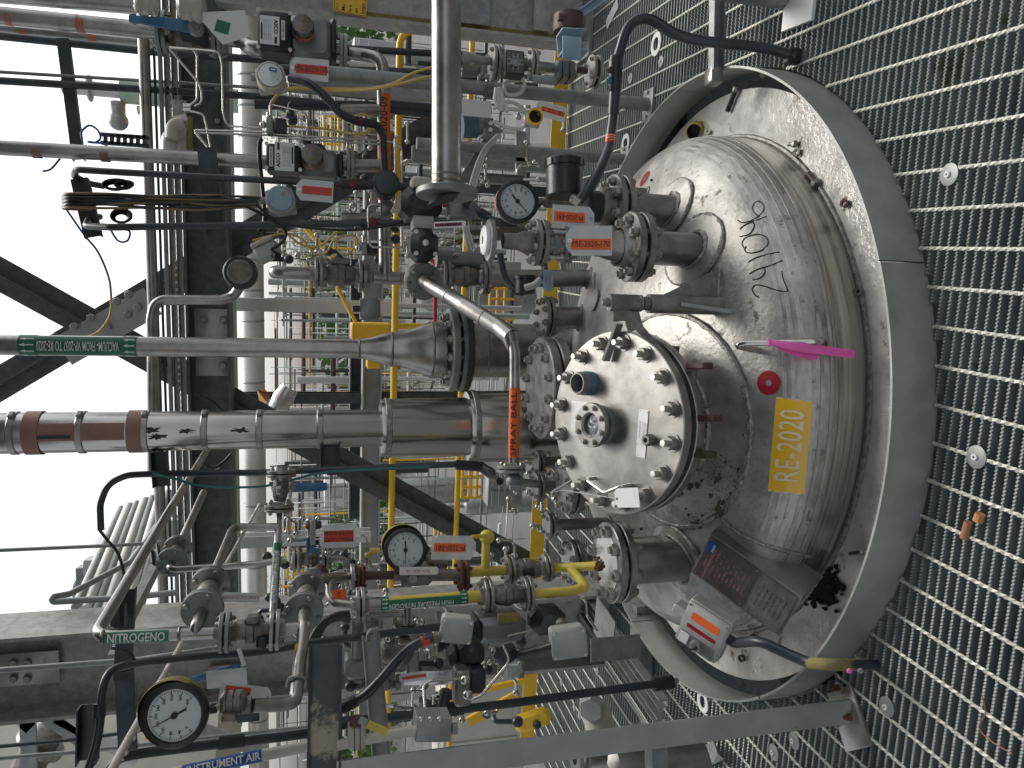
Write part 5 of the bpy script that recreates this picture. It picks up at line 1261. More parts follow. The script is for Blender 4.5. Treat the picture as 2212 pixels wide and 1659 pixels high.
fp(vs, 1283, 155, 3.3, VD, 34, 4, gap=.012)
part('bracket', MB().ext(chan(.095, .09, .006), P(1203, 102, 3.2), P(1254, 104, 3.2), (0, -1, 0)), M_['pale_blue'], vs)
bx(vs, 'bracket_face', 1216, 78, 1256, 128, 3.10, .01, 'pale_blue', .002)
part('handle_head', MB().lathe([(0, 0), (.045, 0), (.066, .008), (.070, .03), (.066, .05), (.066, .08), (.05, .085), (0, .085)], frame(P(1228, 74, 3.2), IU), 28), M_['rusty_brown'], vs)
bx(vs, 'head_block', 1208, 28, 1226, 42, 3.14, .05, 'rusty_brown', .003)
strut((1250, 34, 3.2), (1310, -8, 3.1), (0, -1, 0), .035, .02, 'pale blue slotted strut leaning behind the rusty valve head', 'pale_blue')
t = thing('yellow_ring_housing', 'open instrument housing with yellow ring beside the tag LI 2020-283', 'instrument', P(1156, 252, 3.2))
fr = frame(P(1156, 252, 3.2), (-.1, -1, .1)); part('ring', MB().lathe([(.028, -.02), (.036, -.02), (.036, .008), (.028, .008), (.028, -.02)], fr, 32), M_['yellow_paint'], t); part('cavity', MB().lathe([(.0285, .0), (.0285, -.05), (0, -.05)], fr, 24), M_['black_rubber'], t); part('shell', MB().lathe([(.034, -.01), (.034, -.06), (0, -.07)], fr, 24), M_['beige_enamel'], t)
tagcard(P(1190, 240, 3.22), W(66, 1190, 3.22), W(34, 1190, 3.22), IR, ['LI 2020-283'], (0, -1, .1), 'tilted pouch tag with orange strip reading LI 2020-283', strip='tag_orange', sw=.78, sh=.30, tsize=W(9.5, 1190, 3.22), tilt=-.22)
for l, lb_ in (([(1132, 172), (1095, 178), (1090, 195), (1100, 205), (1125, 200), (1134, 178)], 'white cable loop nearest the blue faced valve'), ([(1072, 190), (1070, 220), (1085, 240), (1075, 210), (1080, 190), (1090, 230), (1096, 242)], 'white cable bunched beside the grey post'), ([(1065, 235), (1100, 220), (1130, 235), (1137, 258), (1125, 278), (1095, 275), (1065, 262)], 'white cable loop around the yellow ring housing'), ([(1078, 188), (1088, 230), (1120, 238), (1140, 250)], 'white cable running down to the yellow ring housing')):
    cable(l, 3.28, .0085, 'white_cable', lb_)
for (x, y, l) in ((1022, 140, 'pale blue transmitter at the top beside the valve string'), (1026, 272, 'pale blue transmitter below the blank white tags')):
    t = thing('transmitter', l, 'transmitter', P(x, y, 3.5))
    part('housing', MB().tube([P(x - 28, y, 3.5), P(x + 4, y, 3.5)], .055, 24), M_['teal_cap' if y > 200 else 'grey_flange'], t)
    part('nameplate', MB().tube([P(x + 3, y, 3.5), P(x + 15, y, 3.5)], .043, 24), M_['galv'], t); bx(t, 'manifold', x + 14, y - 20, x + 42, y + 20, 3.46, .07, 'flange_steel', .008)
    part('bolt', MB().cyl(P(x + 34, y - 6, 3.45), P(x + 34, y - 6, 3.43), .010, n=12), M_['studs'], t); part('bolt', MB().cyl(P(x + 34, y + 8, 3.45), P(x + 34, y + 8, 3.43), .010, n=12), M_['studs'], t)
t = thing('paper_tag', 'blank white paper tag hanging between the two transmitters', 'tag', P(1030, 234, 3.4)); bx(t, 'card', 998, 216, 1061, 252, 3.4, .002, 'white_paper', 0)
t = thing('paper_tag', 'small grey metal tag wired below the blue faced valve', 'tag', P(1177, 172, 3.2)); bx(t, 'card', 1150, 163, 1202, 182, 3.2, .003, 'galv', .001)
# posts standing on the grating
def post(x0, x1, y1, w_, label, z=0):
    b = PZ(x1, y1, z); r = W(w_ / 2, x1, b.y); t = thing('post', label, 'post', b)
    top = P(x0, 500, b.y).z; part('tube', MB().cyl(b, (b.x, b.y, top), r, n=24), M_['galv'], t); part('base_plate', MB().box((r * 4.5, r * 3.6, .012), frame(b + ZZ * .006, ZZ, GX), bev=.001), M_['galv'], t)
    for s in (-1, 1): part('anchor', MB().hexa(frame(b + GX * s * r * 1.8 + ZZ * .012, ZZ), r * .3, r * .3), M_['nut_steel'], t)
post(700, 1403, 226, 28, 'galvanized tube post standing right of the dome, behind the banded hose')
post(900, 1352, 345, 24, 'galvanized tube post behind the black sensor head')
t = thing('pipe_clip', 'ribbed pipe clip around the galvanized post near the white cables', 'clip', P(1060, 192, 3.4))
for k in range(4): part('ring', MB().lathe([(.030, 0), (.037, .0), (.037, .006), (.030, .006)], frame(P(1046 + k * 5, 195, 3.47), VD), 24), M_['galv'], t)
# rings and clips lying on the grating
def clip(x, y, label, r=.027, big=False, group='round clips fastening the grating'):
    c = PZ(x, y, .003); t = thing('grating_clip' if not big else 'steel_ring', label, 'clip' if not big else 'ring', c, None if big else group); fr = frame(c, ZZ, GX)
    if big: part('annulus', MB().lathe([(r * .55, 0), (r, 0), (r, .004), (r * .55, .004), (r * .55, 0)], fr, 36), M_['white_paper'], t); return
    part('disc', MB().lathe([(0, 0), (r, 0), (r, .002), (r * .5, .005), (0, .004)], fr, 28), M_['galv'], t); part('stud', MB().lathe([(0, .004), (r * .28, .004), (r * .28, .010), (0, .010)], fr, 12), M_['white_paper'], t)
    part('hole_marks', MB().lathe([(0, .0102), (r * .1, .0102), (r * .1, .0108), (0, .0108)], fr, 6), M_['black_ink'], t)
for x, y in ((2051, 377), (2110, 987), (1916, 1527), (1716, 1600), (1672, 1625), (1428, 133), (1362, 169), (1273, 22), (1283, 10), (1213, 1474), (1241, 1527), (1252, 1546), (1412, 1515), (1290, 1450), (1283, 1430)):
    clip(x, y, 'round steel clip with a central stud fastening the grating', .029 if x > 1500 else .026)
clip(1418, 95, 'white steel ring lying on the grating under the arching hose', .055, True); clip(1352, 310, 'steel ring lying on the grating next to the banded hose', .05, True); clip(1519, 1516, 'steel ring lying on the grating left of the toe ring', .045, True)
t = thing('plastic_label', 'small clear label lying on the grating near the top edge', 'label', PZ(1322, 30, .004)); part('card', MB().box((.17, .06, .001), frame(PZ(1322, 30, .006), ZZ, PZ(1340, 0, 0) - PZ(1310, 60, 0))), M_['plastic_tag'], t)
solo('offcut', MB().tube([PZ(2082, 1163, .006), PZ(2092, 1127, .006)], .010, 14), M_['copper_scrap'], 'short rusty tube offcut lying on the grating in front', 'offcut')
solo('wood_piece', MB().tube([PZ(2112, 1126, .008), PZ(2118, 1110, .008)], .012, 9), M_['wood'], 'orange stub of wood lying on the grating in front', 'wood')
cr = MB(); q = [PZ(1522, 1610, .003), PZ(1540, 1598, .05), PZ(1563, 1640, .035), PZ(1535, 1655, .003), PZ(1550, 1628, .09)]
cr._a(q, [(0, 1, 4), (1, 2, 4), (2, 3, 4), (3, 0, 4)]); solo('crumpled_sheet', cr, M_['foil'], 'crumpled dirty metal sheet lying on the grating at the bottom edge', 'scrap')
for nm, l, mt in (('thin stray wire lying on the grating in the lower right', [(2121, 1500), (2128, 1540), (2115, 1572), (2140, 1600), (2186, 1628)], 'copper_scrap'),):
    solo('wire', MB().tube([PZ(x, y, .004) for x, y in spline(l, 5)], .0014, 5, br=0), M_[mt], nm, 'wire')
# foot of a tank at the top right
fb = PZ(1728, 8, 0); t = thing('leg_foot', 'mossy tubular leg on a white base plate at the top right corner', 'leg', fb)
part('tube', MB().cyl(PZ(1700, -20, 0) + ZZ * .01, PZ(1700, -20, 0) + ZZ * .9, .06, n=28), M_['grey_flange'], t); part('base_plate', MB().box((.17, .15, .012), frame(PZ(1728, 5, .006), ZZ, PZ(1760, 20, 0) - PZ(1702, 44, 0))), M_['white_paper'], t)

t = thing('flow_switch', 'small black round instrument with ribbed gland and FLOW DIRECTION tag above the dome', 'instrument', P(1140, 612, 2.95))
part('drum', MB().cyl(P(1134, 634, 2.95), P(1134, 600, 2.95), W(22, 1134, 2.95), n=28), M_['black_cast'], t)
part('rim', MB().cyl(P(1134, 604, 2.95), P(1134, 597, 2.95), W(25, 1134, 2.95), n=28), M_['black_cast'], t)
part('gland', MB().tube([P(1134, 622, 2.90), P(1156, 616, 2.88), P(1168, 604, 2.88)], .014, 12), M_['light_enamel'], t)
part('hose', MB().tube(pts_(spline([(1168, 604, 2.88), (1176, 590, 2.9), (1176, 570, 2.95)], 5)), .014, 12, br=0), M_['conduit'], t)
part('arm', MB().tube(pts_(spline([(1080, 548, 3.0), (1086, 580, 3.0), (1094, 606, 3.0), (1112, 628, 2.97), (1132, 632, 2.95)], 5)), .014, 12, br=0), M_['conduit'], t)
tagcard(P(1184, 606, 2.84), W(46, 1184, 2.84), W(22, 1184, 2.84), IU, ['FLOW', 'DIRECTION'], (0, -1, .1), 'pale blue tag reading FLOW DIRECTION beside the black round instrument', strip=None, tsize=W(5, 1184, 2.84), ink='red_ink', card='pale_blue')
t = thing('steel_bracket', 'galvanized bracket with rounded gusset beside the yellow toe board at the right', 'bracket', P(1130, 330, 4.2))
part('leg', MB().ext(rect(.08, .03), P(1050, 330, 4.2), P(1215, 340, 4.2), (0, -1, 0)), M_['galv'], t); part('cross', MB().ext(rect(.06, .03), P(1125, 285, 4.2), P(1125, 400, 4.2), (0, -1, 0)), M_['galv'], t)
solo('perforated_channel', MB().ext(chan(.05, .03, .003), P(1010, 385, 3.9), P(1130, 392, 3.9), (0, -1, 0)), M_['galv'], 'short galvanized channel behind the right gauge', 'channel')
solo('support_channel', MB().ext(chan(.06, .04, .004), P(985, 420, 3.8), P(1075, 275, 3.8), (0, -1, 0)), M_['galv'], 'galvanized channel slanting up behind the horizontal pipe flange', 'channel')
random.seed(8)
for k in range(3):
    cable([(1075 + 3 * k, 290, 3.6), (1040 + 5 * k, 330, 3.6), (1015 + 6 * k, 400, 3.6), (1000 + 4 * k, 470, 3.6), (1010 + 8 * k, 540, 3.6)], 3.6, .006, 'white_cable', ('leftmost', 'middle', 'rightmost')[k] + ' of the three white cables sloping from the blue transmitter to the actuator')
# ================= centre and left half =================
# vacuum pipe with its reducers
YV = 3.62
vac = thing('vacuum_pipe', 'tall steel vacuum pipe widening to a mossy flange, green label VACUUM- FROM VP-2037 TO RE-2020', 'pipe', P(1100, 757, YV))
def pv(x): return Vector((P(980, 756, YV).x, YV, P(x, 756, YV).z))
def vr(w_, x): return W(w_ / 2, x, YV)
Lp = [(-80, 44), (776, 41), (800, 50), (822, 63), (843, 73), (862, 74), (880, 84), (905, 103), (929, 121), (940, 123), (956, 123)]
part('pipe', MB().lathe([(vr(w_, x), pv(-80).z - pv(x).z) for x, w_ in Lp], frame(pv(-80), VD, XX), 48), M_['pipe_steel'], vac)
for x, w_ in ((776, 41), (845, 74), (930, 122)): part('weld_ring', MB().lathe([(vr(w_, x), -.005), (vr(w_, x) + .004, 0), (vr(w_, x), .005)], frame(pv(x), VD), 40), M_['cast_steel'], vac)
flanges(vac, pv(984), VD, vr(180, 984), 12, .034, .014, 'grey_flange', bmat='nut_steel')
part('moss_ring', MB().lathe([(vr(170, 980), 0), (vr(184, 984), .004), (vr(182, 984), .03), (vr(170, 984), .036)], frame(pv(994), VD), 48, .3, 3.4), M_['moss_green'], vac)
ftv = dtop(pv(0).x, YV) or Vector((pv(0).x, YV, .2))
part('neck', MB().cyl(pv(1003), ftv - ZZ * .05, vr(118, 1040), n=44), M_['pipe_steel'], vac)
part('weld_ring', MB().lathe([(vr(118, 1040), -.005), (vr(118, 1040) + .004, 0), (vr(118, 1040), .005)], frame(pv(1046), VD), 40), M_['weld'], vac)
r_ = vr(44.3, 150)
band(vac, pv(45), pv(82), r_, 'green_label', 'arrow_band', n=40); band(vac, pv(268), pv(298), r_, 'green_label', 'arrow_band', n=40)
fr0 = -YY
band(vac, pv(82), pv(268), r_, 'green_label', 'line_label', R(-62), R(62), CAM - pv(170), n=20)
wrap(vac, 'VACUUM- FROM VP-2037 TO RE-2020', .058, pv(262), ZZ, r_ + .001, None, 'white_ink', fit=(pv(86) - pv(262)).length)
def arrows(root, p0, ax, r, n, L, face, ink='white_ink'):
    ax = Vector(ax).normalized(); f = Vector(face); f = (f - ax * f.dot(ax)).normalized(); up = f.cross(ax); mb = MB()
    for k in range(n):
        for sh in ([(-.5, -.10), (.1, -.10), (.1, .10), (-.5, .10)], [(.1, -.28), (.5, 0), (.1, .28)]):
            vs = []
            for u, v in sh:
                a = (k - (n - 1) / 2) * .62 + v * .62; vs.append(Vector(p0) + ax * u * L + (f * math.cos(a) + up * math.sin(a)) * (r + .0018))
            mb._a(vs, [tuple(range(len(vs)))])
    part('arrows', mb, M_[ink], root)
arrows(vac, pv(64), ZZ, r_, 5, .055, (0, -1, .1)); arrows(vac, pv(283), ZZ, r_, 5, .045, (0, -1, .1))
# insulated pipe
YI = 3.32
ins = thing('insulated_pipe', 'fat insulated pipe in shiny metal jacket with faded red bands left of the vacuum pipe', 'pipe', P(1210, 923, YI))
Xi = P(1000, 922, YI).x
def pi_(x): return Vector((Xi, YI, P(x, 922, YI).z))
def ir(w_, x): return W(w_ / 2, x, YI)
rI = ir(82, 640)
part('jacket', MB().lathe([(rI, 0)] + [(rI * (1 + .004 * math.sin(k * 1.7)), (pi_(-80).z - pi_(822).z) * k / 40) for k in range(1, 41)], frame(pi_(-80), VD), 64), M_['jacket'], ins)
defmat('jacket_wide', (.34, .33, .30), (.48, .47, .44), metal=1, rough=.22, scale=3, bump=.10, bscale=3, stretch=(1, 1, .15), spots=(.22, .20, .16), spot_t=.72, spot_s=9, rvar=.08)
part('jacket_section', MB().lathe([(rI, 0), (ir(124, 820), .003), (ir(126, 820), .012), (ir(126, 825), .03), (ir(127, 1000), pi_(820).z - pi_(1008).z)], frame(pi_(820), VD), 64), M_['jacket_wide'], ins)
part('jacket_section', MB().lathe([(ir(127, 1000), 0), (ir(152, 1004), .004), (ir(155, 1004), .014), (ir(156, 1100), pi_(1004).z - .46)], frame(pi_(1004), VD), 64), M_['jacket_wide'], ins)
for x in (35, 180, 318, 445, 562, 691):
    part('strap', MB().lathe([(rI + .002, -.013), (rI + .0045, -.010), (rI + .0045, .010), (rI + .002, .013)], frame(pi_(x), VD), 64), M_['cover_steel'], ins)
    part('buckle', MB().box((.03, .02, .035), frame(pi_(x) + Vector((math.sin(.95) * rI, -math.cos(.95) * rI, 0)), Vector((math.sin(.95), -math.cos(.95), 0)), XX), bev=.003), M_['galv'], ins)
for x, rr in ((836, 126), (1020, 155)): part('strap', MB().lathe([(ir(rr, x) + .001, -.012), (ir(rr, x) + .004, -.010), (ir(rr, x) + .004, .010), (ir(rr, x) + .001, .012)], frame(pi_(x), VD), 64), M_['weld'], ins)
band(ins, pi_(60), pi_(95), rI, 'faded_red_tape', 'red_band', off=.0055, n=64); band(ins, pi_(281), pi_(313), rI, 'faded_red_tape', 'red_band', off=.0055, n=64)
band(ins, pi_(95), pi_(278), rI, 'faded_red_tape', 'red_strip', R(-28), R(20), -YY, off=.003, n=20)
band(ins, pi_(90), pi_(166), rI, 'dark_steel', 'dark_strip', R(4), R(13), -YY, off=.0045, n=8)
random.seed(5)
for (x, a0) in ((338, .1), (346, -.2), (408, .05), (524, .05)):
    mb = MB(); n = 22; c0 = pi_(x)
    vs = [c0 + Vector((math.sin(a0) * (rI + .0035), -math.cos(a0) * (rI + .0035), 0))]
    for k in range(n):
        t_ = 2 * math.pi * k / n; q = random.uniform(.35, 1.2); a = a0 + q * .16 * math.cos(t_); vs.append(c0 + Vector((math.sin(a) * (rI + .003), -math.cos(a) * (rI + .003), q * .035 * math.sin(t_))))
    mb._a(vs, [(0, 1 + k, 1 + (k + 1) % n) for k in range(n)]); part('torn_patch', mb, M_['black_rubber'], ins)
# black conduit loop left of it
t = thing('conduit_run', 'black conduit loop rising left of the insulated pipe with a cast body at its foot', 'conduit', P(1053, 1020, 3.1))
part('tube', MB().tube(pts_([(218, 1145, 3.3), (216, 1090, 3.3), (232, 1045, 3.3), (275, 1026, 3.3), (345, 1023, 3.28), (553, 1021, 3.2), (985, 1003, 3.1), (1045, 1004, 3.1)]), W(7, 553, 3.2), 14, br=.12), M_['conduit'], t)
part('cast_body', MB().tube(pts_([(985, 1004, 3.1), (1040, 1008, 3.1), (1062, 1025, 3.1)]), W(11, 985, 3.1), 14), M_['black_cast'], t)
part('hose', MB().tube(pts_([(1040, 1008, 3.1), (1063, 1018, 3.05), (1064, 1034, 2.95), (1080, 1040, 2.85)]), W(8, 985, 3.0), 12), M_['black_cast'], t)
strut((346, 975, 3.35), (352, 1050, 3.35), (0, -1, 0), .06, .05, 'short dark channel clamping the black conduit loop', 'dark_steel')
strut((713, 960, 3.3), (713, 1024, 3.3), (0, -1, 0), .08, .05, 'short dark channel between the insulated pipe and the black conduit', 'dark_steel')
cable([(330, 1022, 3.25), (380, 1035, 3.25), (440, 1050, 3.22), (553, 1052, 3.2), (620, 1040, 3.18), (690, 1022, 3.15), (760, 1016, 3.12), (930, 1008, 3.1)], 3.2, .005, 'green_cable', 'thin green cable swinging along the black conduit loop')
cable([(420, 985), (455, 1010), (480, 1000), (500, 980)], 4.2, .007, 'black_cable', 'black cable hanging behind the insulated pipe')
cable([(215, 1145), (235, 1170), (252, 1190), (262, 1215), (268, 1240)], 3.4, .006, 'black_cable', 'black cable drooping from the end of the conduit loop')
cable([(420, 850), (460, 868), (490, 900)], 4.3, .007, 'black_cable', 'black cable lying across the dark beam')
# horizontal ball valve VH
YH = 3.0
vh = thing('ball_valve', 'flanged ball valve with blue handle above the sampling system pipe', 'valve', P(607, 1050, YH))
fp(vh, 608, 1022, YH, XX, 31, 4, hub=14, mat='flange_steel'); a, b = P(608, 1034, YH), P(604, 1082, YH); valve_body(vh, a, b, .026); fp(vh, 603, 1096, YH, XX, 31, 4, mat='flange_steel')
part('handle', MB().box((.115, .030, .006), frame(P(672, 1052, YH - .06), (0, -1, 0), IR) @ Matrix.Rotation(0, 4, 'Z'), bev=.002), M_['blue_paint'], vh)
part('stem', MB().cyl(P(632, 1052, YH - .02), P(632, 1052, YH - .065), .012, n=12), M_['cast_steel'], vh)
bx(vh, 'data_tag', 596, 1050, 606, 1068, YH - .03, .003, 'name_plate', 0)
# sampling pipe (horizontal in the world)
smp = thing('sampling_pipe', 'steel pipe with green label reading NITROGEN TO SAMPLING SYSTEM', 'pipe', P(602, 1250, 2.9))
tp(smp, [(603, 1104, 3.0), (602, 1134, 2.97), (590, 1322, 2.75)], 2.9, 15, 'pipe_steel')
tp(smp, [(602, 1138, 2.96), (540, 1139, 2.96), (508, 1138, 2.96), (499, 1150, 2.92), (458, 1250, 2.5)], 2.9, 17, 'pipe_steel', br=.05)
band(smp, P(599, 1176, 2.92), P(591, 1308, 2.77), .0142, 'green_label', 'line_label', R(-110), R(110), CAM - P(595, 1240, 2.85))
band(smp, P(600, 1170, 2.93), P(598, 1188, 2.91), .0145, 'green_label', 'arrow_band')
wrap(smp, 'NITROGEN TO SAMPLING SYSTEM', .030, P(598, 1194, 2.9), P(600, 1170, 2.93) - P(591, 1308, 2.77), .0152, None, 'white_ink', align='RIGHT', fit=(P(598, 1194, 2.9) - P(591, 1306, 2.77)).length)
arrows(smp, P(599, 1181, 2.92), XX, .0145, 2, .02, (-.3, -1, .0))
# --- pairs of round flanges facing the viewer
def discpair(p0, p1, Rf, label, root=None):
    """two bolted flange pairs on the line p0 -> p1 (check valve between)"""
    p0, p1 = P(*p0), P(*p1); d = (p1 - p0).normalized(); t = thing('check_valve', label, 'valve', p1)
    flanges(t, p0, d, Rf, 4, Rf * .20, .004, 'flange_steel', bmat='nut_steel', rot=.4); flanges(t, p1, d, Rf, 4, Rf * .20, .004, 'grey_flange', bmat='nut_steel', rot=.4)
    valve_body(t, p0 + d * Rf * .2, p1 - d * Rf * .2, Rf * .5); return t, d, p1
c1_, d1, q1 = discpair((455, 1263, 2.38), (438, 1316, 2.20), .054, 'pair of round flanges between the nitrogen pipe and the bent pipe, picture left')
c2_, d2, q2 = discpair((664, 1274, 2.40), (656, 1320, 2.22), .054, 'pair of round flanges beside the tee below the sampling pipe')
c3_, d3, q3 = discpair((384, 1186, 3.15), (371, 1214, 3.0), .052, 'small pair of round flanges at the corner of the beam')
strut((338, 1186, 3.1), (342, 1218, 3.0), (0, -1, 0), .03, .02, 'small dark bracket beside the small round flanges')
sp_('process_pipe', 'thin steel pipe with an elbow running down from the small round flanges', 'pipe', [(371, 1215, 3.0), (366, 1226, 2.95), (380, 1230, 2.94), (553, 1219, 2.9), (618, 1208, 2.9)], 2.95, 15, 'pipe_steel', br=.04)
sp_('process_pipe', 'thin steel pipe rising from the small round flanges towards the beam', 'pipe', [(385, 1184, 3.15), (440, 1063, 4.0)], 3.6, 14, 'pipe_steel')
# valve with rusty handle at spring loaded tag
t = thing('ball_valve', 'small flanged ball valve with blue bracket beside the SPRING LOADED VALVE tag', 'valve', P(672, 1207, 2.9))
fp(t, 640, 1208, 2.9, VD, 28, 4); vp(t, (650, 1207), (690, 1206), 2.9, 14); fp(t, 703, 1206, 2.9, VD, 28, 4)
part('bracket', MB().ext(chan(.045, .05, .004), P(676, 1192, 2.86), P(676, 1160, 2.80), (0, -1, 0)), M_['blue_paint'], t); bx(t, 'handle_hub', 660, 1128, 695, 1144, 2.78, .04, 'rusty_brown', .006); bx(t, 'spring_pin', 670, 1124, 682, 1178, 2.74, .02, 'galv', .003)
tp(t, [(712, 1206), (738, 1207), (748, 1215), (750, 1240)], 2.9, 16, 'pipe_steel', br=.04)
t = thing('ball_valve', 'small valve with rusty collar and blue bracket left of the PI-2020-B81 gauge', 'valve', P(680, 1245, 2.7))
bx(t, 'bracket', 662, 1236, 695, 1252, 2.66, .06, 'blue_paint', .003); part('collar', MB().sph(P(690, 1238, 2.7), .03), M_['rusty_brown'], t); bx(t, 'clip', 668, 1228, 684, 1238, 2.62, .02, 'galv', .002)
tagcard(P(738, 1158, 2.68), W(82, 738, 2.68), W(50, 738, 2.68), IL, ['SPRING LOADED', 'VALVE X-2020-86'], (0, -1, .1), 'large pouch tag with bright red strip reading SPRING LOADED VALVE', strip='tag_red', sw=.76, sh=.5, tsize=W(8.2, 738, 2.68), string=P(680, 1165, 2.72))
tub([(612, 1178), (640, 1158), (660, 1153)], 2.9, 'thin white tube bent beside the blue bracket', 4, 'white_cable'); tub([(778, 1157), (792, 1160), (794, 1178)], 2.7, 'thin bent steel tube right of the SPRING LOADED VALVE tag', 4)
t = thing('small_regulator', 'small brass and amber regulator fittings left of the gauge PI-2020-B81', 'regulator', P(800, 1190, 2.75))
part('amber_bowl', MB().tube([P(800, 1190, 2.75), P(820, 1190, 2.75)], .011, 14), M_['yellow_cable'], t); part('body', MB().sph(P(795, 1198, 2.75), .013), M_['dull_yellow'], t); part('fitting', MB().tube([P(793, 1180, 2.75), P(793, 1220, 2.75)], .006, 10), M_['tubing'], t)
# gauge B81
gauge(876, 1188, 2.55, 46, 'pressure gauge with black case and orange label left of the tag PI-2020-B81', [(str(v_), v_ / 100) for v_ in range(0, 101, 10)], .167, case_mat='mossy', face=(.12, -1, .06), off=(.2, .12), stem=(920, 1212, 2.66))
tagcard(P(980, 1183, 2.50), W(96, 980, 2.50), W(52, 980, 2.50), IL, ['PI-2020-B81'], (0, -1, .1), 'clear pouch tag with upside down orange strip reading PI-2020-B81', strip='tag_orange', sw=.72, sh=.36, tsize=W(13, 980, 2.5), tilt=-.04)
t = thing('pipe_nipple', 'brown steel nipple under the gauge PI-2020-B81', 'pipe', P(940, 1214, 2.66)); part('tube', MB().tube([P(918, 1213, 2.66), P(964, 1215, 2.66)], .026, 20), M_['cast_steel'], t)
# red banded regulator line with rusty flanges
YR = 2.60
t = thing('regulator_line', 'line with two rusty flanges and a grey regulator above the HIGH PRESSURE NITROGEN pipe', 'pipe', P(985, 1245, YR))
flange1(t, P(757, 1246, YR), VD, .043, .014); fa = fp(t, 778, 1246, YR, VD, 27, 4, mat='rust', bmat='rust'); tp(t, [(786, 1244), (855, 1242)], YR, 19, 'rusty_brown'); tp(t, [(850, 1242), (990, 1242)], YR, 26, 'cast_steel')
bx(t, 'regulator', 868, 1224, 934, 1268, YR - .02, .07, 'grey_enamel', .012); part('cap', MB().cyl(P(892, 1251, YR - .02), P(892, 1251, YR - .05), .014, n=20), M_['galv'], t)
fp(t, 1000, 1243, YR, VD, 33, 4, mat='rust', bmat='rust', gap=.01)
tagcard(P(905, 1233, 2.5), W(84, 905, 2.5), W(17, 905, 2.5), IL, ['ROV-2020-10A'], (0, -1, .2), 'narrow tag with faint orange letters over the grey regulator', strip='white_paper', sw=.9, sh=.6, tsize=W(8, 905, 2.5), ink='red_ink', card='white_paper')
# yellow valve body and lever
t = thing('yellow_pipe', 'dull yellow painted pipe fitting with lever valve right of tag PI-2020-B81', 'pipe', P(1060, 1235, YR))
tp(t, [(1010, 1236), (1092, 1232)], YR, 21, 'dull_yellow'); tp(t, [(1048, 1232), (1050, 1165)], YR, 18, 'dull_yellow'); part('knuckle', MB().sph(P(1052, 1160, YR), .026), M_['dull_yellow'], t)
tp(t, [(1050, 1157, 2.56), (1022, 1160, 2.53), (1012, 1164, 2.53)], 2.55, 9, 'dull_yellow'); fp(t, 1100, 1232, YR, VD, 33, 4)
t = thing('ball_valve', 'small dark ball valve between the yellow fitting and the blind flange', 'valve', P(1140, 1228, YR))
vp(t, (1106, 1231), (1166, 1229), YR, 20); fp(t, 1180, 1227, YR, VD, 30, 4); bx(t, 'black_plate', 1131, 1228, 1155, 1245, YR - .045, .006, 'black_cast', .001)
yp = thing('yellow_pipe', 'yellow Y shaped pipe ending in rust on top of the large left blind flange', 'pipe', P(1293, 1222, Y5 - .04))
c_ = P(1290, 1222, Y5 - .03)
part('pipe', MB().tube([P(1186, 1227, YR), P(1225, 1226, 2.55), c_], .0155, 18), M_['dull_yellow'], yp)
part('pipe', MB().tube([P(1233, 1228, 2.54), P(1264, 1266, 2.42), P(1240, 1276, 2.42), P(1154, 1283, 2.44)], .0155, 18, br=.02), M_['dull_yellow'], yp)
part('elbow', MB().sph(P(1262, 1268, 2.42), .0175), M_['dull_yellow'], yp)
mb = MB(); random.seed(2)
for i in range(40): mb.sph(c_ + Vector((random.gauss(0, .012), random.gauss(0, .012), random.gauss(-.004, .006))), random.uniform(.003, .008), None, 6, 4)
part('rust_crust', mb, M_['rust'], yp)
# HIGH PRESSURE NITROGEN
YP = 2.42
hpn = thing('high_pressure_pipe', 'yellow and steel pipe with green label reading HIGH PRESSURE NITROGEN', 'pipe', P(1036, 1290, YP))
tp(hpn, [(796, 1306), (1036, 1288)], YP, 25, 'pipe_steel', n=24); band(hpn, P(838, 1303, YP), P(1036, 1288, YP), W(12.5, 900, YP), 'dull_yellow', 'paint', off=.0008)
ra = W(12.5, 900, YP) + .001; dP = P(838, 1303, YP) - P(1036, 1288, YP)
band(hpn, P(822, 1304, YP), P(839, 1303, YP), ra, 'green_label', 'arrow_band'); band(hpn, P(993, 1291.5, YP), P(1009, 1290, YP), ra, 'green_label', 'arrow_band')
band(hpn, P(839, 1303, YP), P(993, 1291.5, YP), ra, 'green_label', 'line_label', R(-58), R(58), (-.28, -1, .1), off=.001)
wrap(hpn, 'HIGH PRESSURE NITROGEN', .0235, P(978, 1292.6, YP), dP, ra + .001, (-.28, -1, .1), 'white_ink', fit=(P(848, 1303, YP) - P(985, 1291.5, YP)).length)
arrows(hpn, P(831, 1303.5, YP), -dP, ra, 4, .018, (-.1, -1, 0)); arrows(hpn, P(1001, 1291, YP), -dP, ra, 4, .018, (-.1, -1, 0))
fp(hpn, 778, 1307, YP, dP, 38, 4, hub=14); fp(hpn, 1052, 1286, YP, dP, 37, 4)
t = thing('ball_valve', 'flanged ball valve right of the HIGH PRESSURE NITROGEN label', 'valve', P(1100, 1284, YP)); vp(t, (1062, 1286), (1128, 1282), YP, 20); fp(t, 1138, 1282, YP, dP, 37, 4)
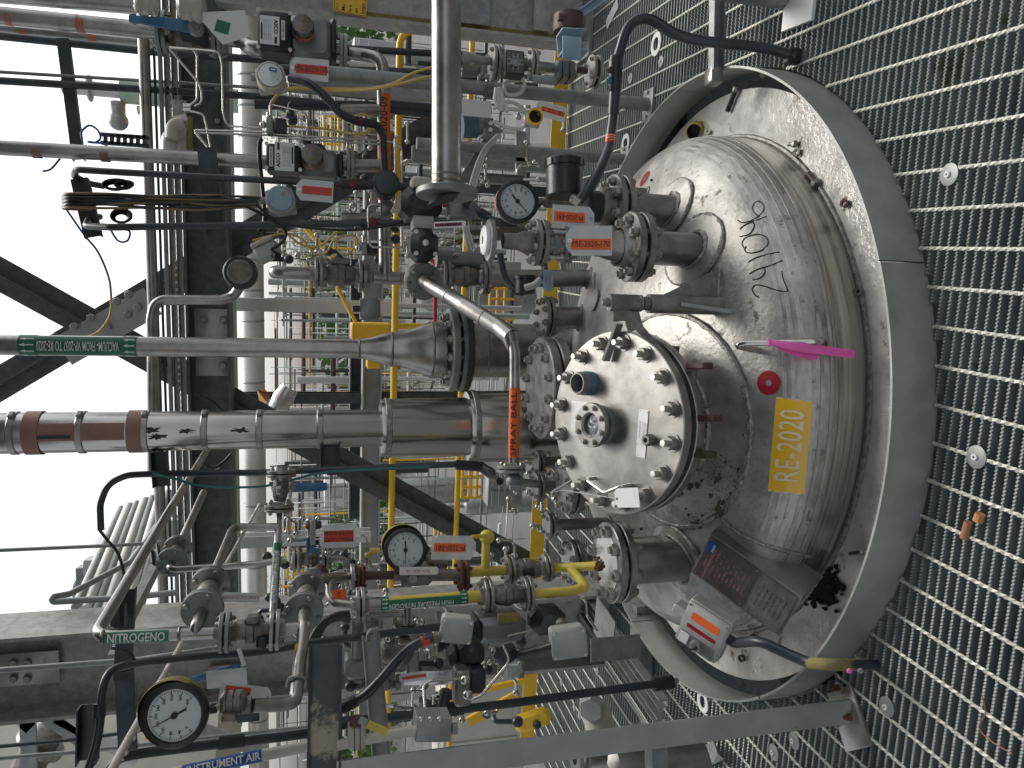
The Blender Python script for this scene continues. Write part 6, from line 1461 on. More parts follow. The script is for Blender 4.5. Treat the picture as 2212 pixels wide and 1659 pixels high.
# s shaped piping between discs and flanges
sq_ = thing('process_pipe', 'S shaped steel pipe joining the tee flanges and the high pressure pipe', 'pipe', P(730, 1280, 2.5))
tp(sq_, [(664, 1262, 2.42), (690, 1249, 2.46), (712, 1249, 2.5), (750, 1246, 2.58)], 2.5, 22, 'pipe_steel', br=.04, n=20)
tp(sq_, [(712, 1250, 2.5), (713, 1283, 2.47), (722, 1303, 2.44), (768, 1308, YP)], 2.5, 22, 'pipe_steel', br=.05, n=20)
tp(sq_, [(796, 1327, 2.46), (868, 1325, 2.46)], 2.46, 15, 'pipe_steel'); tp(sq_, [(880, 1310, 2.46), (880, 1350, 2.47)], 2.46, 15, 'pipe_steel')
# --- NITROGENO line
YN2 = 2.12
nit = thing('nitrogen_pipe', 'steel nitrogen pipe with elbow and green label reading NITROGENO', 'pipe', P(468, 1366, YN2))
tp(nit, [(440, 983, 4.35), (352, 1126, 3.25), (205, 1372, YN2 + .01), (203, 1385, YN2), (232, 1385, YN2), (470, 1366, YN2)], YN2, 27, 'pipe_steel', br=.035, n=24) if False else None
rn = W(13.5, 300, YN2)
part('pipe', MB().tube([P(455, 960, 4.2), P(352, 1126, 3.12), P(203, 1378, YN2), P(470, 1366, YN2)], rn, 24, br=.055), M_['pipe_steel'], nit)
part('branch', MB().tube([P(437, 1322, 2.19), P(424, 1352, YN2), P(424, 1368, YN2)], rn, 20, br=.02), M_['pipe_steel'], nit)
dn = P(227, 1377, YN2) - P(366, 1371, YN2)
band(nit, P(229, 1377, YN2), P(366, 1371, YN2), rn, 'green_label', 'line_label', R(-62), R(62), (.02, -1, -.15), off=.001)
wrap(nit, 'NITROGENO', .029, P(234, 1376.8, YN2), -dn, rn + .001, (.02, -1, -.15), 'white_ink', bold=.02, fit=(P(236, 1377, YN2) - P(360, 1371, YN2)).length)
for x in (222, 388): weldring(nit, x, 1376 - (x - 222) * .04, YN2, 14.2)
nv = thing('ball_valve', 'large flanged ball valve on the nitrogen pipe with a paper tag, picture left', 'valve', P(540, 1364, YN2))
fp(nv, 486, 1366, YN2, dn, 43, 4, mat='grey_flange', hub=15); vp(nv, (500, 1366), (580, 1360), YN2, 23); fp(nv, 594, 1360, YN2, dn, 43, 4, hub=15)
bx(nv, 'bonnet', 528, 1335, 562, 1352, YN2 - .03, .05, 'cast_steel', .006); bx(nv, 'stem_clamp', 553, 1378, 578, 1404, YN2 - .04, .05, 'black_cast', .006)
bx(nv, 'pale_tab', 512, 1384, 528, 1400, YN2 - .05, .004, 'light_enamel', 0); bx(nv, 'lock_tab', 517, 1400, 526, 1440, YN2 - .06, .004, 'white_paper', 0, rot=.3)
tagcard(P(520, 1290, 2.22), W(82, 520, 2.22), W(20, 520, 2.22), IR, ['DANGER DO NOT OPERATE'], (0, -1, .3), 'white tag with dark red print beside the large round flanges', strip='white_paper', sw=.92, sh=.8, tsize=W(7, 520, 2.22), ink='red_ink', card='white_paper', xs=.8)
tg2 = thing('process_pipe', 'steel pipe from the tee down to the left pressure gauge, yellow paint patch on it', 'pipe', P(640, 1500, 1.98))
rg = .0165
part('pipe', MB().tube([P(606, 1359, YN2), P(668, 1354, 2.12)], rn, 20), M_['pipe_steel'], tg2)
part('pipe', MB().tube([P(657, 1322, 2.2), P(657, 1352, 2.12), P(646, 1440, 2.02), P(638, 1516, 1.95), P(610, 1522, 1.94), P(548, 1524, 1.92)], .0165, 20, br=.045), M_['pipe_steel'], tg2)
band(tg2, P(651, 1396, 2.07), P(648, 1420, 2.045), .0165, 'dull_yellow', 'paint_patch', R(-60), R(80), -YY, off=.0008)
ub = frame(P(641, 1470, 1.99), P(646, 1440, 2.02) - P(638, 1516, 1.95), -YY)
part('u_bolt', MB().tube([ub @ Vector((-.03, -.022, 0)), ub @ Vector((0.0, -.022, 0)), ub @ Vector((.012, -.018, 0)), ub @ Vector((.0215, 0, 0)), ub @ Vector((.012, .018, 0)), ub @ Vector((0, .022, 0)), ub @ Vector((-.03, .022, 0))], .004, 8, br=.004), M_['galv'], tg2)
t = thing('ball_valve', 'small three piece ball valve under the left pressure gauge', 'valve', P(505, 1524, 1.90))
part('hexagon', MB().lathe([(.018, 0), (.024, .003), (.024, .02), (.018, .022)], frame(P(545, 1524, 1.92), ZZ), 6), M_['cast_steel'], t)
bx(t, 'body', 474, 1503, 530, 1546, 1.88, .045, 'cast_steel', .008)
for x in (486, 502, 518): bx(t, 'joint_line', x, 1501, x + 1.5, 1548, 1.879, .048, 'black_cast', 0)
bx(t, 'handle_hub', 478, 1546, 512, 1562, 1.86, .03, 'cast_steel', .004); bx(t, 'handle', 512, 1544, 560, 1560, 1.85, .008, 'dark_steel', .001)
gauge(377, 1545, 1.88, 68, 'large pressure gauge with white dial at the lower left, above the small ball valve', [(str(v_ * 40), v_ / 10) for v_ in range(0, 11)], .40, case_mat='mossy', face=(.10, -1, .10), off=(.10, .14), stem=(478, 1526, 1.90))
tagcard(P(530, 1500, 2.0), W(110, 530, 2.0), W(40, 530, 2.0), IL, ['PI-2020'], (.2, -1, .2), 'clear tag with bright red strip half hidden behind the small ball valve', strip='tag_red', sw=.5, sh=.7, tsize=W(16, 530, 2.0), tilt=-.18)
solo('plastic_pouch', MB().box((.10, .045, .002), frame(P(490, 1465, 2.1), (0, -1, .1), IR) @ Matrix.Rotation(.05, 4, 'Z')), M_['plastic_tag'], 'empty clear plastic pouch hanging right of the gauge', 'pouch')
solo('lever', MB().box((.13, .018, .008), frame(P(465, 1455, 2.15), (0, -1, .1), IR) @ Matrix.Rotation(.25, 4, 'Z'), bev=.003), M_['blue_paint'], 'blue lever sticking out behind the left gauge', 'lever')
# beige pipe with drips, running away horizontally, and the galvanized rail beside
def runh(name, label, cat, a, b, ya, mat, w_a, drips=False, Yb=None):
    p0 = P(a[0], a[1], ya); p1 = PZ(b[0], b[1], p0.z) if Yb is None else P(b[0], b[1], Yb)
    r = W(w_a / 2, a[0], ya); mb = MB().tube([p0, p1], r, 18)
    if drips:
        random.seed(9)
        for i in range(60):
            q = p0.lerp(p1, random.random()); mb.sph(q - ZZ * (r + .002), .003 + .002 * random.random(), None, 5, 4)
    return solo(name, mb, M_[mat], label, cat)
runh('plastic_pipe', 'cream plastic pipe with water drips receding past the left gauge', 'pipe', (232, 1680), (560, 1090), 1.80, 'beige_enamel', 20, True)
runh('drain_pipe', 'bare steel pipe receding from the tall beam towards the insulated pipe', 'pipe', (432, 1106 + 0), (410, 1000), 3.2, 'pipe_steel', 16) if False else None
a0, a1 = P(255, 1400, 2.6), PZ(352, 1210, P(255, 1400, 2.6).z)
solo('support_channel', MB().ext(chan(.045, .03, .004), a0, a1, ZZ), M_['galv'], 'galvanized channel receding behind the nitrogen pipe', 'channel')
strut((274, 1273, 2.5), (262, 1470, 2.5), (0, 1, 0), .045, .03, 'dark channel standing behind the NITROGENO label', 'dark_steel'); strut((265, 1440, 2.6), (275, 1640, 2.6), (0, 1, 0), .05, .03, 'dark channel behind the left gauge', 'dark_steel')
strut((196, 1520, 2.3), (193, 1640, 2.3), (0, -1, 0), .05, .04, 'short dark strut clip with conduits at the far left', 'dark_steel')
cable([(240, 1400), (275, 1408), (290, 1425), (285, 1445), (262, 1452)], 2.3, .004, 'black_cable', 'black wire looping under the NITROGENO label')
bx_ = thing('clip_block', 'black hardware clipped on the channel above the NITROGENO label', 'clip', P(252, 1330, 2.4)); bx(bx_, 'block', 236, 1306, 266, 1364, 2.4, .06, 'black_cast', .01); part('strap', MB().cyl(P(240, 1356, 2.36), P(233, 1370, 2.36), .010, n=10), M_['galv'], bx_)
# conduits lower left
t = thing('conduit_run', 'black conduit sweeping from the lower left behind the large gauge to the nitrogen valve', 'conduit', P(517, 1413, 2.3))
part('tube', MB().tube(pts_(spline([(180, 1690, 2.2), (205, 1620, 2.2), (216, 1560, 2.22), (220, 1500, 2.24), (232, 1460, 2.27), (255, 1442, 2.29), (300, 1432, 2.3), (400, 1421, 2.32), (560, 1408, 2.34), (668, 1389, 2.36)], 5)), W(8.5, 300, 2.3), 14, br=0), M_['conduit'], t)
part('coupling', MB().tube(pts_([(215, 1520, 2.23), (214, 1550, 2.22)]), .016, 12), M_['black_cast'], t)
t = thing('conduit_run', 'thick black conduit with coupling passing under the left pressure gauge', 'conduit', P(553, 1600, 2.1))
part('tube', MB().tube(pts_(spline([(222, 1690, 2.0), (250, 1645, 2.02), (290, 1630, 2.05), (430, 1612, 2.1), (668, 1584, 2.16), (760, 1560, 2.2)], 5)), W(10.5, 430, 2.1), 14, br=0), M_['conduit'], t)
part('coupling', MB().tube(pts_([(472, 1606, 2.11), (528, 1599, 2.12)]), .0175, 14), M_['black_cast'], t)
for nm, l, w_, mt, Y in (('dark tube at the far left crossing the lower corner', [(-30, 1615), (180, 1596), (320, 1575)], 8, 'dark_steel', 3.4), ('grey tube with red dots behind the lower left conduits', [(-30, 1640), (160, 1625), (668, 1570)], 9, 'galv', 3.2), ('thin steel pipe crossing the large left column', [(-30, 1450), (300, 1425), (470, 1400)], 12, 'galv', 3.3),
        ('thin red and grey conduit against the sky at the left', [(-30, 1190), (250, 1178), (350, 1172)], 8, 'galv', 3.9)):
    sp_('conduit', nm, 'conduit', l, Y, w_, mt)
sp_('conduit', 'grey plastic conduit elbow standing out against the sky', 'conduit', [(360, 1106, 5.4), (280, 1215, 4.6), (150, 1283, 4.2), (112, 1290, 4.1), (114, 1300, 4.1), (260, 1292, 4.1), (380, 1280, 4.1)], 4.6, 14, 'bg_pipe', br=.06)
# --- worn bracket plate and post
Pt = PZ(1826, 1524, 0); YPo = Pt.y
pst = thing('corner_post', 'tall galvanized angle post on a bolted white foot plate at the lower left', 'post', Pt)
ztop = P(726, 1640, YPo).z
part('angle', MB().ext([(0, 0), (.078, 0), (.078, .008), (.008, .008), (.008, .078), (0, .078)], Pt + Vector((-.030, -.035, .01)), Vector((Pt.x - .030, YPo - .035, ztop)), (0, 1, 0)) if False else MB().ext([(-.038, -.04), (.034, -.04), (.034, -.033), (-.031, -.033), (-.031, .038), (-.038, .038)], Pt + ZZ * .01, Vector((Pt.x, YPo, ztop)), (0, 1, 0)), M_['galv_ring'], pst)
fpl = part('foot_plate', MB().box((.17, .13, .010), frame(PZ(1835, 1552, .006), ZZ, PZ(1860, 1566, 0) - PZ(1822, 1455, 0)), bev=.001), M_['cover_steel'], pst)
for x, y in ((1813, 1485), (1806, 1560), (1839, 1548)):
    c = PZ(x, y, .011); part('washer', MB().lathe([(0, 0), (.017, 0), (.017, .004), (0, .004)], frame(c, ZZ), 20), M_['galv'], pst); part('anchor_nut', MB().hexa(frame(c + ZZ * .004, ZZ), .011, .012), M_['rust'], pst); part('anchor_stud', MB().cyl(c, c + ZZ * .028, .006, n=10), M_['rust'], pst)
br = thing('bracket_beam', 'dark steel bracket with worn paint above the post, holding the gauge pipe', 'bracket', P(702, 1520, YPo))
a, b = P(703, 1392, YPo + .03), P(699, 1700, YPo - .02)
part('web', MB().ext([(-.040, 0), (.040, 0), (.040, .005), (-.040, .005)], a, b, YY), M_['worn_plate'], br)
part('lip', MB().ext([(-.042, -.03), (-.036, -.03), (-.036, .005), (-.042, .005)], a, b, YY), M_['dark_steel'], br); part('lip', MB().ext([(.036, -.012), (.042, -.012), (.042, .005), (.036, .005)], a, b, YY), M_['dark_steel'], br)
for y in (1628, 1645): part('hole', MB().cyl(P(706, y, YPo - .006), P(706, y, YPo + .02), .007, n=14), M_['black_ink'], br)
# instrument air pipe
ia = thing('air_pipe', 'cream pipe with blue label reading INSTRUMENT AIR at the bottom edge', 'pipe', P(668, 1610, 2.3))
iap = [(330, 1680, 2.3), (668, 1611, 2.3)]
tp(ia, iap, 2.3, 24, 'beige_enamel', n=22); r1_ = W(12, 668, 2.3); s0, s1 = P(395, 1666.7, 2.3), P(566, 1631.8, 2.3)
band(ia, s0, s1, r1_, 'blue_label', 'line_label', off=.001)
wrap(ia, 'INSTRUMENT AIR', .027, P(404, 1665, 2.3), s1 - s0, r1_ + .001, None, 'white_ink', bold=.02, fit=(s1 - s0).length * .93)
# cream valve and grey box
cv_t = thing('ball_valve', 'cream painted rusty ball valve with yellow tagged lever at the bottom', 'valve', P(765, 1595, 2.0))
tp(cv_t, [(728, 1610), (790, 1597), (905, 1577)], 2.0, 22, 'beige_enamel'); bx(cv_t, 'body', 752, 1568, 790, 1625, 1.98, .05, 'beige_enamel', .008); bx(cv_t, 'lug', 756, 1560, 780, 1572, 1.97, .05, 'rusty_brown', .004)
for x in (765, 777): bx(cv_t, 'joint_line', x, 1566, x + 2, 1628, 1.977, .055, 'rusty_brown', 0)
part('lever', MB().box((.055, .020, .004), frame(P(815, 1573, 1.94), (0, -1, 0), IR) @ Matrix.Rotation(-.5, 4, 'Z')), M_['dull_yellow'], cv_t); part('lever_arm', MB().box((.035, .018, .004), frame(P(790, 1560, 1.95), (0, -1, 0), IR) @ Matrix.Rotation(-.5, 4, 'Z')), M_['galv'], cv_t)
t = thing('filter_box', 'plain grey steel box right of the cream valve', 'box', P(938, 1580, 2.0)); bx(t, 'body', 900, 1554, 975, 1604, 1.98, .08, 'light_enamel' if False else 'galv', .002, rot=-.10)
part('knob', MB().cyl(P(976, 1574, 1.99), P(988, 1573, 1.99), .014, n=14), M_['galv'], t)
for x in (910, 930, 950): part('screw', MB().sph(P(x, 1553, 1.97), .007), M_['studs'], t)
# black solenoid cluster
t = thing('solenoid_valve', 'large black solenoid and block cluster with bent tubes between the grey boxes', 'solenoid valve', P(1000, 1450, 2.2))
bx(t, 'coil_housing', 996, 1392, 1050, 1448, 2.18, .12, 'black_cast', .02); bx(t, 'black_cylinder', 973, 1408, 1000, 1450, 2.2, .10, 'black_cast', .02); bx(t, 'valve_block', 984, 1450, 1018, 1528, 2.14, .06, 'flange_steel', .006); bx(t, 'coil', 1016, 1448, 1050, 1500, 2.14, .07, 'black_cast', .006)
for x, y in ((1005, 1468), (1010, 1500)): part('fitting', MB().sph(P(x, y, 2.10), .014), M_['tubing'], t)
tub([(1086, 1392, 2.1), (1102, 1428, 2.1), (1040, 1502, 2.1), (1014, 1512, 2.1), (1010, 1500, 2.12)], 2.1, 'bright bent tube from the black cluster to the grey actuator, right loop', 7); tub([(995, 1466, 2.12), (930, 1470, 2.12), (915, 1480, 2.12), (920, 1550, 2.05)], 2.1, 'bright bent tube from the black cluster down to the plain grey box', 7)
tub([(1148, 1362, 2.3), (1096, 1374, 2.3)], 2.3, 'short bright tube below the grey actuator', 5)
def gbox(x, y, sx_, sy_, Y, rot, label):
    t = thing('terminal_box', label, 'terminal box', P(x, y, Y)); M = frame(P(x, y, Y), (0, -1, .15), IR) @ Matrix.Rotation(rot, 4, 'Z'); s_ = W(1, x, Y)
    part('box', MB().box((sx_ * s_, sy_ * s_, .06), M, (0, 0, -.03), .008), M_['light_enamel'], t); part('lid', MB().box((sx_ * s_ * 1.02, sy_ * s_ * 1.02, .012), M, (0, 0, .004), .004), M_['light_enamel'], t); screws(t, M, sx_ * s_ * .84, sy_ * s_ * .82, .004, .010); return t, M, s_
gbox(986, 1362, 68, 52, 2.2, -.14, 'grey terminal box with conduit entry left of the black cluster')
gbox(1229, 1390, 76, 62, 2.2, .10, 'grey terminal box hanging over the floor rail')
t = thing('terminal_box', 'small flat grey terminal box on a tube near the yellow rail', 'terminal box', P(799, 666, 3.5)); b, M = bx(t, 'box', 778, 644, 822, 690, 3.5, .06, 'grey_enamel', .004); screws(b, M, .082, .086, .004, .001)
part('gland', MB().tube(pts_([(762, 667), (780, 667)], 3.52), .014, 12), M_['black_cast'], t)
t = thing('flexible_conduit', 'thick black hose with red band climbing to the grey terminal box', 'conduit', P(740, 1526, 2.25))
part('hose', MB().tube(pts_(spline([(736, 1532, 2.25), (762, 1516, 2.25), (790, 1500, 2.24), (824, 1466, 2.22), (860, 1424, 2.22), (885, 1400, 2.21), (912, 1385, 2.2), (936, 1378, 2.2)], 6)), W(10.5, 860, 2.22), 16, br=0), M_['conduit'], t)
part('red_band', MB().tube([P(910, 1386, 2.2), P(927, 1381, 2.2)], W(11.3, 910, 2.2), 16), M_['tag_red'], t); part('gland', MB().tube([P(927, 1381, 2.2), P(952, 1374, 2.2)], .014, 12), M_['cast_steel'], t); part('foot', MB().tube([P(738, 1530, 2.25), P(770, 1512, 2.25)], .018, 14), M_['black_cast'], t)
# dark actuator group (right)
t = thing('actuated_valve', 'grey actuator with mouldy yellow panel and black gearbox left of the large blind flange', 'valve', P(1120, 1360, 2.4))
bx(t, 'actuator_body', 1030, 1336, 1140, 1392, 2.36, .13, 'grey_enamel', .02); bx(t, 'panel', 1076, 1325, 1122, 1346, 2.34, .01, 'mossy', .001); bx(t, 'end_cap', 1024, 1342, 1046, 1396, 2.34, .13, 'black_cast', .02)
bx(t, 'gearbox', 1152, 1316, 1228, 1378, 2.40, .10, 'black_cast', .03); part('hub', MB().cyl(P(1190, 1350, 2.38), P(1190, 1350, 2.30), .030, n=24), M_['black_cast'], t); part('plug', MB().sph(P(1212, 1348, 2.30), .02), M_['cast_steel'], t)
part('beacon', MB().tube([P(1098, 1420, 2.3), P(1110, 1455, 2.3)], .03, 20), M_['glass'], t); part('beacon_base', MB().cyl(P(1088, 1406, 2.3), P(1098, 1422, 2.3), .036, n=20), M_['black_cast'], t)
sp_('conduit', 'black conduit running diagonally under the grey terminal box', 'conduit', [(1106, 1418, 2.3), (1170, 1402, 2.25), (1200, 1392, 2.22)], 2.25, 18, 'black_rubber')
sp_('conduit', 'dark conduit with clip passing behind the nitrogen valve to the terminal box', 'conduit', [(560, 1404), (668, 1389), (953, 1354)], 2.45, 17, 'dark_steel')
t = thing('conduit_run', 'black conduit with couplings ending just above the grating left of the ring', 'conduit', P(1440, 1474, 2.5)); part('tube', MB().tube(pts_([(700, 1560), (826, 1552), (1106, 1519), (1430, 1475)], 2.45), W(9, 1106, 2.45), 14), M_['conduit'], t)
part('coupling', MB().tube(pts_([(1412, 1478), (1452, 1472)], 2.45), W(15, 1400, 2.45), 14), M_['black_cast'], t); part('tip', MB().tube(pts_([(1452, 1472), (1464, 1470)], 2.45), W(6, 1400, 2.45), 10), M_['galv'], t)
part('tee_body', MB().tube(pts_([(925, 1540), (1000, 1528)], 2.44), W(15, 960, 2.45), 14), M_['black_cast'], t); part('tee_branch', MB().tube(pts_([(955, 1535), (965, 1490)], 2.42), W(12, 960, 2.45), 12), M_['black_cast'], t)
strut((800, 1372, 2.35), (826, 1664, 2.2), (0, -1, 0), .052, .035, 'grey channel carrying clamped conduits beside the black hose', 'galv')
for x, y in ((805, 1370), (823, 1552)): t = thing('conduit_clamp', ('grey' if y < 1400 else 'lower grey') + ' clamp holding a conduit on the upright channel', 'clamp', P(x, y, 2.3)); part('saddle', MB().tube(pts_([(x - 10, y + 14), (x - 9, y), (x, y - 12), (x + 9, y), (x + 10, y + 14)], 2.28), .007, 8), M_['galv'], t)
t = thing('regulator', 'steel ball bodied regulator behind the upright channel', 'regulator', P(860, 1400, 2.6)); part('bowl', MB().sph(P(858, 1402, 2.6), .060), M_['cast_steel'], t); fp(t, 880, 1346, 2.6, XX, 26, 4); bx(t, 'yoke', 880, 1360, 906, 1470, 2.58, .05, 'flange_steel', .006)
t = thing('drum_box', 'grey rounded box left of the upright channel', 'box', P(770, 1440, 2.5)); bx(t, 'body', 746, 1424, 793, 1470, 2.5, .10, 'grey_enamel', .01); bx(t, 'arm', 760, 1330, 785, 1425, 2.5, .05, 'grey_enamel', .004)
t = thing('black_tank_hose', 'coil of thick black hoses behind the worn bracket', 'hose', P(730, 1340, 2.7))
for k in range(4): part('hose', MB().tube(pts_(spline([(668 + k * 5, 1392 - k * 2), (690 + k * 4, 1352 - k), (722 + k * 3, 1330 + k * 2), (756, 1324 + k * 6)], 6), 2.62 + .012 * k), .010, 10, br=0), M_['black_rubber'], t)
for x0, y0, x1, y1, l, rd, lns in ((965, 1348, 1020, 1372, 'small pouch tag with red corner behind the grey terminal box', IL, []), (862, 1452, 922, 1472, 'tilted clear tag with orange strip under the black cluster', IR, [])):
    tagcard(P((x0 + x1) / 2, (y0 + y1) / 2, 2.5), W(x1 - x0, x0, 2.5), W(y1 - y0, x0, 2.5), rd, lns, (0, -1, .2), l, strip='tag_red', tilt=.12)
tagcard(P(733, 1284, 2.35), W(30, 733, 2.35), W(22, 733, 2.35), IL, ['OA', '2020'], (0, -1, .2), 'small orange tag half hidden behind the S shaped pipe', strip='tag_orange', sw=.9, sh=.9, card='tag_orange')
solo('foil_strip', MB().box((.20, .045, .004), frame(P(918, 1464, 2.6), (0, -1, .2), IR) @ Matrix.Rotation(.02, 4, 'Z')), M_['foil'], 'long reflective label strip under the tilted clear tag', 'label')
# rails on the grating left of the ring
r0, r1 = PZ(1262, 1306, .12), PZ(1440, 1560, .12)
for k, (o, l) in enumerate(((0, 'long galvanized floor rail nearest the vessel ring'), (.055, 'long galvanized floor rail behind the thin tubes'))):
    d = (r1 - r0).normalized(); s = Vector((d.y, -d.x, 0)); solo('floor_rail', MB().ext(chan(.04, .045, .004), r0 + s * -o * 1.6, r1 + s * -o * 1.6, ZZ), M_['galv'], l, 'rail')
for k in range(2): d = (r1 - r0).normalized(); s = Vector((d.y, -d.x, 0)); solo('tubing', MB().tube([r0 + s * (.035 + k * .014) + ZZ * .06, r1 + s * (.035 + k * .014) + ZZ * .06], .0055, 8), M_['tubing'], ('bright thin tube lying along the floor rail', 'second bright thin tube lying along the floor rail')[k], 'tubing')
tub([(1180, 1290, 2.5), (1250, 1288, 2.5), (1266, 1296, 2.5), (1268, 1330, 2.5), (1290, 1362, 2.55)], 2.5, 'bent thin tube beside the large left flange', 6)
t = thing('box_bracket', 'folded galvanized box bracket standing on the grating left of the blind flange', 'bracket', PZ(1340, 1400, 0)); a_, b_ = PZ(1300, 1335, .20), PZ(1322, 1400, .20)
part('top', MB().box((.20, .16, .006), frame(P(1306, 1355, 2.85), ZZ, PZ(1340, 1390, 0) - PZ(1300, 1330, 0))), M_['galv'], t); part('side', MB().box((.09, .20, .006), frame(P(1330, 1400, 2.72), (0, -1, 0), XX)), M_['galv'], t)
t = thing('leg_beam', 'short mossy beam under the floor rail left of the toe ring', 'beam', PZ(1380, 1390, 0)); part('beam', MB().box((.36, .08, .08), frame(PZ(1385, 1385, .05), ZZ, XX)), M_['grey_flange'], t)
t = thing('pipe_tee', 'white capped steel pipe tee lying on the grating left of the post', 'pipe', PZ(1330, 1560, 0)); part('barrel', MB().tube([P(1285, 1520, 2.75), P(1300, 1590, 2.7)], .055, 24), M_['beige_enamel'], t); part('hexagonal_cap', MB().hexa(frame(P(1283, 1524, 2.72), (0, -.7, .5)), .05, .05), M_['light_enamel'], t)
t = thing('steel_drum', 'steel cylinder with small side flange at the bottom edge left of the post', 'vessel', PZ(1400, 1640, 0)); dc = P(1330, 1680, 2.35)
part('shell', MB().lathe([(0, 0), (.10, .0), (.135, .03), (.14, .08), (.14, .34)], frame(P(1300, 1690, 2.4), VD), 40), M_['pipe_steel'], t); part('side_neck', MB().cyl(P(1262, 1632, 2.3), P(1300, 1634, 2.32), .03, n=24), M_['pipe_steel'], t); flange1(t, P(1240, 1632, 2.3), VD, .062, .014, bore=.028); flange1(t, P(1258, 1632, 2.3), VD, .055, .012, bore=.028)
t = thing('side_frame', 'small galvanized angle frame under the corner post at the bottom', 'frame', PZ(1440, 1650, 0)); part('angle', MB().ext(angl(.05, .005), PZ(1385, 1560, .15), PZ(1455, 1700, .15), ZZ), M_['galv'], t); part('upright', MB().ext(rect(.05, .05), P(1416, 1588, 2.15), P(1419, 1700, 2.1), (0, 1, 0)), M_['galv'], t)
t = thing('yellow_bag', 'orange yellow padded bag wrapped on the far rail at the bottom left', 'bag', P(1145, 1558, 4.8)); mb = MB(); c = P(1150, 1555, 4.8)
mb.box((.12, .24, .06), frame(c, (.1, -1, .1), (1, 0, .25)), bev=.03)
part('fabric', mb, M_['yellow_paint'], t); part('stain', MB().sph(P(1160, 1566, 4.76), .028), M_['black_rubber'], t)

# ---- small tubing, wires and fittings that fill the clusters
random.seed(31)
def twirl(n, xr, yr, Y, r, mt, words, kind='tubing'):
    for k in range(n):
        x, y = random.uniform(*xr), random.uniform(*yr); p = [(x, y, Y + random.uniform(-.1, .1))]
        for j in range(random.randint(2, 4)):
            if (j + k) % 2: x += random.uniform(-60, 60)
            else: y += random.uniform(-45, 45)
            p.append((min(max(x, xr[0]), xr[1]), min(max(y, yr[0]), yr[1]), p[-1][2] + random.uniform(-.04, .04)))
        mb = MB().tube(pts_(p), r, 8, br=r * 5); q = P(*p[0]); mb.sph(q, r * 2.2, None, 8, 6); mb.sph(P(*p[-1]), r * 2.0, None, 8, 6)
        solo(kind, mb, M_[mt], words[0], kind, words[1])
twirl(16, (620, 770), (1120, 1380), 2.85, .0055, 'tubing', ('small bent steel tube in the tangle around the SPRING LOADED VALVE tag', 'small tubes around the SPRING LOADED VALVE tag'))
twirl(16, (780, 1160), (1130, 1360), 2.85, .006, 'tubing', ('small bent steel tube behind the gauge PI-2020-B81 and the yellow fitting', 'small tubes behind the gauge PI-2020-B81'))
twirl(18, (750, 1130), (1330, 1560), 2.65, .006, 'tubing', ('small bent steel tube behind the black solenoid cluster', 'small tubes behind the black solenoid cluster'))
twirl(12, (750, 1130), (1300, 1560), 2.7, .010, 'conduit', ('short dark conduit piece behind the black solenoid cluster', 'dark conduit pieces behind the solenoid cluster'), 'conduit')
twirl(10, (560, 760), (1150, 1420), 3.25, .009, 'conduit', ('short dark conduit piece behind the sampling pipe', 'dark conduit pieces behind the sampling pipe'), 'conduit')
twirl(14, (600, 880), (200, 560), 3.9, .007, 'tubing', ('small bent steel tube behind the two actuated valves', 'small tubes behind the two actuated valves'))
twirl(10, (560, 870), (180, 560), 4.0, .012, 'conduit', ('dark conduit piece behind the two actuated valves', 'dark conduit pieces behind the two actuated valves'), 'conduit')
twirl(10, (1010, 1230), (150, 400), 3.8, .007, 'tubing', ('small bent tube behind the yellow ring housing', 'small tubes behind the yellow ring housing'))
twirl(10, (1100, 1200), (960, 1180), 3.3, .008, 'tubing', ('small bent tube between the blind flanges and the grey valve', 'small tubes between the blind flanges and the grey valve'))
for k in range(9):
    x, y = 790 + 38 * k, (1345, 1478, 1398, 1520, 1335, 1460, 1408, 1376, 1452)[k]
    t = thing('pipe_union', 'small steel union or valve among the tubes behind the black solenoid cluster', 'fitting', P(x, y, 2.6), 'small unions behind the solenoid cluster')
    vp(t, (x, y), (x + 28, y), 2.6, 9); part('nut', MB().lathe([(0, 0), (.024, 0), (.024, .016), (0, .016)], frame(P(x, y, 2.6), VD), 6), M_['flange_steel'], t); part('nut', MB().lathe([(0, 0), (.024, 0), (.024, .016), (0, .016)], frame(P(x + 26, y, 2.6), VD), 6), M_['flange_steel'], t)
# ================= steel frame, handrail and the plant beyond =================
def PG(x, y, gv):
    d = P(x, y, 2) - CAM; return CAM + d * ((gv - CAM.dot(GY)) / d.dot(GY))
def hbeam(name, label, cat, x_top, x_bot, y0, y1, gv, mat, kind='box', depth=.12, yref=600):
    zt, zb = PG(x_top, yref, gv).z, PG(x_bot, yref, gv).z; h = zt - zb; zc = (zt + zb) / 2
    a, b = PG((x_top + x_bot) / 2, y0, gv), PG((x_top + x_bot) / 2, y1, gv); a.z = b.z = zc
    mb = MB()
    if kind == 'I': mb.ext(ibeam(depth, h, .014), a, b, ZZ)
    elif kind == 'C': mb.ext([(-.004, -h / 2), (depth, -h / 2), (depth, -h / 2 + .01), (.004, -h / 2 + .01), (.004, h / 2 - .01), (depth, h / 2 - .01), (depth, h / 2), (-.004, h / 2)], a, b, ZZ)
    elif kind == 'tube': mb.tube([a, b], h / 2, 18)
    else: mb.ext(rect(depth, h), a, b, ZZ)
    return solo(name, mb, M_[mat], label, cat)
GB = 4.85
bm = thing('steel_beam', 'deep dark steel beam crossing the frame behind the vacuum pipe', 'beam', PG(500, 800, GB))
zt, zb = PG(404, 600, GB).z, PG(499, 600, GB).z
a, b = PG(450, -80, GB), PG(450, 1330, GB); a.z = b.z = (zt + zb) / 2
part('web', MB().ext(ibeam(.20, zt - zb, .016), a, b, ZZ), M_['beam_dark'], bm)
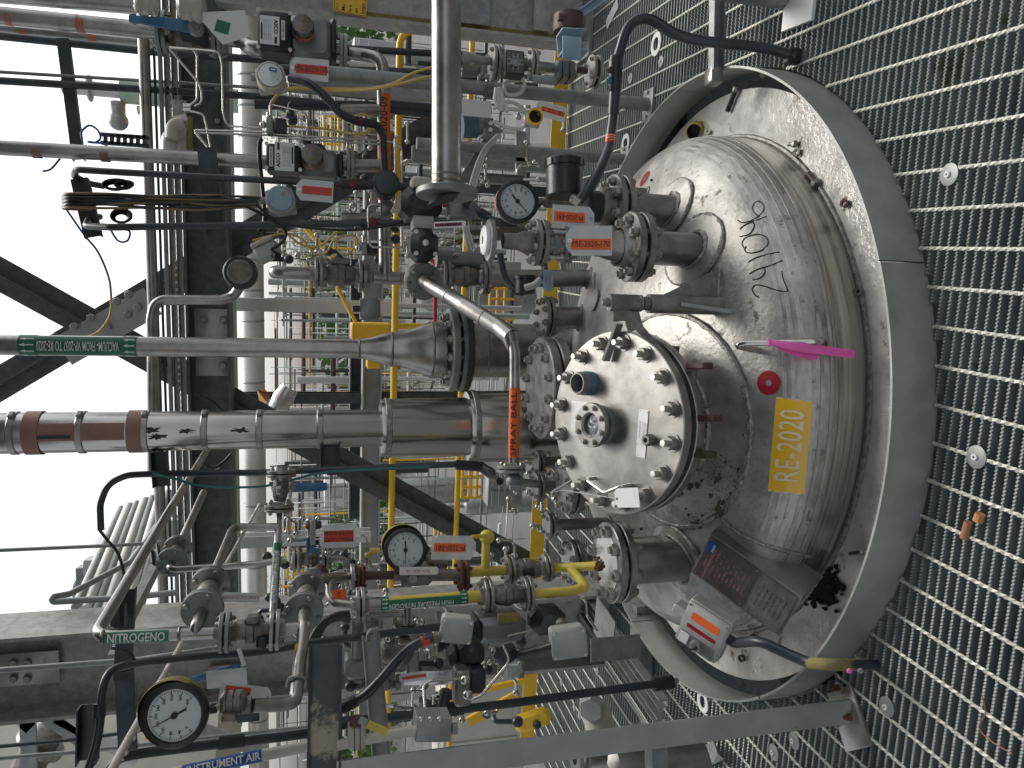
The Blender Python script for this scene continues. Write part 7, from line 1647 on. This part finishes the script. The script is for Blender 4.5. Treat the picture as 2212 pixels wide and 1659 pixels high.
for y in (190, 262, 640, 1010): part('bolt', MB().hexa(frame(PG(470, y, GB - .02), -GY), .018, .016), M_['galv'], bm)
part('splice_plate', MB().box((.40, .20, .012), frame(PG(460, 740, GB - .02), -GY, GX), bev=.002), M_['galv_ring'], bm)
for y, x in ((690, 440), (690, 482), (760, 440), (790, 482)): part('bolt', MB().hexa(frame(PG(x, y, GB - .03), -GY), .022, .018), M_['galv'], bm)
for k, (xt, xb, mt, l, kd) in enumerate(((316, 341, 'pipe_steel', 'bright horizontal steel pipe running above the dark beam', 'tube'), (346, 352, 'dark_steel', 'thin dark pipe between the horizontal pipes and the beam', 'tube'), (356, 366, 'galv', 'galvanized horizontal tube above the cable tray', 'tube'))):
    hbeam('process_pipe', l, 'pipe', xt, xb, -60, 1430, 4.45, mt, kd)
ct = thing('cable_tray', 'perforated galvanized cable tray running along the dark beam', 'cable tray', PG(390, 800, 4.5))
for xt, xb in ((370, 382), (385, 397)):
    zt_, zb_ = PG(xt, 600, 4.5).z, PG(xb, 600, 4.5).z; a, b = PG(380, -60, 4.5), PG(380, 1430, 4.5); a.z = b.z = (zt_ + zb_) / 2
    part('rail', MB().ext(chan(zt_ - zb_, .03, .003), a, b, -GY), M_['column_galv'], ct)
a, b = PG(380, 0, 4.46), PG(380, 1400, 4.46); a.z = b.z = PG(383.5, 600, 4.5).z
sl_ = cached('slot', lambda: MB().box((.014, .008, .004), None, bev=.001), 'slot', M_['white_paper'])
for i in range(92): link('slot', sl_, ct, frame(a.lerp(b, i / 92), -GY, GX))
# tape and valve on the tray
solo('red_tape', MB().box((.012, .10, .03), frame(PG(372, 455, 4.42), GX, ZZ)), M_['red_paint'], 'red tape wound on the horizontal tray pipe', 'tape') if False else None
cc_ = MB().tube([P(366, 350, 4.0), P(366, 300, 4.0), P(385, 285, 4.1), P(402, 330, 4.3)], .040, 16, br=.06); solo('plastic_elbow', cc_, M_['insul_white'], 'pale elbow pipe joining the tray left of the small tubing', 'pipe')
solo('pvc_fitting', MB().tube([P(372, 300, 3.95), P(372, 272, 3.95), P(398, 266, 3.95)], .032, 14, br=.03), M_['beige_enamel'], 'cream plastic pipe fitting beside the tubing manifold', 'fitting')
t = thing('tubing_manifold', 'steel plate with tube fittings bolted to the cable tray', 'manifold', P(385, 240, 4.0)); bx(t, 'plate', 372, 215, 402, 270, 4.05, .02, 'column_galv', .002); bx(t, 'moss_plate', 402, 250, 415, 322, 4.0, .02, 'mossy', .002); bx(t, 'label', 375, 248, 404, 262, 3.98, .003, 'white_paper', 0, rot=.35)
for y in (229, 238): part('fitting', MB().cyl(P(396, y, 3.98), P(412, y, 3.98), .014, n=6), M_['tubing'], t)
# pale green beam and big insulated pipe behind
hbeam('green_beam', 'pale green rusty beam behind the dark beam', 'beam', 484, 508, -60, 1560, 5.8, 'pale_green_steel', 'I', .15)
ih = hbeam('insulated_header', 'large insulated pipe running horizontally across the whole background', 'pipe', 521, 570, -200, 1850, 8.0, 'insul_white', 'tube')
ih.name = 'insulated_header'; zc_ = PG(545, 600, 8.0).z; r_h = (PG(521, 600, 8).z - PG(570, 600, 8).z) / 2
for y in range(-100, 1760, 66):
    q = PG(545, y, 8.0); q.z = zc_; o = link('joint_strap', cached('hstrap', lambda: MB().lathe([(r_h + .001, -.012), (r_h + .006, 0), (r_h + .001, .012)], None, 20), 'joint_strap', M_['galv']), ih, frame(q, GX))
# columns
def gcol(x, y, gv, h, b_, z0, z1, label, mat='column_galv', name='steel_column'):
    p = PG(x, y, gv); t = thing(name, label, 'column', (p.x, p.y, z0))
    part('profile', MB().ext([(-b_ / 2, -h / 2), (b_ / 2, -h / 2), (b_ / 2, -h / 2 + .018), (.007, -h / 2 + .018), (.007, h / 2 - .018), (b_ / 2, h / 2 - .018), (b_ / 2, h / 2), (-b_ / 2, h / 2), (-b_ / 2, h / 2 - .018), (-.007, h / 2 - .018), (-.007, -h / 2 + .018), (-b_ / 2, -h / 2 + .018)], (p.x, p.y, z0), (p.x, p.y, z1), GX), M_[mat], t)
    return t, p
zfl = 0
cr_, p = gcol(1000, -3, 4.72, .40, .20, 0, PG(470, 0, 4.72).z, 'wide galvanized column with yellow moss and a yellow notice at the top right')
part('base_plate', MB().box((.55, .34, .02), frame((p.x, p.y, .012), ZZ, GX)), M_['galv'], cr_)
e = p - GX * .165 - GY * .012
part('moss_strip', MB().box((.055, .004, 1.3), frame((e.x, e.y, .72), ZZ, GX)), M_['mossy'], cr_)
part('splice_plate', MB().box((.30, .012, .22), frame(PG(1020, -8, 4.66), ZZ, GX), bev=.002), M_['galv'], cr_)
part('moss_strip', MB().box((.34, .006, .10), frame(PG(1172, 0, 4.66), ZZ, GX)), M_['column_galv'], cr_)
part('splice_plate', MB().box((.34, .10, .012), frame(PG(700, 20, 4.60), -GY, ZZ), bev=.002), M_['dark_steel'], cr_) if False else None
sg_ = thing('notice', 'yellow notice with black text partly outside the top edge of the picture', 'sign', PG(757, 0, 4.60))
MN = frame(PG(757, 2, 4.60), -GY, IU) @ Matrix.Rotation(-.06, 4, 'Z'); s_ = (PG(757, 0, 4.6) - PG(757, 10, 4.6)).length / 10
part('panel', MB().box((60 * s_, 76 * s_, .002), MN, (1 * s_, 0, 0)), M_['sticker_yellow'], sg_); part('border', MB().box((57 * s_, .8 * s_, .0006), MN, (0, -35 * s_, .002)).box((.8 * s_, 72 * s_, .0006), MN, (-27 * s_, 0, .002)).box((57 * s_, .8 * s_, .0006), MN, (0, 35 * s_, .002)), M_['black_ink'], sg_)
for i, (s, sz) in enumerate((('F2-11', 6.5), ('Ma', 12), ('la e', 11), ('en', 11), ('luego', 11))): lettering(sg_, s, sz * s_, MN @ Matrix.Translation((-24 * s_, (29 - i * 14.5) * s_, .0022)), 'black_ink', 'LEFT')
cl_, p = gcol(300, 1420, 3.75, .42, .26, -.2, 4.3, 'massive grey galvanized column standing behind the left gauge')
for x, y0, y1 in ((45, 1400, 1470), (30, 1420, 1500)): 
    pass
part('gusset_plate', MB().box((.30, .16, .012), frame(PG(50, 1445, 3.70), -GY, ZZ), bev=.001), M_['galv_ring'], cl_)
for x, y in ((60, 1430), (60, 1465), (30, 1430), (30, 1465)): part('bolt', MB().hexa(frame(PG(x, y, 3.69), -GY), .018, .016), M_['nut_steel'], cl_)
part('gusset_plate', MB().box((.16, .14, .012), frame(PG(488, 1465, 3.70), -GY, ZZ), bev=.001), M_['galv_ring'], cl_)
# braces
def brace(a, b, wpx, gv, label, mat='beam_dark'):
    A, B = PG(*a, gv), PG(*b, gv); t = thing('diagonal_brace', label, 'brace', B if B.z < A.z else A)
    d = (B - A).normalized(); side = d.cross(GY).normalized(); wd = wpx / F0 * (CAM - A.lerp(B, .5)).length
    for s in (-1, 1):
        o = side * s * (wd * .27)
        part('angle', MB().ext([(-wd * .235, 0), (wd * .235, 0), (wd * .235, .008), (-wd * .235, .008)] if s < 0 else [(-wd * .235, 0), (wd * .235, 0), (wd * .235, .012), (-wd * .235, .012)], A + o, B + o, GY), M_[mat], t)
        part('lip', MB().ext(rect(.008, .07), A + side * s * wd * .03 - GY * .03, B + side * s * wd * .03 - GY * .03, GY), M_[mat], t)
    return t, d
b1, d_1 = brace((-40, 571), (1215, 1262), 58, 5.0, 'dark double angle brace falling to the lower left across the frame')
b2, d_2 = brace((-40, 852), (1010, 232), 60, 5.06, 'dark double angle brace crossing the other way, behind the tan cable')
gp = thing('gusset_plate', 'dark bolted plate where the two braces cross', 'plate', PG(240, 700, 4.9)); part('plate', MB().ext(rect(.18, .012), PG(135, 760, 4.93), PG(330, 650, 4.93), GY), M_['galv_ring'], gp)
for x, y in ((162, 705), (197, 686), (232, 706), (118, 728), (253, 651), (279, 636), (277, 680), (298, 664)):
    part('bolt', MB().hexa(frame(PG(x, y, 4.90), -GY), .024, .022), M_['galv'], gp)
# perforated channel and pale posts near the platform edge
hbeam('perforated_channel', 'grey perforated channel between the manifold pipes', 'channel', 1, 2, 0, 1, 4, 'galv') if False else None
solo('perforated_channel', MB().ext(chan(.07, .04, .004), P(640, 178, 4.0), P(1000, 206, 4.0), (0, 1, 0)), M_['galv'], 'grey channel running vertically behind the two sagging yellow cables', 'channel')
solo('capped_post', MB().ext(rect(.10, .10), PZ(1225, 360, -.0), P(890, 333, PZ(1225, 360, 0).y), GX), M_['galv'], 'short grey square post with a capped top behind the flange of the large pipe', 'post')
# handrail of the platform edge
GR = 4.93
zr, zm = PG(853, 700, GR).z, PG(1000, 700, GR).z
hr = thing('handrail', 'yellow tubular handrail along the far edge of the grating', 'handrail', PG(1180, 800, GR))
A, B = PG(853, 100, GR), PG(850, 1640, GR); A.z = B.z = zr; A2 = A + GX * .10; 
part('top_rail', MB().tube([Vector((A2.x, A2.y, .02)), Vector((A2.x, A2.y, zr)), A - GX * .1, B], .0215, 16, br=.09), M_['yellow_paint'], hr)
A3_, B3_ = Vector((A2.x, A2.y, zm)), Vector((B.x, B.y, zm)); part('mid_rail', MB().tube([A3_, B3_], .0185, 14), M_['yellow_paint'], hr)
for y in (704, 1378): q = PG(853, y, GR); part('post', MB().cyl((q.x, q.y, .0), (q.x, q.y, zr), .0205, n=14), M_['yellow_paint'], hr)
part('toe_board', MB().ext(rect(.006, .10), Vector((A2.x, A2.y, .065)), Vector((B.x, B.y, .065)), ZZ), M_['yellow_paint'], hr)
# beams just beyond the platform
hbeam('pale_beam', 'pale galvanized beam beyond the handrail behind the vacuum pipe cone', 'beam', 784, 826, 330, 1560, 6.3, 'bg_pipe', 'I', .2)
hbeam('dark_beam', 'dark beam lying on top of the pale beam beyond the handrail', 'beam', 757, 781, 560, 1120, 6.6, 'dark_steel', 'I', .16)
def vcol(x0, x1, y, gv, w_, mat, label, name, cat, n=12, square=False, group=None):
    a = PG((x0 + x1) / 2, y, gv); z0, z1 = PG(x1, y, gv).z, PG(x0, y, gv).z; r = w_ / 2 / F0 * (CAM - a).length
    mb = MB(); 
    if square: mb.ext(ibeam(r * 2, r * 2, r * .15), (a.x, a.y, z0), (a.x, a.y, z1), GY)
    else: mb.cyl((a.x, a.y, z0), (a.x, a.y, z1), r, n=n)
    return solo(name, mb, M_[mat], label, cat, group)
vcol(505, 860, 661, 6.0, 26, 'bg_white', 'pale blue grey column with rusty bolts beyond the frame', 'pale_column', 'column', square=True)
vcol(500, 1300, 858, 6.4, 22, 'dark_steel', 'dark grey column right of the insulated pipe beyond the handrail', 'dark_column', 'column', square=True)
vcol(510, 800, 1162, 6.0, 24, 'bg_white', 'pale column with rivets left of the insulated pipe', 'pale_column', 'column', square=True)
vcol(590, 1300, 400, 7.0, 20, 'dark_steel', 'dark column beyond the manifold flanges', 'dark_column', 'column', square=True)
t = thing('yellow_hoist', 'yellow lifting gear with hook arm beyond the vacuum pipe', 'hoist', PG(790, 715, 5.6))
part('arm', MB().ext(rect(.02, .07), PG(765, 700, 5.6), PG(790, 724, 5.6), GY), M_['yellow_paint'], t); bxp = PG(800, 715, 5.6); part('body', MB().box((.12, .10, .28), frame(bxp, ZZ, GX), bev=.01), M_['yellow_paint'], t); part('rod', MB().cyl(PG(728, 620, 5.6), PG(768, 695, 5.6), .014), M_['yellow_paint'], t)
q = PG(806, 780, 5.6); part('lower_block', MB().box((.10, .10, .10), frame(q, ZZ, GX), bev=.01), M_['yellow_paint'], t)
solo('yellow_strut', MB().cyl(PG(640, 470, 6.5), PG(720, 560, 6.5), .02), M_['yellow_paint'], 'thin yellow strut slanting behind the waving cable', 'strut')
mb = MB(); c = PG(572, 855, 5.2); q = [PG(555, 842, 5.2), PG(570, 838, 5.1), PG(582, 852, 5.2), PG(578, 872, 5.15), PG(560, 866, 5.25)]; mb._a(q, [(0, 1, 2), (0, 2, 3), (0, 3, 4)]); solo('torn_insulation', mb, M_['wood'], 'torn brown insulation patch on the big horizontal pipe', 'insulation')
for k, (x, y) in enumerate(((612, 860), (600, 885))):
    mb = MB(); mb.lathe([(.06, -.09), (.075, 0), (.06, .09)], frame(PG(x, y, 5.4), GX + ZZ * (.6 if k else -.6)), 10, 0, 3.6); solo('sheet_scrap', mb, M_['foil'], ('curled piece of bright sheet metal on the insulated header, upper piece', 'curled piece of bright sheet metal on the insulated header, lower piece')[k], 'sheet metal')
# ---- crowded plant
random.seed(21)
pal = ['bg_pipe', 'bg_white', 'bg_pipe', 'insul_white', 'galv', 'rusty_brown', 'dark_steel', 'bg_white', 'yellow_paint', 'pale_green_steel', 'galv', 'conduit', 'dark_steel', 'conduit', 'insul_white']
lbl = {'bg_pipe': 'grey', 'bg_white': 'white', 'insul_white': 'insulated', 'galv': 'galvanized', 'dark_steel': 'dark', 'yellow_paint': 'yellow', 'pale_green_steel': 'pale green', 'conduit': 'black', 'rusty_brown': 'rusty'}
FINE = {}
def vert(x0, x1, y, gv, w_, mt):
    if w_ < 2.6:
        a = PG((x0 + x1) / 2, y, gv); FINE.setdefault(mt, MB()).cyl((a.x, a.y, PG(x1, y, gv).z), (a.x, a.y, PG(x0, y, gv).z), w_ / 2 / F0 * (CAM - a).length, n=6); return
    return vcol(x0, x1, y, gv, w_, mt, 'upright %s pipe in the crowded plant beyond the yellow handrail' % lbl[mt], 'plant_pipe', 'pipe', 10, False, 'upright %s pipes beyond the handrail' % lbl[mt])
def horiz(x, y0, y1, gv, w_, mt):
    a, b = PG(x, y0, gv), PG(x, y1, gv); b.z = a.z; r = w_ / 2 / F0 * (CAM - a).length
    if w_ < 3.5: FINE.setdefault(mt, MB()).cyl(a, b, r, n=6); return
    return solo('plant_pipe', MB().tube([a, b], r, 10), M_[mt], 'level %s pipe in the crowded plant beyond the yellow handrail' % lbl[mt], 'pipe', 'level %s pipes beyond the handrail' % lbl[mt])
for y0, y1, n in ((90, 350, 80), (350, 700, 200), (700, 790, 30), (790, 910, 70), (980, 1330, 120), (1330, 1659, 30)):
    for i in range(n):
        gv = random.choice((7.2, 8.8, 10.5, 12.5, 15, 18)); y = random.uniform(y0, y1); k = 8 / gv
        x0 = random.choice((590, 600, 620, 640, 655, 700, 760, 830, 900)) + random.uniform(-20, 20); x1 = x0 + random.uniform(50, 330)
        mt = random.choice(pal); vert(x0, min(x1, 1230), y, gv, random.choice((1.4, 1.6, 2, 2, 2.5, 2.5, 2.2, 1.8, 3, 4, 5, 7, 9, 14)) * (k ** .5) * (.6 if mt == 'yellow_paint' else 1), mt)
for i in range(420):
    gv = random.choice((7.5, 9.2, 11, 13.5, 16, 20)); x = random.uniform(588, 1120) if i % 3 else random.uniform(590, 800); y0 = random.uniform(60, 1500); y1 = y0 + random.uniform(40, 330)
    mt = random.choice(pal); horiz(x, y0, y1, gv, random.choice((1.2, 1.6, 2, 2.2, 2.5, 3, 2, 1.5, 4, 6, 8)) * (.7 if mt == 'yellow_paint' else 1), mt)
for i in range(46):
    gv = random.choice((5.6, 6.2, 7, 8)); x = random.uniform(880, 1185); y0 = random.uniform(60, 380); y1 = y0 + random.uniform(30, 140)
    mt = random.choice(('bg_pipe', 'galv', 'dark_steel', 'bg_white', 'insul_white', 'conduit', 'rusty_brown'))
    if i % 2: horiz(x, y0, y1, gv, random.choice((3, 4, 6, 10, 14)), mt)
    else: vert(x - random.uniform(20, 90), x, y0, gv, random.choice((3, 4, 6, 10, 14)), mt)
mt_list = list(FINE); vs_, fs_, mi_ = [], [], []
for k, mt in enumerate(mt_list):
    o_ = len(vs_); vs_ += FINE[mt].v; fs_ += [tuple(i + o_ for i in f) for f in FINE[mt].f]; mi_ += [k] * len(FINE[mt].f)
me_ = bpy.data.meshes.new('fine_pipework'); me_.from_pydata(vs_, [], fs_)
for mt in mt_list: me_.materials.append(M_[mt])
me_.polygons.foreach_set('material_index', mi_); me_.polygons.foreach_set('use_smooth', [True] * len(fs_))
o = link('fine_pipework', me_); o['kind'] = 'stuff'; o['label'] = 'maze of fine pipework filling the plant beyond the handrail'; o['category'] = 'pipework'
# tanks, drums and boxes among them
for k, (x0, x1, y, w_, gv, mt, l) in enumerate(((700, 1000, 130, 46, 11, 'galv', 'white tank beyond the manifold elbow'), (880, 1200, 330, 60, 13, 'insul_white', 'shiny insulated vessel beyond the capped post'), (760, 1010, 480, 50, 14, 'bg_white', 'white tank behind the waving cable'), (900, 1150, 640, 70, 16, 'galv', 'grey tank beyond the tilted facing flange'), (1000, 1180, 1090, 36, 12, 'galv', 'white tank left of the insulated pipe foot'), (830, 1010, 1060, 56, 10, 'galv', 'grey vessel left of the insulated pipe'), (730, 1000, 1480, 60, 9, 'galv', 'white vessel behind the black hose'), (600, 700, 420, 60, 20, 'bg_white', 'far white tank behind the leafy tree'))):
    a = PG((x0 + x1) / 2, y, gv); z0, z1 = PG(x1, y, gv).z, PG(x0, y, gv).z; r = w_ / 2 / F0 * (CAM - a).length
    t = thing('storage_tank', l, 'tank', (a.x, a.y, z0)); part('shell', MB().lathe([(0, 0), (r, 0), (r, (z1 - z0) * .9), (r * .7, (z1 - z0) * .97), (0, z1 - z0)], frame((a.x, a.y, z0), ZZ), 28), M_[mt], t)
    for q in (.2, .5, .8): part('hoop', MB().lathe([(r, -.02), (r * 1.03, 0), (r, .02)], frame((a.x, a.y, z0 + (z1 - z0) * q), ZZ), 28), M_['galv'], t)
    part('nozzle', MB().cyl((a.x, a.y, z1 - .02), (a.x, a.y, z1 + .25), r * .2, n=12), M_[mt], t)
for k, (x0, x1, y0, y1, gv, mt, l) in enumerate(((985, 1110, 560, 660, 14, 'concrete', 'low concrete wall far beyond the facing flange'), (700, 750, 1030, 1080, 12, 'bg_white', 'white cabinet beyond the green cable'), (1040, 1110, 1000, 1070, 9, 'bg_pipe', 'pale grey skid cabinet left of the insulated pipe'), (900, 1120, 1290, 1420, 7.5, 'beige_enamel', 'beige panel wall behind the high pressure nitrogen pipe'), (760, 860, 100, 170, 9, 'bg_white', 'white cabinet beyond the manifold elbow pipe'), (950, 1110, 1420, 1660, 8.5, 'cream_wall', 'cream coloured skid housing at the bottom edge'))):
    a, b = PG(x0, y0, gv), PG(x1, y1, gv); mid = (a + b) / 2; wd = abs((b - a).dot(GX)); hh = abs(a.z - b.z); t = thing('cabinet' if k not in (0,) else 'concrete_wall', l, 'cabinet' if k else 'wall', (mid.x, mid.y, mid.z - hh / 2))
    part('body', MB().box((wd, .8, hh), frame(mid, ZZ, GX), bev=.01), M_[mt], t)
    if k: 
        for q in (-.25, .25): part('door', MB().box((wd * .42, .02, hh * .8), frame(mid + GX * wd * q - GY * .41, ZZ, GX), bev=.004), M_[mt], t)
    else: part('coping', MB().box((wd * 1.02, .9, .12), frame(mid + ZZ * (hh / 2 + .06), ZZ, GX)), M_[mt], t)
for k, (x, y, gv) in enumerate(((1000, 985, 9), (940, 1130, 10), (620, 1140, 11), (1060, 600, 12), (700, 250, 12))):
    t = thing('far_railing', ('yellow railing beyond the spray ball pipe', 'yellow railing beyond the black gauge', 'small yellow railing under the big horizontal pipe', 'yellow railing by the concrete wall', 'yellow railing behind the orange line label')[k], 'railing', PG(x + 40, y, gv))
    L_ = (90, 150, 110, 90, 120)[k]
    for q in (0, 16, 32): a, b = PG(x + q, y, gv), PG(x + q, y + L_, gv); b.z = a.z; part('rail', MB().tube([a, b], .022, 8), M_['yellow_paint'], t)
    for q in range(5): a, b = PG(x, y + q * L_ / 4, gv), PG(x + 50, y + q * L_ / 4, gv); part('post', MB().cyl(Vector((a.x, a.y, b.z)), a, .02, n=8), M_['yellow_paint'], t)
solo('red_pipe', MB().tube([PG(905, 560, 7), PG(940, 560, 7), PG(940, 760, 7)], .02, 10), M_['red_paint'], 'bright red pipe with an elbow beyond the facing flange', 'pipe')
# trees beyond
def tree(x, y, gv, rad, h0, label, name='leafy_tree', n=2600):
    c = PG(x, y, gv); t = thing(name, label, 'tree', (c.x, c.y, -6)); mb = MB()
    blobs = [(c + Vector((random.gauss(0, rad * .45), random.gauss(0, rad * .45), random.gauss(0, rad * .35))), random.uniform(.25, .5) * rad) for _ in range(16)]
    part('trunk', MB().tube([Vector((c.x, c.y, -6)), Vector((c.x + .2, c.y, c.z - rad * .4)), c], [.22, .14, .05], 8, br=0), M_['bark'], t)
    for k in range(4): part('limb', MB().tube([Vector((c.x + .1, c.y, c.z - rad * .7)), blobs[k][0]], [.09, .02], 6, br=0), M_['bark'], t)
    for i in range(n):
        b_, r = random.choice(blobs); d = Vector((random.gauss(0, 1), random.gauss(0, 1), random.gauss(0, 1))).normalized(); p = b_ + d * r * random.uniform(.6, 1.05); s = min(rad, 1.0) * random.uniform(.02, .045)
        u = Vector((random.gauss(0, 1), random.gauss(0, 1), random.gauss(0, 1))).normalized(); v = u.cross(d).normalized()
        mb._a([p - u * s, p - v * s * .5, p + u * s, p + v * s * .5], [(0, 1, 2, 3)])
    part('crown', mb, M_['foliage'], t)
tree(695, 490, 20, 1.5, 0, 'bright green leafy tree between the junction box and the manifold tee', n=6000)
tree(985, 515, 11, .6, 0, 'green shrub like tree seen below the black actuator', n=1500)
tree(655, 290, 24, 1.3, 0, 'green tree behind the two switch boxes', n=1800)
tree(900, 800, 30, 1.2, 0, 'small tree far behind the vacuum pipe cone', n=900)
tree(640, 1290, 26, 1.4, 0, 'small tree far behind the round flanges', n=1200)
mb = MB()
for i in range(9000):
    x = random.uniform(-80, 80); y = random.uniform(70, 84); z = -6 + 8.3 * random.random() ** .8 * (.75 + .25 * math.sin(x * .21) * math.sin(x * .057 + 1)); s = random.uniform(.25, .6)
    u = Vector((random.gauss(0, 1), random.gauss(0, .5), random.gauss(0, 1))).normalized(); v = u.cross(YY).normalized(); p = Vector((x, y, z)); mb._a([p - u * s, p - v * s * .7, p + u * s, p + v * s * .7], [(0, 1, 2, 3)])
o = solo('far_wood', mb, M_['foliage'], 'distant wood closing the horizon behind the plant', 'wood'); o['kind'] = 'stuff'
# rack of receding pipes at the upper left
for k in range(14):
    x, y = 165 + 10 * k, 1312 + 3 * k; a = P(x, y, 5.2); b = PZ(262 + 8.5 * k, 1100 - 3 * k, a.z)
    solo('rack_pipe', MB().tube([a, b], (.032, .02, .038, .024)[k % 4], 12), M_[('galv', 'bg_pipe', 'insul_white', 'dark_steel')[k % 4]], '%s pipe of the rack receding against the sky at the left' % ('grey', 'pale', 'insulated', 'dark')[k % 4], 'pipe', 'rack pipes receding at the left, %s' % ('grey', 'pale', 'insulated', 'dark')[k % 4])
for k, (x, y) in enumerate(((186, 1222), (242, 1138))):
    t = thing('rack_support', ('nearer', 'farther')[k] + ' pale steel support frame carrying the receding rack pipes', 'support', P(x + 60, y, 5.8 + k * 1.6)); Yk = 5.8 + k * 1.6
    part('cross_beam', MB().ext(rect(.10, .14), P(x, y, Yk), P(x + 150, y - 6, Yk), (0, 1, 0)), M_['bg_white'], t); part('upright', MB().ext(rect(.12, .12), P(x + 4, y, Yk), P(x + 6, y + 64, Yk), (0, 1, 0)), M_['galv'], t)
solo('white_duct', MB().tube([P(240, 1275, 6.4), P(246, 1220, 6.8), P(280, 1178, 7.3), P(335, 1150, 8)], .26, 20, br=.5), M_['bg_white'], 'fat white duct curving behind the nitrogen pipe', 'duct')
# cream tank wall in the lower left corner
t = thing('cream_tank', 'cream insulated tank wall with a pipe branch in the lower left corner', 'tank', P(200, 1660, 9)); c = P(80, 1700, 9.5)
part('shell', MB().lathe([(1.5, -2), (1.5, 3)], frame((c.x, c.y, c.z), ZZ), 40), M_['cream_wall'], t)
part('branch', MB().tube([P(120, 1560, 7.8), P(80, 1620, 7.8), P(50, 1680, 7.8)], .14, 18), M_['cast_steel'], t); flange1(t, P(84, 1612, 7.8), (.5, 0, -.4), .22, .05)
for k, (a, b) in enumerate((((100, 1545), (180, 1600)), ((20, 1530), (70, 1570)), ((60, 1540), (64, 1659)), ((125, 1546), (300, 1640)), ((330, 1540), (560, 1620)))):
    solo('frame_member', MB().ext(rect(.10, .03), P(a[0], a[1], 6.2), P(b[0], b[1], 6.2), (0, 1, 0)), M_['bg_white' if k % 2 else 'galv'], ('pale slanting member of the frame in front of the cream tank', 'grey slanting member at the far left corner', 'grey upright member in front of the cream tank', 'pale long slanting member under the left gauge', 'grey slanting member below the left gauge')[k], 'brace')
for k, (x, y, dx_, dy_) in enumerate(((300, 1530, 45, 0), (320, 1540, 0, 60), (345, 1600, 60, 20))):
    solo('yellow_rail', MB().tube([P(x - dx_ / 2, y - dy_ / 2, 5.5), P(x + dx_ / 2, y + dy_ / 2, 5.5)], .022, 10), M_['yellow_paint'], ('short upright yellow rail behind the left gauge', 'level yellow rail piece behind the left gauge', 'slanting yellow rail piece under the left gauge')[k], 'rail')
for k, (a, b, w_) in enumerate((((1000, 1500), (1130, 1470), 12), ((900, 1470), (1100, 1440), 16), ((1010, 1560), (1120, 1500), 22))):
    solo('yellow_brace', MB().ext(rect(w_ / 350, .03), P(a[0], a[1], 5.1), P(b[0], b[1], 5.1), (0, 1, 0)), M_['yellow_paint'], ('thin yellow slanting bar at the lower left of the handrail', 'yellow bar behind the clear tilted tag', 'wide yellow slanting plate by the yellow bag')[k], 'bar')
# distillation tower against the sky
t = thing('distillation_tower', 'pale green tower with a nozzle far off against the white sky', 'tower', P(330, 205, 30)); c = P(330, 203, 30)
def TZ(x): return P(x, 203, 30).z
part('shell', MB().cyl((c.x, c.y, TZ(640)), (c.x, c.y, TZ(262)), .42, n=24), M_['pale_green_steel'], t); part('upper_shell', MB().cyl((c.x, c.y, TZ(262)), (c.x, c.y, TZ(135)), .25, n=20), M_['bg_white'], t)
part('ring', MB().cyl((c.x, c.y, TZ(196)), (c.x, c.y, TZ(192)), .45, n=20), M_['bg_white'], t); part('nozzle', MB().tube([P(255, 222, 30), P(255, 262, 30)], .25, 14), M_['galv'], t); part('platform', MB().box((1.6, 1.2, .06), frame(P(312, 215, 30), ZZ, XX)), M_['yellow_paint'], t)
part('valve_ball', MB().sph(P(256, 262, 30), .33), M_['galv'], t)
for x, y in ((297, 238), (305, 268)): part('fitting', MB().tube([P(x, y, 30), P(x + 22, y, 30)], .16, 10), M_['bg_white'], t)
# unseen deck added overhead and behind the viewer to shade the platform
mb = MB(); mb.box((10, 5.8, .12), frame((0, .35, 4.3), ZZ, GX)); structure('shade_deck', mb, M_['beam_dark'])
